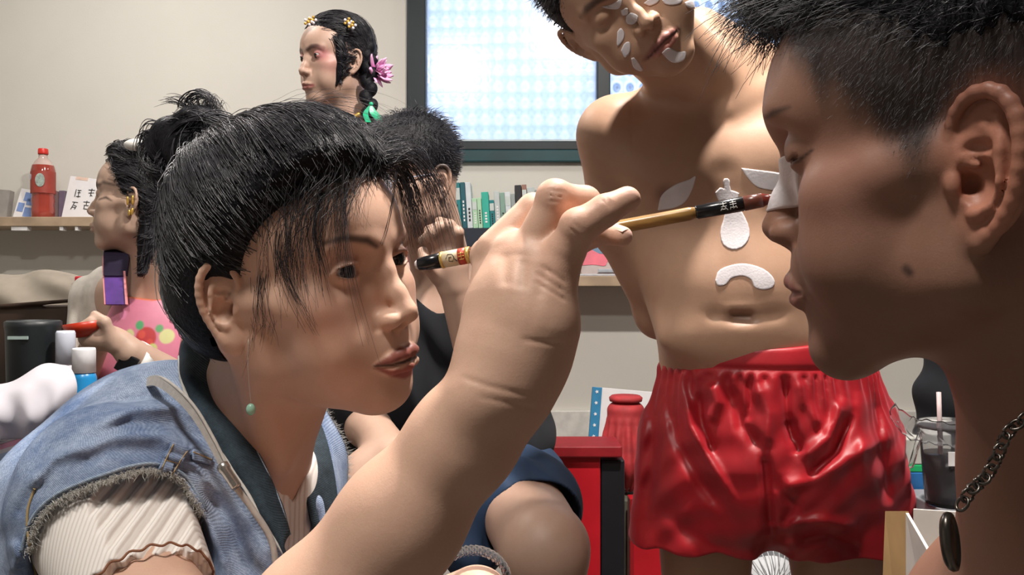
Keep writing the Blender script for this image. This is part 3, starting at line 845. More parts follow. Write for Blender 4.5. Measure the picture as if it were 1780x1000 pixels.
def clumped(SH, V, nguide, nper, target, tspread, rng, K=14, spread=.004, lift=.0012, pw=.85, rad=(.0002, .00048), cutr=(.45, 1), sag=None, w=None):
    """locks of hair: guides running over the hair mass towards a target, each with many strands"""
    gi = rng.choice(len(V), nguide, p=None if w is None else w / w.sum()); gs = V[gi]; tg = target + rng.normal(0, 1, (nguide, 3)) * tspread
    gp = surf_paths(SH, gs, tg, K, lift=lift, sag=sag); gp = smooth_paths(gp, 2); gp = surf_fix(SH, gp, lift)
    off = rng.normal(0, 1, (nguide, nper, 3)) * spread * rng.uniform(.4, 1.3, (nguide, 1, 1)); t = np.linspace(0, 1, K)[None, None, :, None]
    n0_ = gp[:, 0] - GF.t if sag is None else gp[:, 0] - sag; n0_ /= np.linalg.norm(n0_, axis=1, keepdims=True)
    off -= (off * n0_[:, None]).sum(2, keepdims=True) * n0_[:, None] * .85
    lv = rng.uniform(0, .0016, (nguide, 1, 1, 1)) * np.sin(np.pi * t)
    nrm = gp - GF.t; nrm /= np.linalg.norm(nrm, axis=2, keepdims=True)
    p = gp[:, None] + off[:, :, None] * (1 - .88 * t ** pw) + nrm[:, None] * lv + rng.normal(0, .00022, (nguide, nper, K, 3))
    p = p.reshape(-1, K, 3); st_ = rng.uniform(0, .4, len(p)) ** 2 * 2; en = rng.uniform(*cutr, len(p)); en = np.maximum(en, st_ + .3).clip(0, 1)
    idx = st_[:, None] + (en - st_)[:, None] * np.linspace(0, 1, K)[None]; f_ = idx * (K - 1); i0 = np.clip(f_.astype(int), 0, K - 2); fr_ = (f_ - i0)[..., None]
    ar = np.arange(len(p))[:, None]; p = p[ar, i0] * (1 - fr_) + p[ar, i0 + 1] * fr_
    return p, rng.uniform(*rad, len(p))
Vh = np.empty(len(hair_root.data.vertices) * 3); hair_root.data.vertices.foreach_get('co', Vh); Vh = Vh.reshape(-1, 3)
Lh = GF.to_local(Vh)
sel = np.nonzero((Lh[:, 1] > -8) & (Lh[:, 0] > -7.5))[0]
Ls = Lh[sel]; gg = Ls[:, 1] * .84 - Ls[:, 2] * .54
ww = 1 + 9 * ((gg > -1.0) & (np.linalg.norm(Ls - [0, 0, 4.5], axis=1) > 8.0)) * (Ls[:, 2] > 2) + 4 * (Ls[:, 1] > 0)
ww = ww * np.where(Ls[:, 1] < -5, .35, 1)
pth, rr = clumped(SH, Vh[sel], 800, 28, bun, [.008, .008, .010], rng, sag=GF.t, w=ww, lift=.0016)
vt, _r = clumped(SH, Vh[sel], 90, 18, bun, [.006, .006, .008], rng, sag=GF.t, w=ww, lift=.0030, rad=(.0003, .0005))
pth = np.concatenate([pth, vt]); rr = np.concatenate([rr, _r])
def off_ear(p, fr):
    L_ = fr.to_local(p.reshape(-1, 3)).reshape(p.shape); e_ = (np.abs(L_[..., 0]) > 5.8) & (((L_[..., 1] + .6) / 2.3) ** 2 + ((L_[..., 2] + .2) / 3.1) ** 2 < 1)
    return ~e_.any(1)
kk_ = off_ear(pth, GF); pth = pth[kk_]; rr = rr[kk_]
adopt(tubes('combed_hair', pth, rr, m_strand, girl), girl, girl_loc)
def px_strands(specs, seed=1, K=16):
    rg = np.random.default_rng(seed); out = []; rad = []
    for pts, cnt, spread, r in specs:
        base = catmull([P(*q) for q in pts], K)
        for _ in range(cnt):
            o0 = rg.normal(0, 1, 3) * spread[0]; o1 = rg.normal(0, 1, 3) * spread[1]; t = np.linspace(0, 1, K)[:, None]
            wob = np.sin(t * rg.uniform(2, 7) + rg.uniform(0, 6)) * rg.normal(0, 1, 3) * spread[1] * .25
            s_ = rg.uniform(.65, 1)
            q = base + o0 * (1 - t) + o1 * t + wob * t
            n = K; idx = np.linspace(0, (K - 1) * s_, K); q = np.stack([np.interp(idx, np.arange(K), q[:, a]) for a in range(3)], 1)
            out.append(q); rad.append(r * rg.uniform(.6, 1.2))
    return np.array(out), np.array(rad)
specs = [
    # fringe over the temple
    ([(530, 320, .596), (500, 370, .588), (492, 440, .585), (500, 520, .587)], 90, (.013, .010), .00026),
    ([(570, 312, .596), (545, 360, .586), (532, 440, .583), (540, 540, .585)], 80, (.010, .009), .00024),
    ([(600, 308, .598), (588, 350, .590), (582, 410, .588), (585, 480, .588)], 60, (.008, .007), .00020),
    ([(625, 305, .600), (622, 330, .596), (620, 370, .594), (622, 410, .594)], 34, (.008, .006), .00016),
    ([(500, 400, .590), (490, 450, .585), (510, 510, .585), (548, 585, .586)], 24, (.004, .003), .00026),
    ([(560, 330, .592), (548, 400, .584), (560, 460, .583), (572, 520, .584)], 14, (.002, .002), .0004),
    ([(600, 310, .600), (598, 400, .588), (612, 500, .585), (655, 665, .590)], 9, (.0015, .002), .00028),
    ([(690, 300, .600), (684, 345, .60), (672, 400, .60), (660, 440, .60)], 5, (.0008, .0008), .0003),
    ([(460, 470, .60), (456, 520, .600), (458, 560, .602), (450, 600, .604)], 40, (.006, .006), .00022),
    ([(430, 540, .612), (440, 570, .610), (440, 600, .610), (428, 640, .610)], 22, (.003, .004), .00018),
    # locks sweeping over the far side of the brow
    ([(668, 278, .640), (705, 272, .650), (748, 325, .660), (782, 440, .665)], 110, (.004, .008), .00028),
    ([(668, 272, .640), (712, 262, .650), (762, 315, .665), (790, 410, .670)], 60, (.004, .005), .00024),
    ([(672, 280, .645), (700, 305, .650), (722, 370, .655), (742, 440, .660)], 130, (.005, .006), .00030),
    # fly-aways
    ([(480, 220, .66), (560, 178, .66), (640, 200, .65), (700, 260, .65)], 40, (.012, .012), .00016),
    ([(660, 240, .65), (700, 225, .66), (740, 240, .66), (775, 290, .66)], 26, (.006, .008), .00015),
]
pp, rr = px_strands(specs, 3)
adopt(tubes('fringe', pp, rr, m_strand, girl, taper=(1, 1, .35)), girl, girl_loc)
# bun: core and looping locks
SB = Sdf()
SB.ell(P(350, 262, .752), (.034, .030, .030)); SB.ell(P(305, 240, .76), (.022, .022, .020), k=.01); SB.ell(P(345, 215, .752), (.020, .02, .016), k=.008)
SB.ell(P(290, 275, .765), (.020, .02, .022), k=.008)
adopt(sdf_obj('bun', SB, P(345, 250, .752) - .09, P(345, 250, .752) + .09, .002 if not FASTM else .004, m_hair, girl, (0, 0, 0)), girl, girl_loc)
bp = []; br_ = []
for c0_, ax0, R0, n0 in [((350, 262, .735), (.2, 1, .3), .030, 80), ((338, 240, .74), (.6, 1, .1), .026, 80), ((300, 245, .745), (-.3, 1, .2), .022, 70), ((296, 275, .75), (.1, 1, -.4), .021, 70), ((348, 214, .745), (.4, 1, .6), .017, 60),
                         ((372, 240, .735), (-.5, 1, .2), .022, 70), ((325, 280, .735), (.3, .9, -.5), .024, 70), ((280, 262, .755), (.2, 1, .1), .016, 50), ((345, 185, .75), (.1, 1, .1), .014, 26), ((370, 205, .745), (.1, 1, -.3), .014, 30)]:
    ax = np.array(ax0, float); ax /= np.linalg.norm(ax); u = np.cross(ax, [0, 0, 1]); u /= np.linalg.norm(u); v = np.cross(ax, u); a0 = rng.uniform(0, 6)
    for _ in range(n0):
        R_ = R0 * rng.uniform(.72, 1.08); c = P(*c0_) + ax * rng.normal(0, .005) + rng.normal(0, .0015, 3)
        a = (a0 + rng.normal(0, .25) + np.linspace(0, rng.uniform(3.4, 5.6), 18))[:, None]
        bp.append(c + (u * np.cos(a) + v * np.sin(a) * .85) * R_ * (1 + .08 * np.sin(a * 2 + a0))); br_.append(rng.uniform(.0003, .0007))
adopt(tubes('bun_locks', np.array(bp), np.array(br_), m_strand, girl), girl, girl_loc)
wsp = [([(350, 225, .75), (325, 185, .75), (300, 172, .75), (278, 176, .75)], 26, (.004, .003), .0005),
       ([(350, 225, .75), (335, 195, .75), (318, 190, .75), (300, 215, .75)], 26, (.004, .005), .0005),
       ([(360, 225, .75), (365, 190, .75), (372, 178, .75), (392, 210, .75)], 34, (.006, .006), .0005),
       ([(370, 240, .75), (345, 180, .75), (350, 172, .75), (385, 195, .75)], 24, (.006, .006), .0004),
       ([(300, 250, .76), (262, 235, .76), (250, 260, .76), (262, 300, .76)], 60, (.006, .005), .0006),
       ([(320, 270, .76), (270, 275, .76), (262, 310, .76), (290, 330, .76)], 60, (.006, .006), .0006),
       ([(340, 300, .73), (330, 250, .73), (350, 215, .73), (385, 225, .73)], 80, (.008, .005), .0006)]
pp, rr = px_strands(wsp, 5)
adopt(tubes('bun_wisps', pp, rr, m_strand, girl, taper=(1, 1, .25)), girl, girl_loc)
# ---- clothes
m_tee = vcol_mat('ribbed_white_jersey', .85, mottle=.05)
nt = NT('ribbed_jersey'); 
wv = nt.n('ShaderNodeTexWave', wave_type='BANDS', bands_direction='X'); wv.inputs['Scale'].default_value = 100; wv.inputs['Distortion'].default_value = .8; nt.l(nt.co, wv.inputs['Vector'])
nt.set(Base_Color=nt.mix(.6, (.88, .84, .80), nt.ramp(wv.outputs['Fac'], [(.1, (.70, .63, .60)), (.5, (1, 1, 1))]), 'MULTIPLY'), Roughness=.9, Normal=nt.bump(wv.outputs['Fac'], .3, .0007))
m_tee = nt.m
ST = Sdf()
ST.cap(A0 - ad * .03, A1, .054, .0432)
aa = A1.copy()
u_ = np.cross(ad, [0, 1, 0]); u_ /= np.linalg.norm(u_); v_ = np.cross(ad, u_)
def hem(p):
    q = p - aa; ang = np.arctan2(q @ v_, q @ u_)
    return q @ ad + .010 - .0016 * np.sin(ang * 22)
ST._add(hem, A0, .3, 'i', 0)
ST.cap(P(430, 850, .735), P(430, 1120, .75), .062, .085, k=.01)
ST.cap(P(430, 850, .735), P(235, 930, .64), .052, .044, k=.02)
ST.cap(nk0, nk1 + (nk1 - nk0) * .12, .0525, .0535, k=.004, mode='s')
nkd = (nk1 - nk0) / np.linalg.norm(nk1 - nk0)
def neckline(p):
    q = p - P(478, 776, .70)
    return -(q @ nkd) + .0014 * np.sin(p[:, 0] * 600)
ST._add(neckline, nk1, .3, 'i', .001)
for pts, am in (([(500, 780), (480, 850), (470, 930)], .003), ([(520, 775), (512, 850), (500, 940)], -.003), ([(465, 790), (455, 850), (450, 900)], -.002)): ST.pxridge(pts, am, 9, .69)
tee = adopt(sdf_obj('ribbed_tee', ST, (-.42, .46, .64), (-.1, .86, .97), .0018 if not FASTM else .004, m_tee, girl), girl, girl_loc)
m_trim = plain('brown_overlock_thread', (.25, .11, .06), .8)
an = np.linspace(0, 2 * math.pi, 160)
rim = np.array([A1 + ad * (-.0095 + .0016 * math.sin(t * 22)) + (u_ * math.cos(t) + v_ * math.sin(t)) * .0428 for t in an])
adopt(tube('sleeve_hem', rim, .0008, m_trim, girl, sides=6, raw=True), girl, girl_loc)
# denim vest
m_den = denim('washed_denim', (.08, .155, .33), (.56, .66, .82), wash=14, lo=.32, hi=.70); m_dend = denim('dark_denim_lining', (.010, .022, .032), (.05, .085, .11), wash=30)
SV = Sdf()
SV.ell(P(285, 1120, .715), (.150, .135, .235))
SV.ell(P(197, 878, .625), (.068, .073, .074), k=.02)
SV.cap(P(215, 866, .63), P(350, 785, .735), .056, .056, k=.02)
SV.cap(P(330, 905, .66), P(425, 1080, .64), .050, .058, k=.03)
SV.ell(P(75, 960, .66), (.045, .05, .08), k=.03)
# keep the neck free and let the sleeve through
SV.cap(nk0, nk1, .058, .058, k=.010, mode='s')
SV.cap(P(452, 800, .70), P(530, 1010, .66), .040, .034, k=.01, mode='s')
SV.cap(A0, A1 + ad * .15, .0565, .050, k=.004, mode='s')
SV.cap(P(212, 985, .55), P(215, 1005, .48), .0525, .056, k=.004, mode='s')
def vest_edge():
    o = []
    for a_ in np.linspace(math.radians(188), math.radians(352), 70):
        d_ = np.array([math.cos(a_), math.sin(a_)])
        last = None
        for r_ in np.arange(185, 90, -2.0):
            x_, y_ = 214 + d_[0] * r_, 985 + d_[1] * r_
            h_ = hit(SV, x_, y_, .45, .80)
            if h_ is None or (last is not None and abs(h_[1] - last[2]) > .008): break
            last = (x_, y_, h_[1])
        if last is not None: o.append(last[:2])
    return o
SW = 620
for pts, am, sg in [([(130, 815), (190, 785), (260, 785), (330, 815)], -.0025, 11), ([(110, 800), (190, 758), (280, 758), (350, 800)], .004, 12), ([(140, 775), (220, 738), (300, 738), (360, 770)], -.003, 10), ([(160, 745), (230, 712), (310, 708), (350, 730)], .004, 10),
                    ([(200, 700), (260, 688), (320, 700)], -.003, 8), ([(50, 850), (90, 800), (150, 770)], .004, 10), ([(30, 900), (50, 865), (80, 835)], -.002, 10),
                    ([(355, 850), (400, 910), (440, 1000)], -.006, 10), ([(375, 830), (430, 900), (480, 980)], .005, 11), ([(330, 850), (370, 920), (400, 1000)], .005, 10), ([(420, 850), (470, 920), (510, 960)], -.004, 8), ([(20, 940), (30, 970), (25, 1000)], .004, 9),
                    ([(280, 790), (340, 810), (370, 850)], .003, 5)]:
    SV.pxridge(pts, am, sg, .58, .12)
def folds(p):
    return .0008 * np.sin(p[:, 0] * 110 - p[:, 2] * 90 + 2 * np.sin(p[:, 2] * 60))
SV.disp(folds, P(250, 950, .66), .5)
def ridge(pts, r, k=.004, mode='u'): pass
ridge([(352, 800, .610), (400, 880, .598), (440, 960, .590), (470, 1040, .585)], .004, .010)
ridge([(310, 860, .585), (360, 920, .580), (400, 1000, .575)], .005, .012)
vest = adopt(sdf_obj('denim_vest', SV, (-.50, .44, .64), (-.12, .90, 1.03), .0020 if not FASTM else .004, m_den, girl, fudge=3), girl, girl_loc)

# frayed edge round the armhole, seams, shoulder tab
def hit(S_, x, y, t0=.3, t1=1.4, n=60):
    d = P(x, y, 1.0) - np.array([0, 0, CAM_H]); o = np.array([0, 0, CAM_H]); t = t0
    for _ in range(n):
        f = float(S_.eval((o + d * t)[None], pad=.5)[0])
        if f < .0003: break
        t += f * .7
        if t > t1: return None
    return o + d * t
def on_cloth(S_, pts, n=40, lift=.001):
    q = catmull([(x, y, 0) for x, y in pts], n); out = [hit(S_, a, b) for a, b, _ in q]; out = [o for o in out if o is not None]
    o = np.array(out); v = o - np.array([0, 0, CAM_H]); v /= np.linalg.norm(v, axis=1, keepdims=True)
    z = np.array([0, 0, CAM_H]) + (o - [0, 0, CAM_H]); return z - v * lift
m_thr = plain('pale_thread', (.60, .58, .54), .9); m_seam = denim('faded_seam', (.30, .40, .52), (.55, .64, .74), wash=60)
arm_edge = np.array(vest_edge()); arm_edge = smooth_paths(np.pad(arm_edge[None], ((0, 0), (0, 0), (0, 1))), 3)[0][:, :2]; dr_ = arm_edge - [214, 985]; dr_ /= np.linalg.norm(dr_, axis=1, keepdims=True)
e_in = on_cloth(SV, arm_edge + dr_ * 13, 90, .0010)
if len(e_in) > 10: adopt(tube('armhole_seam', smooth_paths(e_in[None].copy(), 3)[0], .0013, m_seam, girl, raw=True, sides=6), girl, girl_loc)
e_o = on_cloth(SV, arm_edge + dr_ * 3, 260, .0004)
fb = []
for q in e_o:
    for _ in range(7):
        s_ = q + rng.normal(0, .0009, 3); d_ = (P(215, 1000, .5) - q); d_ /= np.linalg.norm(d_); d_ = d_ + rng.normal(0, .55, 3); L_ = rng.uniform(.0015, .0042)
        fb.append([s_, s_ + d_ * L_ * .5 + rng.normal(0, .0006, 3), s_ + d_ * L_ + rng.normal(0, .001, 3)])
adopt(tubes('frayed_edge', np.array(fb), .00022, m_thr, girl), girl, girl_loc)
for pts in ([(62, 1000), (50, 940), (48, 890), (60, 850)],):
    q = on_cloth(SV, pts, 30, .0006)
    if len(q) > 5: adopt(tube('back_seam', q, .0009, plain('tan_stitching', (.45, .32, .15), .8), girl, raw=True, sides=6), girl, girl_loc)
m_stitch = plain('tan_stitching', (.50, .36, .17), .8)
def patch(nm, corners, mat, th, nu=8, nv=8, lift=.0012):
    """a piece of cloth laid on the vest between four photo points"""
    a, b, c, d = [np.array(q, float) for q in corners]; rows = []
    for i in range(nv):
        v = i / (nv - 1); row = []
        for j in range(nu):
            u = j / (nu - 1); q = (a * (1 - u) + b * u) * (1 - v) + (d * (1 - u) + c * u) * v; h_ = hit(SV, *q)
            if h_ is None: h_ = P(q[0], q[1], .60)
            vv = h_ - np.array([0, 0, CAM_H]); row.append(h_ - vv / np.linalg.norm(vv) * lift)
        rows.append(row)
    return adopt(sheet(nm, rows, mat, girl, th), girl, girl_loc)
patch('shoulder_tab', [(300, 768), (330, 782), (316, 806), (284, 796)], m_den, .0022, lift=.003); patch('shoulder_tab', [(284, 796), (302, 806), (290, 846), (268, 832)], m_den, .0022, lift=.0026)
patch('shoulder_tab', [(334, 782), (370, 796), (366, 808), (334, 800)], m_den, .002, lift=.002)
for pts in ([(302, 772), (290, 796), (274, 830)], [(326, 784), (312, 804), (292, 838)], [(286, 800), (312, 806)], [(336, 786), (368, 799)]):
    q = on_cloth(SV, pts, 12, .0045)
    if len(q) > 3: adopt(tube('stitching', q, .0004, m_stitch, girl, raw=True, sides=5), girl, girl_loc)
# dark collar lying open round the neck, with a pale edge
def px3(l): return [P(*q) for q in l]
inner = catmull(px3([(350, 578, .715), (372, 640, .690), (400, 700, .672), (432, 758, .660), (462, 815, .650), (486, 870, .640), (505, 930, .632)]), 22)
outer = catmull(px3([(312, 622, .705), (318, 672, .672), (352, 745, .650), (392, 800, .638), (428, 855, .630), (460, 910, .624), (500, 975, .620)]), 22)
rows = []
for k in range(6):
    t = k / 5; rows.append([inner[i] * (1 - t) + outer[i] * t + np.array([-.2, -.9, .5]) * (.010 * math.sin(math.pi * t) + .0012 * math.sin(i * 1.3 + k)) for i in range(22)])
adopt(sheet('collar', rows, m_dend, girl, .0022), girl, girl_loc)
adopt(tube('collar_edge', outer + [.0006, -.0022, .0012], .0013, m_thr, girl, raw=True, sides=6), girl, girl_loc)
adopt(tube('collar_edge', inner + [0, -.0012, .0003], .0009, m_seam, girl, raw=True, sides=6), girl, girl_loc)
# front opening of the vest: far side
fi = catmull(px3([(548, 715, .78), (566, 760, .76), (580, 820, .74), (590, 900, .73)]), 14); fo = catmull(px3([(560, 705, .81), (600, 780, .80), (602, 850, .79), (600, 930, .78)]), 14); ff = catmull(px3([(528, 745, .76), (528, 800, .73), (532, 860, .71), (545, 930, .70)]), 14)
adopt(sheet('vest_front', [fo, (fo + fi) / 2 + [0, -.006, 0], fi], m_den, girl, .002), girl, girl_loc)
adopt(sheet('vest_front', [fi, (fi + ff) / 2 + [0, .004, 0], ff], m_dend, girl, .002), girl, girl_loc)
fb = []
for q in catmull(fo, 120):
    for _ in range(3): d_ = np.array([1, 0, .2]) + rng.normal(0, .5, 3); L_ = rng.uniform(.002, .005); fb.append([q, q + d_ * L_ * .5, q + d_ * L_ + rng.normal(0, .0006, 3)])
adopt(tubes('frayed_edge', np.array(fb), .0002, m_thr, girl), girl, girl_loc)
# strap with a metal end
m_strap = plain('grey_webbing', (.50, .47, .44), .8, .1, 200, bump=.3)
sp_ = px3([(238, 690, .74), (250, 670, .69), (272, 662, .645), (302, 680, .618), (335, 715, .606), (365, 765, .600), (395, 825, .594)])
adopt(ribbon('strap', sp_, (.35, -.1, .9), [.008, .0085, .0075, .006, .005], .0022, m_strap, girl, 30), girl, girl_loc)
adopt(tube('strap_edge', [q + np.array([.0022, -.0018, .0030]) for q in sp_], .0012, m_strap, girl, n=24, sides=6), girl, girl_loc)
adopt(tube('cord', px3([(392, 822, .592), (412, 850, .588), (435, 880, .590), (470, 935, .592), (480, 985, .592)]), .0022, m_strap, girl, n=20), girl, girl_loc)
m_met = plain('brushed_metal', (.55, .53, .50), .25, .1, 100, metal=.9)
adopt(lathe('cord_end', [(0, 0), (.0032, 0), (.0036, .001), (.0036, .014), (.0042, .015), (.0042, .019), (.003, .020), (0, .020)], P(412, 848, .584), m_met, girl, 20, P(388, 812, .588) - P(412, 848, .584)), girl, girl_loc)
# earring: fine chain with a green bead
ea = empty('earring', tuple(P(432, 596, .60))); el_ = np.array(ea.location)
tube('thread', [P(432, 590, .600) - el_, P(431, 640, .600) - el_, P(436, 700, .598) - el_], .00018, plain('silver_thread', (.6, .6, .6), .3, metal=.8), ea, n=8, sides=5)
sphere('green_bead', P(436, 712, .598) - el_, .0036, plain('jade', (.28, .50, .38), .25), ea, 20, (.9, .9, 1.15))
tag(ea, 'drop earring with a small green bead worn by the painting woman', 'earring')

# nails
m_nail = plain('pale_nail', (.72, .50, .42), .22, .04)
def nail(c, u, v, n_, w_, l_, th=.0005):
    """curved nail plate: c centre on the skin, u along the finger, n_ outward"""
    rows = []
    u = np.array(u, float); u /= np.linalg.norm(u); n_ = np.array(n_, float); n_ -= u * (n_ @ u); n_ /= np.linalg.norm(n_); v = np.cross(u, n_)
    for i in range(9):
        a = -1 + 2 * i / 8; row = []
        for j in range(9):
            b = -1 + 2 * j / 8; ww = w_ * (1 - .25 * (a < -.4) * (abs(a) - .4))
            row.append(c + u * l_ * a * (1 - .10 * b * b) + v * ww * b + n_ * (-(ww * b) ** 2 / (2 * w_) * .9 - .0004 * a * a))
        rows.append(row)
    return adopt(sheet('fingernail', rows, m_nail, girl, th), girl, girl_loc)
ldir = P(1092, 344, .432) - P(1052, 366, .430)
nail(P(1083, 349.5, .432) + np.array([-.12, -.42, .90]) * .0060, ldir, None, (-.12, -.42, .90), .0036, .0038)
tdir = P(1082, 411, .478) - P(1040, 402, .490)
nail(P(1078, 410, .478) + np.array([.1, -.1, .95]) * .0047, tdir, None, (.1, -.1, .95), .0040, .0048)

# seated: trousers and a stool, below the frame
m_trs = plain('dark_trousers', (.03, .035, .045), .85)
hp = np.array([-.30, .74, .50]); fdir = np.array([.88, -.47, 0]); sdir = np.array([.47, .88, 0])
SL_ = Sdf(); SL_.ell(hp + [0, 0, .03], (.16, .15, .11)); SL_.cap(hp + [0, 0, .05], hp + [.02, -.02, .22], .13, .12, k=.04)
for k_ in (-1, 1):
    kn = hp + fdir * .28 + sdir * .10 * k_; SL_.cap(hp + sdir * .085 * k_, kn, .085, .062, k=.03); SL_.cap(kn, kn + [.02, 0, -.40], .060, .045, k=.02)
adopt(sdf_obj('trousers', SL_, (-.55, .3, .03), (.2, 1.0, .80), .008, m_trs, girl), girl, girl_loc)
for k_ in (-1, 1):
    SF_ = Sdf()
    kn = hp + fdir * .28 + sdir * .10 * k_; SF_.cap(kn + [.02, 0, -.455], kn + fdir * .04 + [.02, 0, -.47], .036, .030, k=.02)
    SF_._add(lambda p: -p[:, 2], (0, 0, 0), 3, 'i', .005)
    adopt(sdf_obj('shoe', SF_, (-.3, .2, -.01), (.3, .9, .12), .006, plain('white_shoes', (.6, .6, .58), .6), girl), girl, girl_loc)
def stool(loc, h_, label):
    e_ = empty('stool', (loc[0], loc[1], 0)); lathe('seat', [(0, h_ - .03), (.15, h_ - .03), (.16, h_ - .02), (.16, h_ - .005), (.15, h_), (0, h_)], (0, 0, 0), plain('stool_seat', (.25, .14, .07), .5), e_, 32)
    for a in range(4): tube('leg', [(.12 * math.cos(a * 1.57 + .78), .12 * math.sin(a * 1.57 + .78), h_ - .03), (.15 * math.cos(a * 1.57 + .78), .15 * math.sin(a * 1.57 + .78), 0)], .012, plain('stool_leg', (.12, .12, .12), .4), e_, n=3)
    tag(e_, label, 'stool'); return e_
stool(hp, .37, 'round wooden stool under the woman in the denim vest')
# ------------------------------------------------------------------ helper: thin film of paint lying on a body
def sd_poly(q, poly):
    q = np.asarray(q); v = np.asarray(poly, float); n = len(v); d = np.full(len(q), 1e9); s = np.ones(len(q))
    for i in range(n):
        a = v[i]; b = v[i - 1]; e = b - a; w_ = q - a
        t = np.clip((w_ @ e) / (e @ e + 1e-12), 0, 1); r = w_ - t[:, None] * e; d = np.minimum(d, (r * r).sum(1))
        c1 = q[:, 1] >= a[1]; c2 = q[:, 1] < b[1]; c3 = e[0] * w_[:, 1] > e[1] * w_[:, 0]
        flip = (c1 & c2 & c3) | (~c1 & ~c2 & ~c3); s = np.where(flip, -s, s)
    return s * np.sqrt(d)
def film(name, body, outline, depth, ydev, th, h, mat, parent, loc, smoothn=40, base=(.8, .79, .8)):
    poly = catmull(list(outline) + [outline[0]], smoothn)[:-1]
    c2 = poly.mean(0); C = P(c2[0], c2[1], depth); rad = np.abs(poly - c2).max() / FPX * depth + .01
    F_ = Sdf()
    F_._add(lambda p: body.eval(p) - th, C, rad + ydev, 'u', 0)
    def reg(p):
        px = 890 + FPX * p[:, 0] / p[:, 1]; py = 500 - FPX * (p[:, 2] - CAM_H) / p[:, 1]
        return np.maximum(sd_poly(np.stack([px, py], 1), poly) * depth / FPX, np.abs(p[:, 1] - depth) - ydev)
    F_._add(reg, C, rad + ydev, 'i', th)
    lo = C - [rad, ydev + .01, rad]; hi = C + [rad, ydev + .01, rad]
    o = sdf_obj(name, F_, lo, hi, h, mat, parent, base); return adopt(o, parent, loc)
m_paint = plain('white_body_paint', (.74, .70, .73), .5, .06, 60, bump=.3)

# ------------------------------------------------------------------ the man being painted (near right)
m_skinM = skin('tan_skin', .5, .08, spec=.35)
SKM = (.28, .15, .105)
MF = head_frame(-121, -3.9, -4.4, P(1704, 281, .445), .0103)
man = empty('person', tuple(P(1850, 1000, .6) * [1, 1, 0])); man_loc = np.array(man.location)
S = Sdf(); S.fr = MF
head(S, dict(eye='closed', cheek=.5, nose=-.3, lip=-.2, jawx=.7, chin=.3, mouth=.06, earsc=1.12, ears=(1, 1), tilt=2, eardz=-.75, brow=.55, lid=1.72, lidz=.25))
def hairfade(p):
    # signed distance (cm) below the hairline: temple, sideburn, round the ear, nape
    y = p[:, 1]; line = np.interp(y, [-8, -3.6, -2.6, .9, 1.6, 2.6, 3.6, 4.9, 6.3, 7.2, 8.4], [-4.5, -3.0, 1.3, 1.3, .0, -.2, 1.5, 3.2, 3.9, 5.8, 7.6])
    return line - p[:, 2] + .2 * np.sin(y * 5)
S.paint('line', [[(1.9, 8.1, 1.2), (2.7, 8.6, .92), (3.6, 8.5, .86), (4.6, 7.8, 1.1)], .09], (.02, .012, .012), .12, .95, sym=True)
S.paint('line', [[(2.4, 8.7, -5.85), (1.2, 9.8, -5.35), (0, 10.2, -5.3)], [.2, .42, .45]], (.26, .10, .085), .15, .85, sym=True)
S.paint('line', [[(2.2, 8.6, -6.05), (1.2, 9.4, -6.4), (0, 9.9, -6.5)], [.2, .45, .52]], (.30, .12, .10), .15, .85, sym=True)
S.paint('fn', [lambda p: hairfade(p)], (.022, .017, .018), 1.5, .93)
S.paint('ell', [(-5.1, 4.2, -5.3), (.24, .5, .24)], (.05, .03, .03), .12, .85)
S.paint('ell', [(-8.0, -.9, -.4), (2.0, 2.2, 3.6)], (.50, .21, .14), 1.0, .7)
S.paint('px', [[(1575, 468), (1581, 474)], 7, .25, .44], (.03, .018, .018), 7, .85)
S.paint('ell', [(-5, 5.0, -.6), (2.2, 2.2, 2)], (.46, .22, .17), 2, .5)
S.paint('px', [[(1370, 287), (1390, 278), (1412, 261)], [1.5, 3, 2], .3, .52], (.015, .01, .01), 3.5, .95)
S.paint('px', [[(1330, 206), (1345, 196), (1372, 186)], [3, 6, 2], .3, .52], (.02, .016, .016), 6, .8)
S.fr = WORLD
mn0 = MF.to_world((0, -2.4, -4)); mn1 = P(1940, 865, .49)
S.cap(mn0, mn1, .062, .064, k=.02)
S.cap(P(1905, 880, .49), P(2080, 1060, .50), .06, .06, k=.05)
S.ell(P(1915, 1120, .475), (.062, .085, .088), k=.03)
S.ell(P(1960, 1320, .55), (.15, .14, .18), k=.05)
S.cap(P(1960, 1250, .56), (.52, .56, .62), .12, .12, k=.05)
man_body = adopt(sdf_obj('body', S, (-.02 + .1, .18, .45), (.62, .80, 1.38), .0013 if not FASTM else .0024, m_skinM, man, SKM), man, man_loc)
SMAN = S
hp = np.array([.52, .55, .50]); fdir = np.array([-.857, .515, 0]); sdir = np.array([.515, .857, 0])
SL_ = Sdf(); SL_.ell(hp + [0, 0, .03], (.15, .13, .11)); SL_.cap(hp + [0, 0, .07], hp + [0, 0, .14], .13, .13, k=.02)
for k_ in (-1, 1):
    kn = hp + fdir * .30 + sdir * .09 * k_; SL_.cap(hp + sdir * .07 * k_, kn, .082, .066, k=.03); SL_.cap(kn, kn + [-.02, 0, -.40], .060, .045, k=.02)
adopt(sdf_obj('trousers', SL_, (.0, .30, .03), (.80, 1.0, .75), .008, m_trs, man), man, man_loc)
for k_ in (-1, 1):
    SF_ = Sdf()
    kn = hp + fdir * .30 + sdir * .09 * k_; SF_.cap(kn + [-.02, 0, -.455], kn + fdir * .04 + [-.02, 0, -.47], .036, .030, k=.02)
    SF_._add(lambda p: -p[:, 2], (0, 0, 0), 3, 'i', .005)
    adopt(sdf_obj('shoe', SF_, (-.1, .4, -.01), (.6, 1.1, .12), .006, plain('black_shoes', (.02, .02, .02), .6), man), man, man_loc)
stool(hp, .37, 'round wooden stool under the man with the steel necklace')
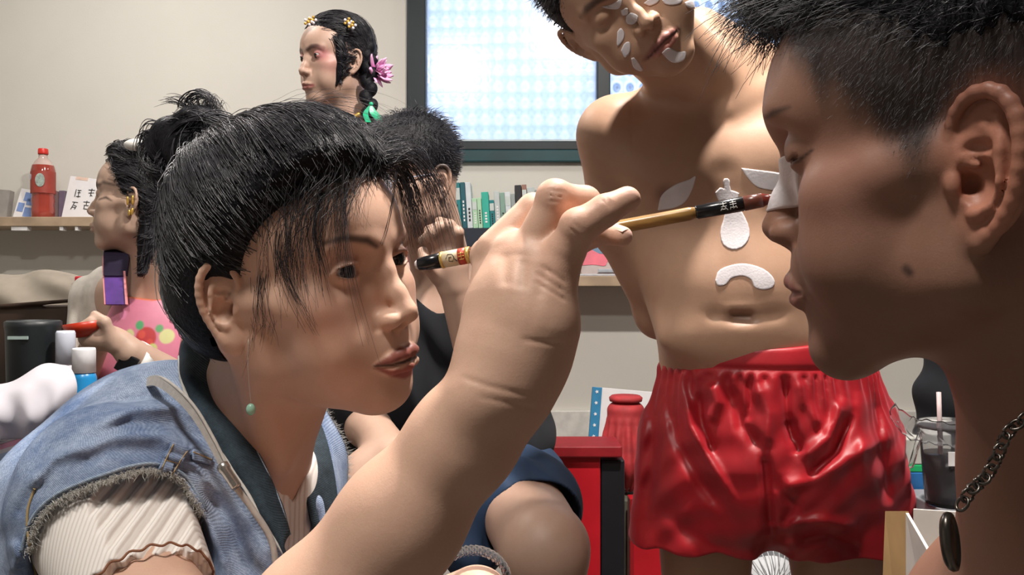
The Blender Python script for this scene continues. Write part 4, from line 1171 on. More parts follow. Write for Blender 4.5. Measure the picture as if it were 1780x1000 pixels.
# white paint over the bridge of the nose
FN = Sdf()
FN._add(lambda p: SMAN.eval(p) - .0010, MF.to_world((0, 9, 0)), .05, 'u', 0)
FN.fr = MF
FN._add(lambda p: np.maximum(np.maximum(np.abs(p[:, 0]) - (1.3 + .10 * (1.6 - p[:, 2])), np.abs(p[:, 2] - .10 - .12 * p[:, 0] ** 2) - 1.42), 7.6 - p[:, 1]), (0, 9, 0), 6, 'i', .12)
FN.fr = WORLD
adopt(sdf_obj('nose_paint', FN, MF.to_world((0, 9.3, 0)) - .04, MF.to_world((0, 9.3, 0)) + .04, .0007, m_paint, man), man, man_loc)
# hair: cropped sides, spiky top
SH = Sdf(); SH.fr = MF
SH.ell((0, -.8, 4.9), (7.55, 9.15, 8.5)); SH.ell((0, 3.0, 9.2), (5.8, 6.4, 4.4), k=2)
SH._add(lambda p: np.maximum(p[:, 1] * .55 - p[:, 2] * .83 + 3.2, 4.6 - p[:, 2] - .12 * (p[:, 1] - 2) + .5 * np.sin(p[:, 1] * 3) * np.sin(p[:, 1] * 7)), (0, 0, 0), 40, 'i', .8)
SH.disp(lambda p: .10 * np.sin(p[:, 0] * 9 + np.sin(p[:, 1] * 5)) * np.sin(p[:, 1] * 8), (0, 0, 6), 14)
SH.fr = WORLD
mh = adopt(sdf_obj('hair', SH, MF.t - .16, MF.t + .18, .0022 if not FASTM else .004, m_hair, man), man, man_loc)
rng = np.random.default_rng(11)
Vh = np.empty(len(mh.data.vertices) * 3); mh.data.vertices.foreach_get('co', Vh); Vh = Vh.reshape(-1, 3); Lh = MF.to_local(Vh)
def locks(V, L, fr, n, ln, r, dirf, rng, K=7, jit=.25):
    i = rng.choice(len(V), n); p = V[i]; l = L[i]
    nr = l - np.array([0, -.9, 4.5]); nr /= np.linalg.norm(nr, axis=1, keepdims=True)
    d0 = nr * .8 + dirf(l) * .5 + rng.normal(0, jit, l.shape); d0 /= np.linalg.norm(d0, axis=1, keepdims=True)
    d1 = dirf(l) + rng.normal(0, jit, l.shape); d1 /= np.linalg.norm(d1, axis=1, keepdims=True)
    L_ = (ln(l) if callable(ln) else ln) * rng.uniform(.6, 1.1, n); t = np.linspace(0, 1, K)[None, :, None]
    loc = l[:, None] + (d0[:, None] * t + (d1 - d0)[:, None] * t * t * .5) * L_[:, None, None]
    return fr.to_world(loc.reshape(-1, 3)).reshape(n, K, 3), rng.uniform(.6, 1.2, n) * r
pp, rr = locks(Vh, Lh, MF, 9000, lambda l: np.clip(.8 + (l[:, 2] - 4) * .28 + np.clip(l[:, 1] - 3, 0, 5) * .35, .5, 3.8), .00030,
               lambda l: np.stack([l[:, 0] * .03, .45 + .12 * l[:, 1], -.05 - .06 * np.clip(l[:, 1], 0, 9)], 1), rng)
adopt(tubes('hair_spikes', pp, rr, m_strand, man), man, man_loc)
# brow-overhanging tuft
pp, rr = px_strands([([(1400, -40, .47), (1360, -10, .478), (1325, 25, .482), (1295, 88, .485)], 300, (.010, .012), .00042),
                     ([(1420, -60, .46), (1370, -40, .47), (1330, -10, .48), (1292, 30, .485)], 420, (.012, .012), .00042),
                     ([(1400, -20, .455), (1375, 10, .465), (1350, 30, .472), (1330, 70, .475)], 300, (.012, .010), .0004),
                     ([(1440, -20, .43), (1415, 10, .43), (1395, 40, .435), (1380, 90, .44)], 60, (.008, .008), .00022)], 9, 10)
adopt(tubes('fringe', pp, rr, m_strand, man, taper=(1, 1, .3)), man, man_loc)
# stubble fade on the side of the head
vb = man_body.data.vertices; Vb = np.empty(len(vb) * 3); vb.foreach_get('co', Vb); Vb = Vb.reshape(-1, 3)
nb_ = np.empty(len(vb) * 3); vb.foreach_get('normal', nb_); nb_ = nb_.reshape(-1, 3)
Lb = MF.to_local(Vb)
dens = -hairfade(Lb) + rng.normal(0, .7, len(Lb)) - .3
okv = np.nonzero((dens > 0) & (Lb[:, 0] < 0) & (Lb[:, 2] > -4) & (np.linalg.norm((Lb - [-8.3, -1, 0]) / [2.2, 2.8, 3.6], axis=1) > 1))[0]
i = rng.choice(okv, 20000); ln = rng.uniform(.0012, .0030, len(i)) * (1 + np.clip(-hairfade(Lb[i]) * .35, 0, 2.2))
dn = nb_[i] * .45 + np.array([-.35, .2, -.75]) + rng.normal(0, .22, (len(i), 3)); dn /= np.linalg.norm(dn, axis=1, keepdims=True)
pp = Vb[i][:, None] + rng.normal(0, .0006, (len(i), 1, 3)) + dn[:, None] * ln[:, None, None] * np.linspace(0, 1, 3)[None, :, None]
adopt(tubes('cropped_side_hair', pp, rng.uniform(.00005, .0001, len(i)), m_strand, man), man, man_loc)
# necklace
m_chain = plain('dark_steel_chain', (.10, .09, .08), .28, .3, 80, metal=.9)
neck = empty('necklace', (0, 0, 0))
cp = catmull([P(1830, 690, .398), P(1785, 726, .396), P(1752, 752, .395), P(1733, 795, .394), P(1712, 832, .394), P(1690, 850, .394), P(1668, 884, .394)], 15)
for i in range(len(cp) - 1):
    a, b = cp[i], cp[i + 1]; c = (a + b) / 2; d = b - a; L_ = np.linalg.norm(d) * .72; d /= np.linalg.norm(d)
    u = np.cross(d, [0, 1, 0]); u /= np.linalg.norm(u)
    if i % 2: u = np.cross(d, u) * .9 + u * .45; u /= np.linalg.norm(u)
    tw = rng.uniform(-.3, .3); 
    t = np.linspace(0, 2 * math.pi + .25, 24)
    link_p = c + np.outer(np.cos(t), d) * L_ + np.outer(np.sin(t), u) * .0025
    tube('chain_link', link_p, .00078, m_chain, neck, sides=8, raw=True)
pc = P(1652, 942, .398)
pr = [(0, -.0022), (.0070, -.0022), (.0082, -.0012), (.0086, 0), (.0082, .0016), (.0072, .0020), (.0066, .0010), (.004, .0014), (0, .0018)]
pd = lathe('pendant', pr, (0, 0, 0), m_chain, neck, 32, (0, 0, 1)); pd.data.transform(Matrix.Translation(Vector(pc)) @ Matrix.Rotation(math.radians(-8), 4, 'Y') @ Matrix.Rotation(math.radians(50), 4, 'Z') @ Matrix.Rotation(math.radians(90), 4, 'X') @ Matrix.Diagonal((1.0, 1.62, 1.2, 1)))

# ------------------------------------------------------------------ the bare-chested man with body paint
shm = empty('person', tuple(P(1330, 640, 1.36) * [1, 1, 0])); shm_loc = np.array(shm.location)
TF = head_frame(-18, -30, 41, P(1079, 4, 1.135), .0100)
def lips_and_seam_S():
    S.paint('px', [[(1120, 104), (1138, 84), (1158, 62), (1176, 48)], [3, 8, 8, 3], .8, 1.12], (.26, .09, .08), 4, .8)
    S.paint('px', [[(1136, 98), (1150, 84), (1172, 62)], [3, 6, 5], .8, 1.12], (.50, .20, .17), 3, .8)
    S.paint('px', [[(1124, 104), (1138, 90), (1156, 70), (1180, 51)], [1.2, 2, 2, 2], .8, 1.12], (.05, .02, .02), 2, .9)  # shade between the lips painted as a dark line
m_skinS = skin('bare_skin', .5, .08)
SKS = (.50, .31, .21)
S = Sdf(); S.fr = TF
head(S, dict(eye='closed', cheek=.5, jawx=.5, lip=.05))
S.paint('line', [[(1.2, 9.1, 3.1), (2.6, 8.85, 3.6), (3.9, 8.1, 3.7), (5.1, 6.9, 3.3)], [.42, .5, .45, .3]], (.03, .02, .02), .25, .8, sym=True)
S.paint('line', [[(1.9, 8.1, 1.2), (2.7, 8.6, .92), (3.6, 8.5, .86), (4.6, 7.8, 1.1)], .12], (.03, .02, .02), .15, .9, sym=True)
S.paint('line', [[(2.4, 8.7, -5.85), (1.2, 9.8, -5.4), (0, 10.2, -5.3)], [.2, .38, .42]], (.30, .10, .08), .15, .8, sym=True)
S.paint('line', [[(2.2, 8.6, -6.05), (1.2, 9.4, -6.4), (0, 9.9, -6.5)], [.2, .42, .5]], (.42, .16, .13), .15, .8, sym=True)
S.paint('line', [[(2.6, 8.7, -5.9), (1.4, 9.7, -5.88), (0, 10.3, -5.82), (-1.4, 9.7, -5.88), (-2.6, 8.7, -5.9)], .12], (.05, .02, .02), .1, .9)  # dark line paints in the shade of the mouth seam
S.fr = WORLD
S.cap(TF.to_world((0, -1.6, -3)), P(1245, 165, 1.31), .055, .060, k=.03)
S.ell(P(1335, 650, 1.37), (.165, .115, .11), k=.04)
S.ell(P(1312, 540, 1.345), (.155, .112, .13), k=.06)
S.ell(P(1268, 370, 1.345), (.168, .115, .175), k=.07)
S.ell(P(1180, 285, 1.275), (.090, .055, .062), k=.04); S.ell(P(1358, 275, 1.275), (.090, .055, .062), k=.04)
S.cap(P(1240, 205, 1.335), P(1074, 232, 1.32), .058, .056, k=.05)
S.cap(P(1240, 205, 1.335), P(1445, 190, 1.34), .058, .056, k=.05)
S.cap(P(1215, 60, 1.31), P(1400, 170, 1.36), .040, .045, k=.05)
S.chain([P(1068, 238, 1.32), P(1074, 380, 1.36), P(1148, 545, 1.45), P(1300, 610, 1.52)], [.054, .045, .037, .03], k=.025, kk=.03)
S.chain([P(1455, 205, 1.335), P(1490, 380, 1.37), P(1440, 545, 1.46), P(1330, 612, 1.53)], [.054, .045, .037, .03], k=.025, kk=.03)
S.ell(P(1300, 500, 1.285), (.105, .062, .065), k=.05); S.ell(P(1300, 585, 1.285), (.125, .050, .040), k=.05)
S.cap(P(1268, 300, 1.205), P(1285, 520, 1.205), .008, .008, k=.03, mode='s')
S.pxridge([(1225, 546), (1260, 551), (1320, 551), (1370, 544)], -.0035, 12, 1.24)
S.pxridge([(1268, 550), (1290, 549), (1312, 551)], -.006, 9, 1.24)
S.ell(P(1290, 553, 1.215), (.018, .016, .007), k=.012, mode='s')
S.cap(P(1165, 165, 1.27), P(1245, 195, 1.255), .010, .010, k=.02); S.cap(P(1345, 150, 1.28), P(1262, 190, 1.255), .010, .010, k=.02)
lips_and_seam_S()
S.paint('ell', [P(1290, 553, 1.222), (.02, .02, .009)], (.10, .05, .04), .012, .8)  # shade of the navel hollow painted into the skin colour
S.paint('ell', [P(1160, 335, 1.22), (.014, .05, .012)], (.22, .11, .09), .01, .8)
S.cap(P(1228, 800, 1.38), P(1225, 1150, 1.37), .085, .058, k=.03); S.cap(P(1225, 1150, 1.37), P(1225, 1560, 1.40), .056, .036, k=.03)
S.cap(P(1440, 800, 1.38), P(1465, 1150, 1.37), .085, .058, k=.03); S.cap(P(1465, 1150, 1.37), P(1475, 1560, 1.40), .056, .036, k=.03)
for fx_ in (1225, 1478): S.cap(P(fx_, 1590, 1.41), P(fx_, 1715, 1.26), .040, .032, k=.03)
sb = adopt(sdf_obj('body', S, (-.02, 1.0, -.02), (.62, 1.62, 1.56), .003 if not FASTM else .005, m_skinS, shm, SKS), shm, shm_loc)
SSH = S
hm = .0012 if not FASTM else .0025
marks = [([(1143, 366), (1150, 340), (1172, 322), (1198, 312), (1209, 307), (1203, 330), (1190, 352), (1170, 362)], 1.23),
         ([(1288, 292), (1320, 296), (1350, 300), (1366, 306), (1375, 330), (1352, 332), (1318, 326), (1300, 310)], 1.23),
         ([(1243, 335), (1252, 326), (1259, 328), (1257, 312), (1268, 312), (1270, 330), (1285, 336), (1281, 356), (1292, 372), (1302, 395), (1302, 415), (1290, 430), (1272, 434), (1256, 424), (1252, 402), (1258, 380), (1262, 350), (1250, 350)], 1.23),
         ([(1243, 488), (1250, 470), (1275, 460), (1300, 459), (1328, 468), (1345, 484), (1345, 498), (1330, 504), (1312, 500), (1305, 486), (1290, 480), (1272, 484), (1262, 495), (1248, 497)], 1.23)]
for o_, dd in marks: film('body_paint', SSH, o_, dd, .08, .0012, hm, m_paint, shm, shm_loc)
fmarks = [[(1045, 11), (1062, 8), (1080, -2), (1080, 8), (1073, 16), (1055, 15)], [(1118, 6), (1130, -2), (1146, -2), (1142, 5), (1130, 10)], [(1150, 0), (1165, -4), (1186, -2), (1182, 6), (1168, 9), (1156, 7)], [(1190, 4), (1203, 0), (1211, 7), (1208, 15), (1194, 12)],
          [(1079, 18), (1090, 14), (1092, 24), (1082, 27)], [(1088, 28), (1097, 22), (1109, 28), (1106, 38), (1098, 43), (1089, 40)], [(1073, 55), (1079, 49), (1085, 56), (1084, 68), (1073, 80)],
          [(1079, 88), (1086, 75), (1095, 74), (1095, 90), (1086, 100)], [(1097, 102), (1103, 101), (1117, 120), (1112, 124), (1101, 117)], [(1150, 92), (1162, 83), (1178, 90), (1192, 90), (1190, 103), (1178, 109), (1165, 107)]]
for o_ in fmarks: film('face_paint', SSH, o_, 1.04, .09, .0010, hm * .8, m_paint, shm, shm_loc, 30)
# hair
SH = Sdf(); SH.fr = TF
SH.ell((0, -1.0, 5.2), (8.0, 9.6, 8.8)); SH._add(lambda p: np.maximum(p[:, 1] * .70 - p[:, 2] * .70 + .2 , .5 - p[:, 2] - .5 * np.clip(-p[:, 1], 0, 6)), (0, 0, 0), 40, 'i', .8)
SH.fr = WORLD
sh_h = adopt(sdf_obj('hair', SH, TF.t - .17, TF.t + .17, .004, m_hair, shm), shm, shm_loc)
Vq = np.empty(len(sh_h.data.vertices) * 3); sh_h.data.vertices.foreach_get('co', Vq); Vq = Vq.reshape(-1, 3)
pp, rr = locks(Vq, TF.to_local(Vq), TF, 3200, lambda l: np.clip(.8 + (l[:, 2] - 4) * .2, .5, 2.6), .0005, lambda l: np.stack([l[:, 0] * .05, .35 + .08 * l[:, 1], -.2 - .04 * np.clip(l[:, 1], 0, 9)], 1), rng)
adopt(tubes('hair_strands', pp, rr, m_strand, shm), shm, shm_loc)
# shorts
ns = NT('red_satin'); f = ns.noise(18, 4)
ns.set(Base_Color=ns.ramp(f, [(.3, (.24, .003, .008)), (.7, (.38, .006, .013))]), Roughness=.48, Normal=ns.bump(ns.noise(700, 2), .08, .001))
ns.b.inputs['Sheen Weight'].default_value = .25; ns.b.inputs['Sheen Tint'].default_value = (1, .2, .25, 1)
SS = Sdf(); FY = ((0, 1, 0), 1.09)
SS.cap(P(1328, 640, 1.365), P(1340, 780, 1.365), .165, .185, flat=FY)
SS.cap(P(1235, 770, 1.365), P(1216, 960, 1.365), .112, .112, k=.03, flat=FY)
SS.cap(P(1440, 770, 1.365), P(1470, 1000, 1.365), .112, .118, k=.03, flat=FY)
SS.cap(P(1340, 930, 1.2), P(1345, 1100, 1.5), .012, .035, k=.02, mode='s')
zt = P(0, 604, 1.24)[2]
SS._add(lambda p: np.maximum(p[:, 2] - (zt + .45 * (p[:, 0] - .31) ** 2 + .08 * (p[:, 1] - 1.25)), (P(0, 968, 1.27)[2] - .05 * np.clip(p[:, 0] - .33, 0, .1)) - p[:, 2]), P(1340, 780, 1.36), 2, 'i', .004)
def pleats(p):
    th = np.arctan2(p[:, 1] - 1.365, p[:, 0] - .41); dz = np.clip(zt - .035 - p[:, 2], 0, 1)
    g = np.exp(-dz / .045) * np.clip(dz / .008, 0, 1)
    a = .0035 * np.sin(th * 46 + 2 * np.sin(th * 9)) * g
    b = .0022 * np.sin(p[:, 0] * 75 + p[:, 2] * 22 + 2.2 * np.sin(p[:, 2] * 16 + p[:, 0] * 11)) * np.clip(dz / .12, 0, 1)
    c = .0012 * np.sin(p[:, 0] * 82 - p[:, 2] * 120 + 2 * np.sin(p[:, 0] * 30)) * np.clip(dz / .1, 0, 1)
    wb = .0025 * np.exp(-((p[:, 2] - (zt - .030)) / .004) ** 2)
    return a + b + c + wb
SS.disp(pleats, P(1340, 780, 1.36), 2)
for pts, am, sg in [([(1180, 650), (1200, 740), (1240, 810), (1275, 870)], .010, 9), ([(1160, 690), (1180, 770), (1220, 840), (1260, 890)], -.009, 12), ([(1235, 665), (1245, 700), (1232, 735)], .010, 12), ([(1215, 680), (1222, 740), (1240, 790)], -.008, 9),
                    ([(1268, 670), (1290, 740), (1325, 780)], -.010, 12), ([(1320, 665), (1335, 720), (1332, 780)], .010, 12), ([(1300, 660), (1305, 700), (1300, 735)], -.006, 7), ([(1365, 660), (1368, 720), (1375, 780)], -.010, 8), ([(1390, 660), (1400, 700), (1430, 745)], .006, 10),
                    ([(1470, 690), (1440, 760), (1390, 800)], .010, 12), ([(1480, 720), (1450, 790), (1405, 830)], -.010, 9), ([(1370, 730), (1385, 770), (1390, 790)], -.012, 10), ([(1350, 850), (1400, 840), (1470, 800), (1540, 760)], .008, 14), ([(1345, 830), (1380, 880), (1360, 920)], -.008, 12),
                    ([(1360, 915), (1420, 905), (1490, 915)], .008, 10), ([(1380, 935), (1440, 930), (1500, 960)], -.008, 12), ([(1520, 680), (1530, 780), (1545, 880)], -.007, 10), ([(1490, 680), (1500, 760), (1500, 840)], .006, 12), ([(1120, 700), (1112, 800), (1108, 880)], .006, 10), ([(1140, 690), (1135, 800), (1125, 900)], -.006, 10),
                    ([(1330, 790), (1335, 850), (1340, 930)], -.012, 10), ([(1150, 880), (1200, 930), (1270, 960)], -.004, 14)]:
    SS.pxridge(pts, am, sg, 1.25, .15)
SS.cap(TF.t, TF.t, .001)
shorts = adopt(sdf_obj('shorts', SS, (.12, 1.15, .52), (.68, 1.58, 1.06), .0032 if not FASTM else .005, ns.m, shm, fudge=4), shm, shm_loc)
# ------------------------------------------------------------------ seated man in black behind the painter
hb = .003 if not FASTM else .005
bkm = empty('person', tuple(P(800, 800, 1.68) * [1, 1, 0])); bkm_loc = np.array(bkm.location)
BF = head_frame(-48, -14, 2, P(722, 325, 1.60), .0100)
SKB = (.50, .33, .25)
S = Sdf(); S.fr = BF; head(S, dict(eye='closed', cheek=.3))
S.paint('line', [[(1.2, 9.1, 3.0), (2.6, 8.85, 3.5), (3.9, 8.1, 3.6), (5.1, 6.9, 3.2)], [.42, .5, .45, .3]], (.03, .02, .02), .25, .8, sym=True)
S.paint('fn', [lambda p: 3.4 - (p[:, 2] - np.clip(.6 * (p[:, 1] - 2), -3.5, 9))], (.02, .02, .022), .8, .9)
S.fr = WORLD
S.cap(BF.to_world((0, -1.6, -3)), P(775, 500, 1.70), .055, .06, k=.03)
S.cap(P(700, 560, 1.68), P(870, 560, 1.70), .065, .065, k=.05)
S.chain([P(868, 560, 1.70), P(850, 700, 1.52), P(792, 505, 1.46)], [.048, .040, .027], k=.02, kk=.02)   # raised arm
S.ell(P(780, 462, 1.45), (.034, .026, .042), k=.02)
for a, b, c in [((768, 440), (752, 405), (735, 418)), ((778, 432), (764, 395), (745, 400)), ((788, 432), (782, 392), (764, 385)), ((798, 440), (796, 404), (780, 392))]:
    S.chain([P(*a, 1.45), P(*b, 1.42), P(*c, 1.44)], [.011, .0095, .008], k=.006, kk=.004)
S.chain([P(760, 480, 1.44), P(742, 462, 1.42), P(735, 438, 1.43)], [.013, .011, .009], k=.008, kk=.004)
S.chain([P(690, 560, 1.66), P(640, 740, 1.55), P(690, 800, 1.35)], [.048, .038, .03], k=.02, kk=.02)
S.chain([P(865, 810, 1.78), P(946, 955, 1.33)], [.085, .068], k=.03); S.chain([P(946, 955, 1.33), P(960, 1300, 1.42), P(960, 1590, 1.48)], [.064, .055, .036], k=.02, kk=.03)
S.chain([P(760, 820, 1.76), P(655, 850, 1.38)], [.085, .066], k=.03); S.chain([P(655, 850, 1.38), P(650, 1280, 1.42), P(650, 1570, 1.50)], [.062, .055, .036], k=.02, kk=.03)
for fx_, d_ in ((960, 1.46), (650, 1.48)): S.cap(P(fx_, 1590, d_), P(fx_, 1680, d_ - .15), .04, .03, k=.03)
S.ell(P(820, 800, 1.75), (.16, .13, .10), k=.03)
adopt(sdf_obj('body', S, (-.40, 1.08, -.02), (.24, 1.95, 1.40), hb, m_skinS, bkm, SKB), bkm, bkm_loc)
SH = Sdf(); SH.fr = BF
SH.ell((0, -1.0, 5.3), (7.9, 9.5, 8.6)); SH._add(lambda p: np.maximum(p[:, 1] * .75 - p[:, 2] * .66 - .3, 2.2 - p[:, 2] - .9 * np.clip(-p[:, 1], 0, 8)), (0, 0, 0), 40, 'i', .8); SH.fr = WORLD
bh = adopt(sdf_obj('hair', SH, BF.t - .17, BF.t + .17, .004, m_hair, bkm), bkm, bkm_loc)
Vq = np.empty(len(bh.data.vertices) * 3); bh.data.vertices.foreach_get('co', Vq); Vq = Vq.reshape(-1, 3)
pp, rr = locks(Vq, BF.to_local(Vq), BF, 2600, lambda l: np.clip(1.2 + (l[:, 2] - 4) * .2, .6, 3.0), .0006, lambda l: np.stack([l[:, 0] * .05, .2 + .12 * l[:, 1], -.35 - .05 * np.clip(l[:, 1], 0, 9)], 1), rng)
adopt(tubes('hair_strands', pp, rr, m_strand, bkm), bkm, bkm_loc)
m_blk = plain('black_cotton', (.004, .005, .008), .95, .3, 20)
ST = Sdf()
ST.ell(P(800, 690, 1.74), (.185, .13, .27)); ST.cap(P(690, 565, 1.69), P(875, 565, 1.71), .078, .078, k=.06)
ST.chain([P(872, 565, 1.70), P(860, 668, 1.60)], [.064, .058], k=.03); ST.chain([P(690, 565, 1.68), P(655, 690, 1.60)], [.064, .058], k=.03)
ST.ell(P(845, 770, 1.66), (.13, .13, .09), k=.05)
ST.disp(lambda p: .004 * np.sin(p[:, 2] * 60 + p[:, 0] * 30 + 2 * np.sin(p[:, 0] * 40)), P(800, 690, 1.7), .5)
ST.cap(BF.to_world((0, -1.6, -3)), P(770, 510, 1.68), .062, .066, k=.01, mode='s')
ST.ell(P(655, 700, 1.62), (.10, .10, .13), k=.03)
adopt(sdf_obj('black_t_shirt', ST, (-.42, 1.35, .55), (.26, 1.98, 1.16), hb * 1.3, m_blk, bkm), bkm, bkm_loc)
m_navy = plain('navy_cotton', (.010, .030, .075), .75, .35, 14)
SC = Sdf()
SC.ell(P(820, 815, 1.78), (.17, .14, .10)); SC.chain([P(865, 805, 1.78), P(920, 885, 1.50)], [.104, .092], k=.03); SC.chain([P(760, 815, 1.76), P(685, 850, 1.50)], [.104, .090], k=.03)
SC.disp(lambda p: .004 * np.sin((p[:, 1]) * 70 + p[:, 0] * 50 + 2 * np.sin(p[:, 0] * 30)), P(820, 815, 1.6), .5)
SC.cap(P(830, 850, 1.55), P(820, 960, 1.50), .07, .05, k=.04)
SC.cap(P(925, 905, 1.50), P(950, 965, 1.30), .082, .085, k=.005, mode='s'); SC.cap(P(680, 850, 1.49), P(650, 852, 1.32), .08, .08, k=.005, mode='s')
adopt(sdf_obj('navy_shorts', SC, (-.40, 1.30, .45), (.26, 1.98, .95), hb * 1.3, m_navy, bkm), bkm, bkm_loc)
m_wire = plain('clear_spectacle_frame', (.55, .6, .75), .2)
gl_ = [BF.to_world(q) for q in [(-7.2, .6, 1.6), (-6.9, 3, 1.7), (-6.3, 6.5, 1.8), (-5.4, 8.6, 1.7)]]
adopt(tube('spectacles', gl_, .0016, m_wire, bkm, sides=6), bkm, bkm_loc)
for sx in (-1, 1):
    t = np.linspace(0, 2 * math.pi, 30); lp = np.array([BF.to_world((sx * 3.2 + 2.2 * math.cos(a), 9.3 - .25 * abs(math.cos(a)), 1.4 + 1.7 * math.sin(a))) for a in t])
    adopt(tube('spectacles', lp, .0012, m_wire, bkm, sides=6, raw=True), bkm, bkm_loc)

# ------------------------------------------------------------------ woman with a pink flower in her braid
flw = empty('person', tuple(P(600, 400, 2.15) * [1, 1, 0])); flw_loc = np.array(flw.location)
WF = head_frame(-45, -6, -3, P(585, 113, 2.07), .0093)
SKW = (.50, .335, .26)
S = Sdf(); S.fr = WF; head(S, dict(eye='open', open_=.2, nose=-.2, jawx=-.3))
S.paint('line', [[(1.2, 9.1, 2.9), (2.6, 8.85, 3.5), (3.9, 8.1, 3.6), (5.1, 6.9, 3.1)], [.42, .5, .45, .3]], (.04, .02, .02), .3, .85, sym=True)
S.paint('line', [[(1.7, 8.2, 1.4), (2.4, 8.62, 1.8), (3.4, 8.6, 1.85), (4.6, 7.8, 1.5)], .16], (.03, .015, .02), .2, .9, sym=True)
S.paint('ell', [(4.2, 7.4, 1.7), (2.2, 2, 1.5)], (.42, .10, .14), 1.2, .6, sym=True)
S.paint('ell', [(5.2, 5.4, -.6), (2.2, 2.4, 2.4)], (.50, .16, .17), 2, .5, sym=True)
S.paint('line', [[(2.2, 8.7, -5.85), (0, 10, -5.5), (-2.2, 8.7, -5.85)], .45], (.30, .06, .07), .2, .85)
S.paint('line', [[(1.6, 9.2, -6.2), (0, 9.8, -6.4), (-1.6, 9.2, -6.2)], .42], (.32, .07, .08), .2, .85)
S.fr = WORLD
S.cap(WF.to_world((0, -1.8, -3)), P(612, 235, 2.10), .045, .05, k=.03)
S.ell(P(612, 268, 2.14), (.12, .09, .05), k=.04)
S.chain([P(540, 282, 2.12), P(516, 460, 2.12), P(575, 590, 2.00)], [.042, .035, .025], k=.02, kk=.02); S.chain([P(690, 282, 2.18), P(712, 460, 2.2), P(640, 590, 2.03)], [.042, .035, .025], k=.02, kk=.02)
for hx, hd, dx in ((588, 1.985, 1), (628, 2.0, -1)):
    S.ell(P(hx, 602, hd), (.032, .022, .030), k=.02)
    for q_ in range(4): S.chain([P(hx + dx * 10, 594 + q_ * 8, hd - .01), P(hx + dx * 26, 600 + q_ * 8, hd - .03), P(hx + dx * 30, 612 + q_ * 7, hd - .015)], [.010, .009, .007], k=.005, kk=.003)
    S.chain([P(hx, 592, hd - .01), P(hx + dx * 14, 578, hd - .02), P(hx + dx * 24, 582, hd - .02)], [.011, .009, .007], k=.006, kk=.003)
adopt(sdf_obj('body', S, (-.62, 1.85, .80), (-.20, 2.35, 1.76), hb, m_skinS, flw, SKW), flw, flw_loc)
for sx in (-1, 1): eyeball(WF, (sx * 3.15, 7.12, 1.5), 1.27, (0, 1, -.3), flw, flw_loc)
SH = Sdf(); SH.fr = WF
SH.ell((0, -1.2, 4.9), (8.2, 9.5, 8.7)); SH.ell((0, -4.5, 0), (6.8, 4.8, 6), k=3)
SH._add(lambda p: p[:, 1] * .80 - p[:, 2] * .60 - .9 + .05 * p[:, 0] ** 2, (0, 0, 0), 40, 'i', .8)
SH.ell((-7.4, .2, -1.2), (2.4, 2.0, 3.0), k=.5, mode='s'); SH.chain([(-7.0, 3.2, 5), (-7.0, 3.2, 1), (-6.2, 3.6, -3.5), (-5.6, 4.2, -6)], [1.2, 1.3, .9, .3], k=1); SH.chain([(7.0, 3.2, 5), (7.0, 3.2, 1), (6.2, 3.6, -3.5)], [1.2, 1.3, .5], k=1)
SH.disp(lambda p: .05 * np.sin(p[:, 0] * 6 + p[:, 1] * 3), (0, 0, 4), 14)
SH.fr = WORLD
adopt(sdf_obj('hair', SH, WF.t - .16, WF.t + .18, .003, m_hair, flw), flw, flw_loc)
def back_strands(SHx, fr, lo_, hi_, root, loc, tgt, n=260, per=14):
    Vq = np.empty(len(root.data.vertices) * 3); root.data.vertices.foreach_get('co', Vq); Vq = Vq.reshape(-1, 3)
    p, r = clumped(SHx, Vq, n, per, fr.to_world(tgt), [.012, .012, .02], rng, K=10, spread=.005, rad=(.0004, .0009), sag=fr.t)
    return tubes('hair_strands', p, r, m_strand, root.parent)
fh = [o for o in bpy.data.objects if o.parent == flw and o.name.startswith('hair')][0]
adopt(back_strands(SH, WF, None, None, fh, None, (-5.5, -5, -2)), flw, flw_loc)
SB = Sdf(); 
bp_ = catmull([P(628, 60, 2.06), P(640, 95, 2.05), P(642, 130, 2.04), P(640, 170, 2.03), P(645, 215, 2.02)], 13)
for i, q in enumerate(bp_): SB.ell(q + np.array([.006 * (-1) ** i, 0, 0]), (.015, .014, .019), k=.004, rot=(0, 25 * (-1) ** i, 0))
adopt(sdf_obj('braid', SB, bp_.min(0) - .04, bp_.max(0) + .04, .0022, m_hair, flw), flw, flw_loc)
SD = Sdf(); SD.cap(P(540, 282, 2.14), P(690, 282, 2.16), .055, .055); SD.ell(P(600, 520, 2.2), (.12, .10, .26), k=.06); SD.cap(P(590, 700, 2.2), P(560, 1250, 2.2), .10, .16, k=.05)
SD.cap(P(540, 284, 2.12), P(522, 430, 2.12), .055, .06, k=.02); SD.cap(P(690, 284, 2.18), P(706, 430, 2.2), .055, .06, k=.02)
SD.cap(WF.to_world((0, -1.8, -3)), P(612, 240, 2.10), .052, .058, k=.01, mode='s')
adopt(sdf_obj('pink_dress', SD, (-.80, 1.75, -.05), (.05, 2.5, 1.42), .008, plain('pink_cotton', (.55, .16, .28), .8), flw), flw, flw_loc)
m_gold = plain('gold_trim', (.62, .38, .08), .35, .2, 60, metal=.6)
adopt(tube('collar', [P(600, 205, 2.07), P(612, 205, 2.045), P(628, 196, 2.05), P(636, 188, 2.08)], .006, m_gold, flw, sides=8), flw, flw_loc)
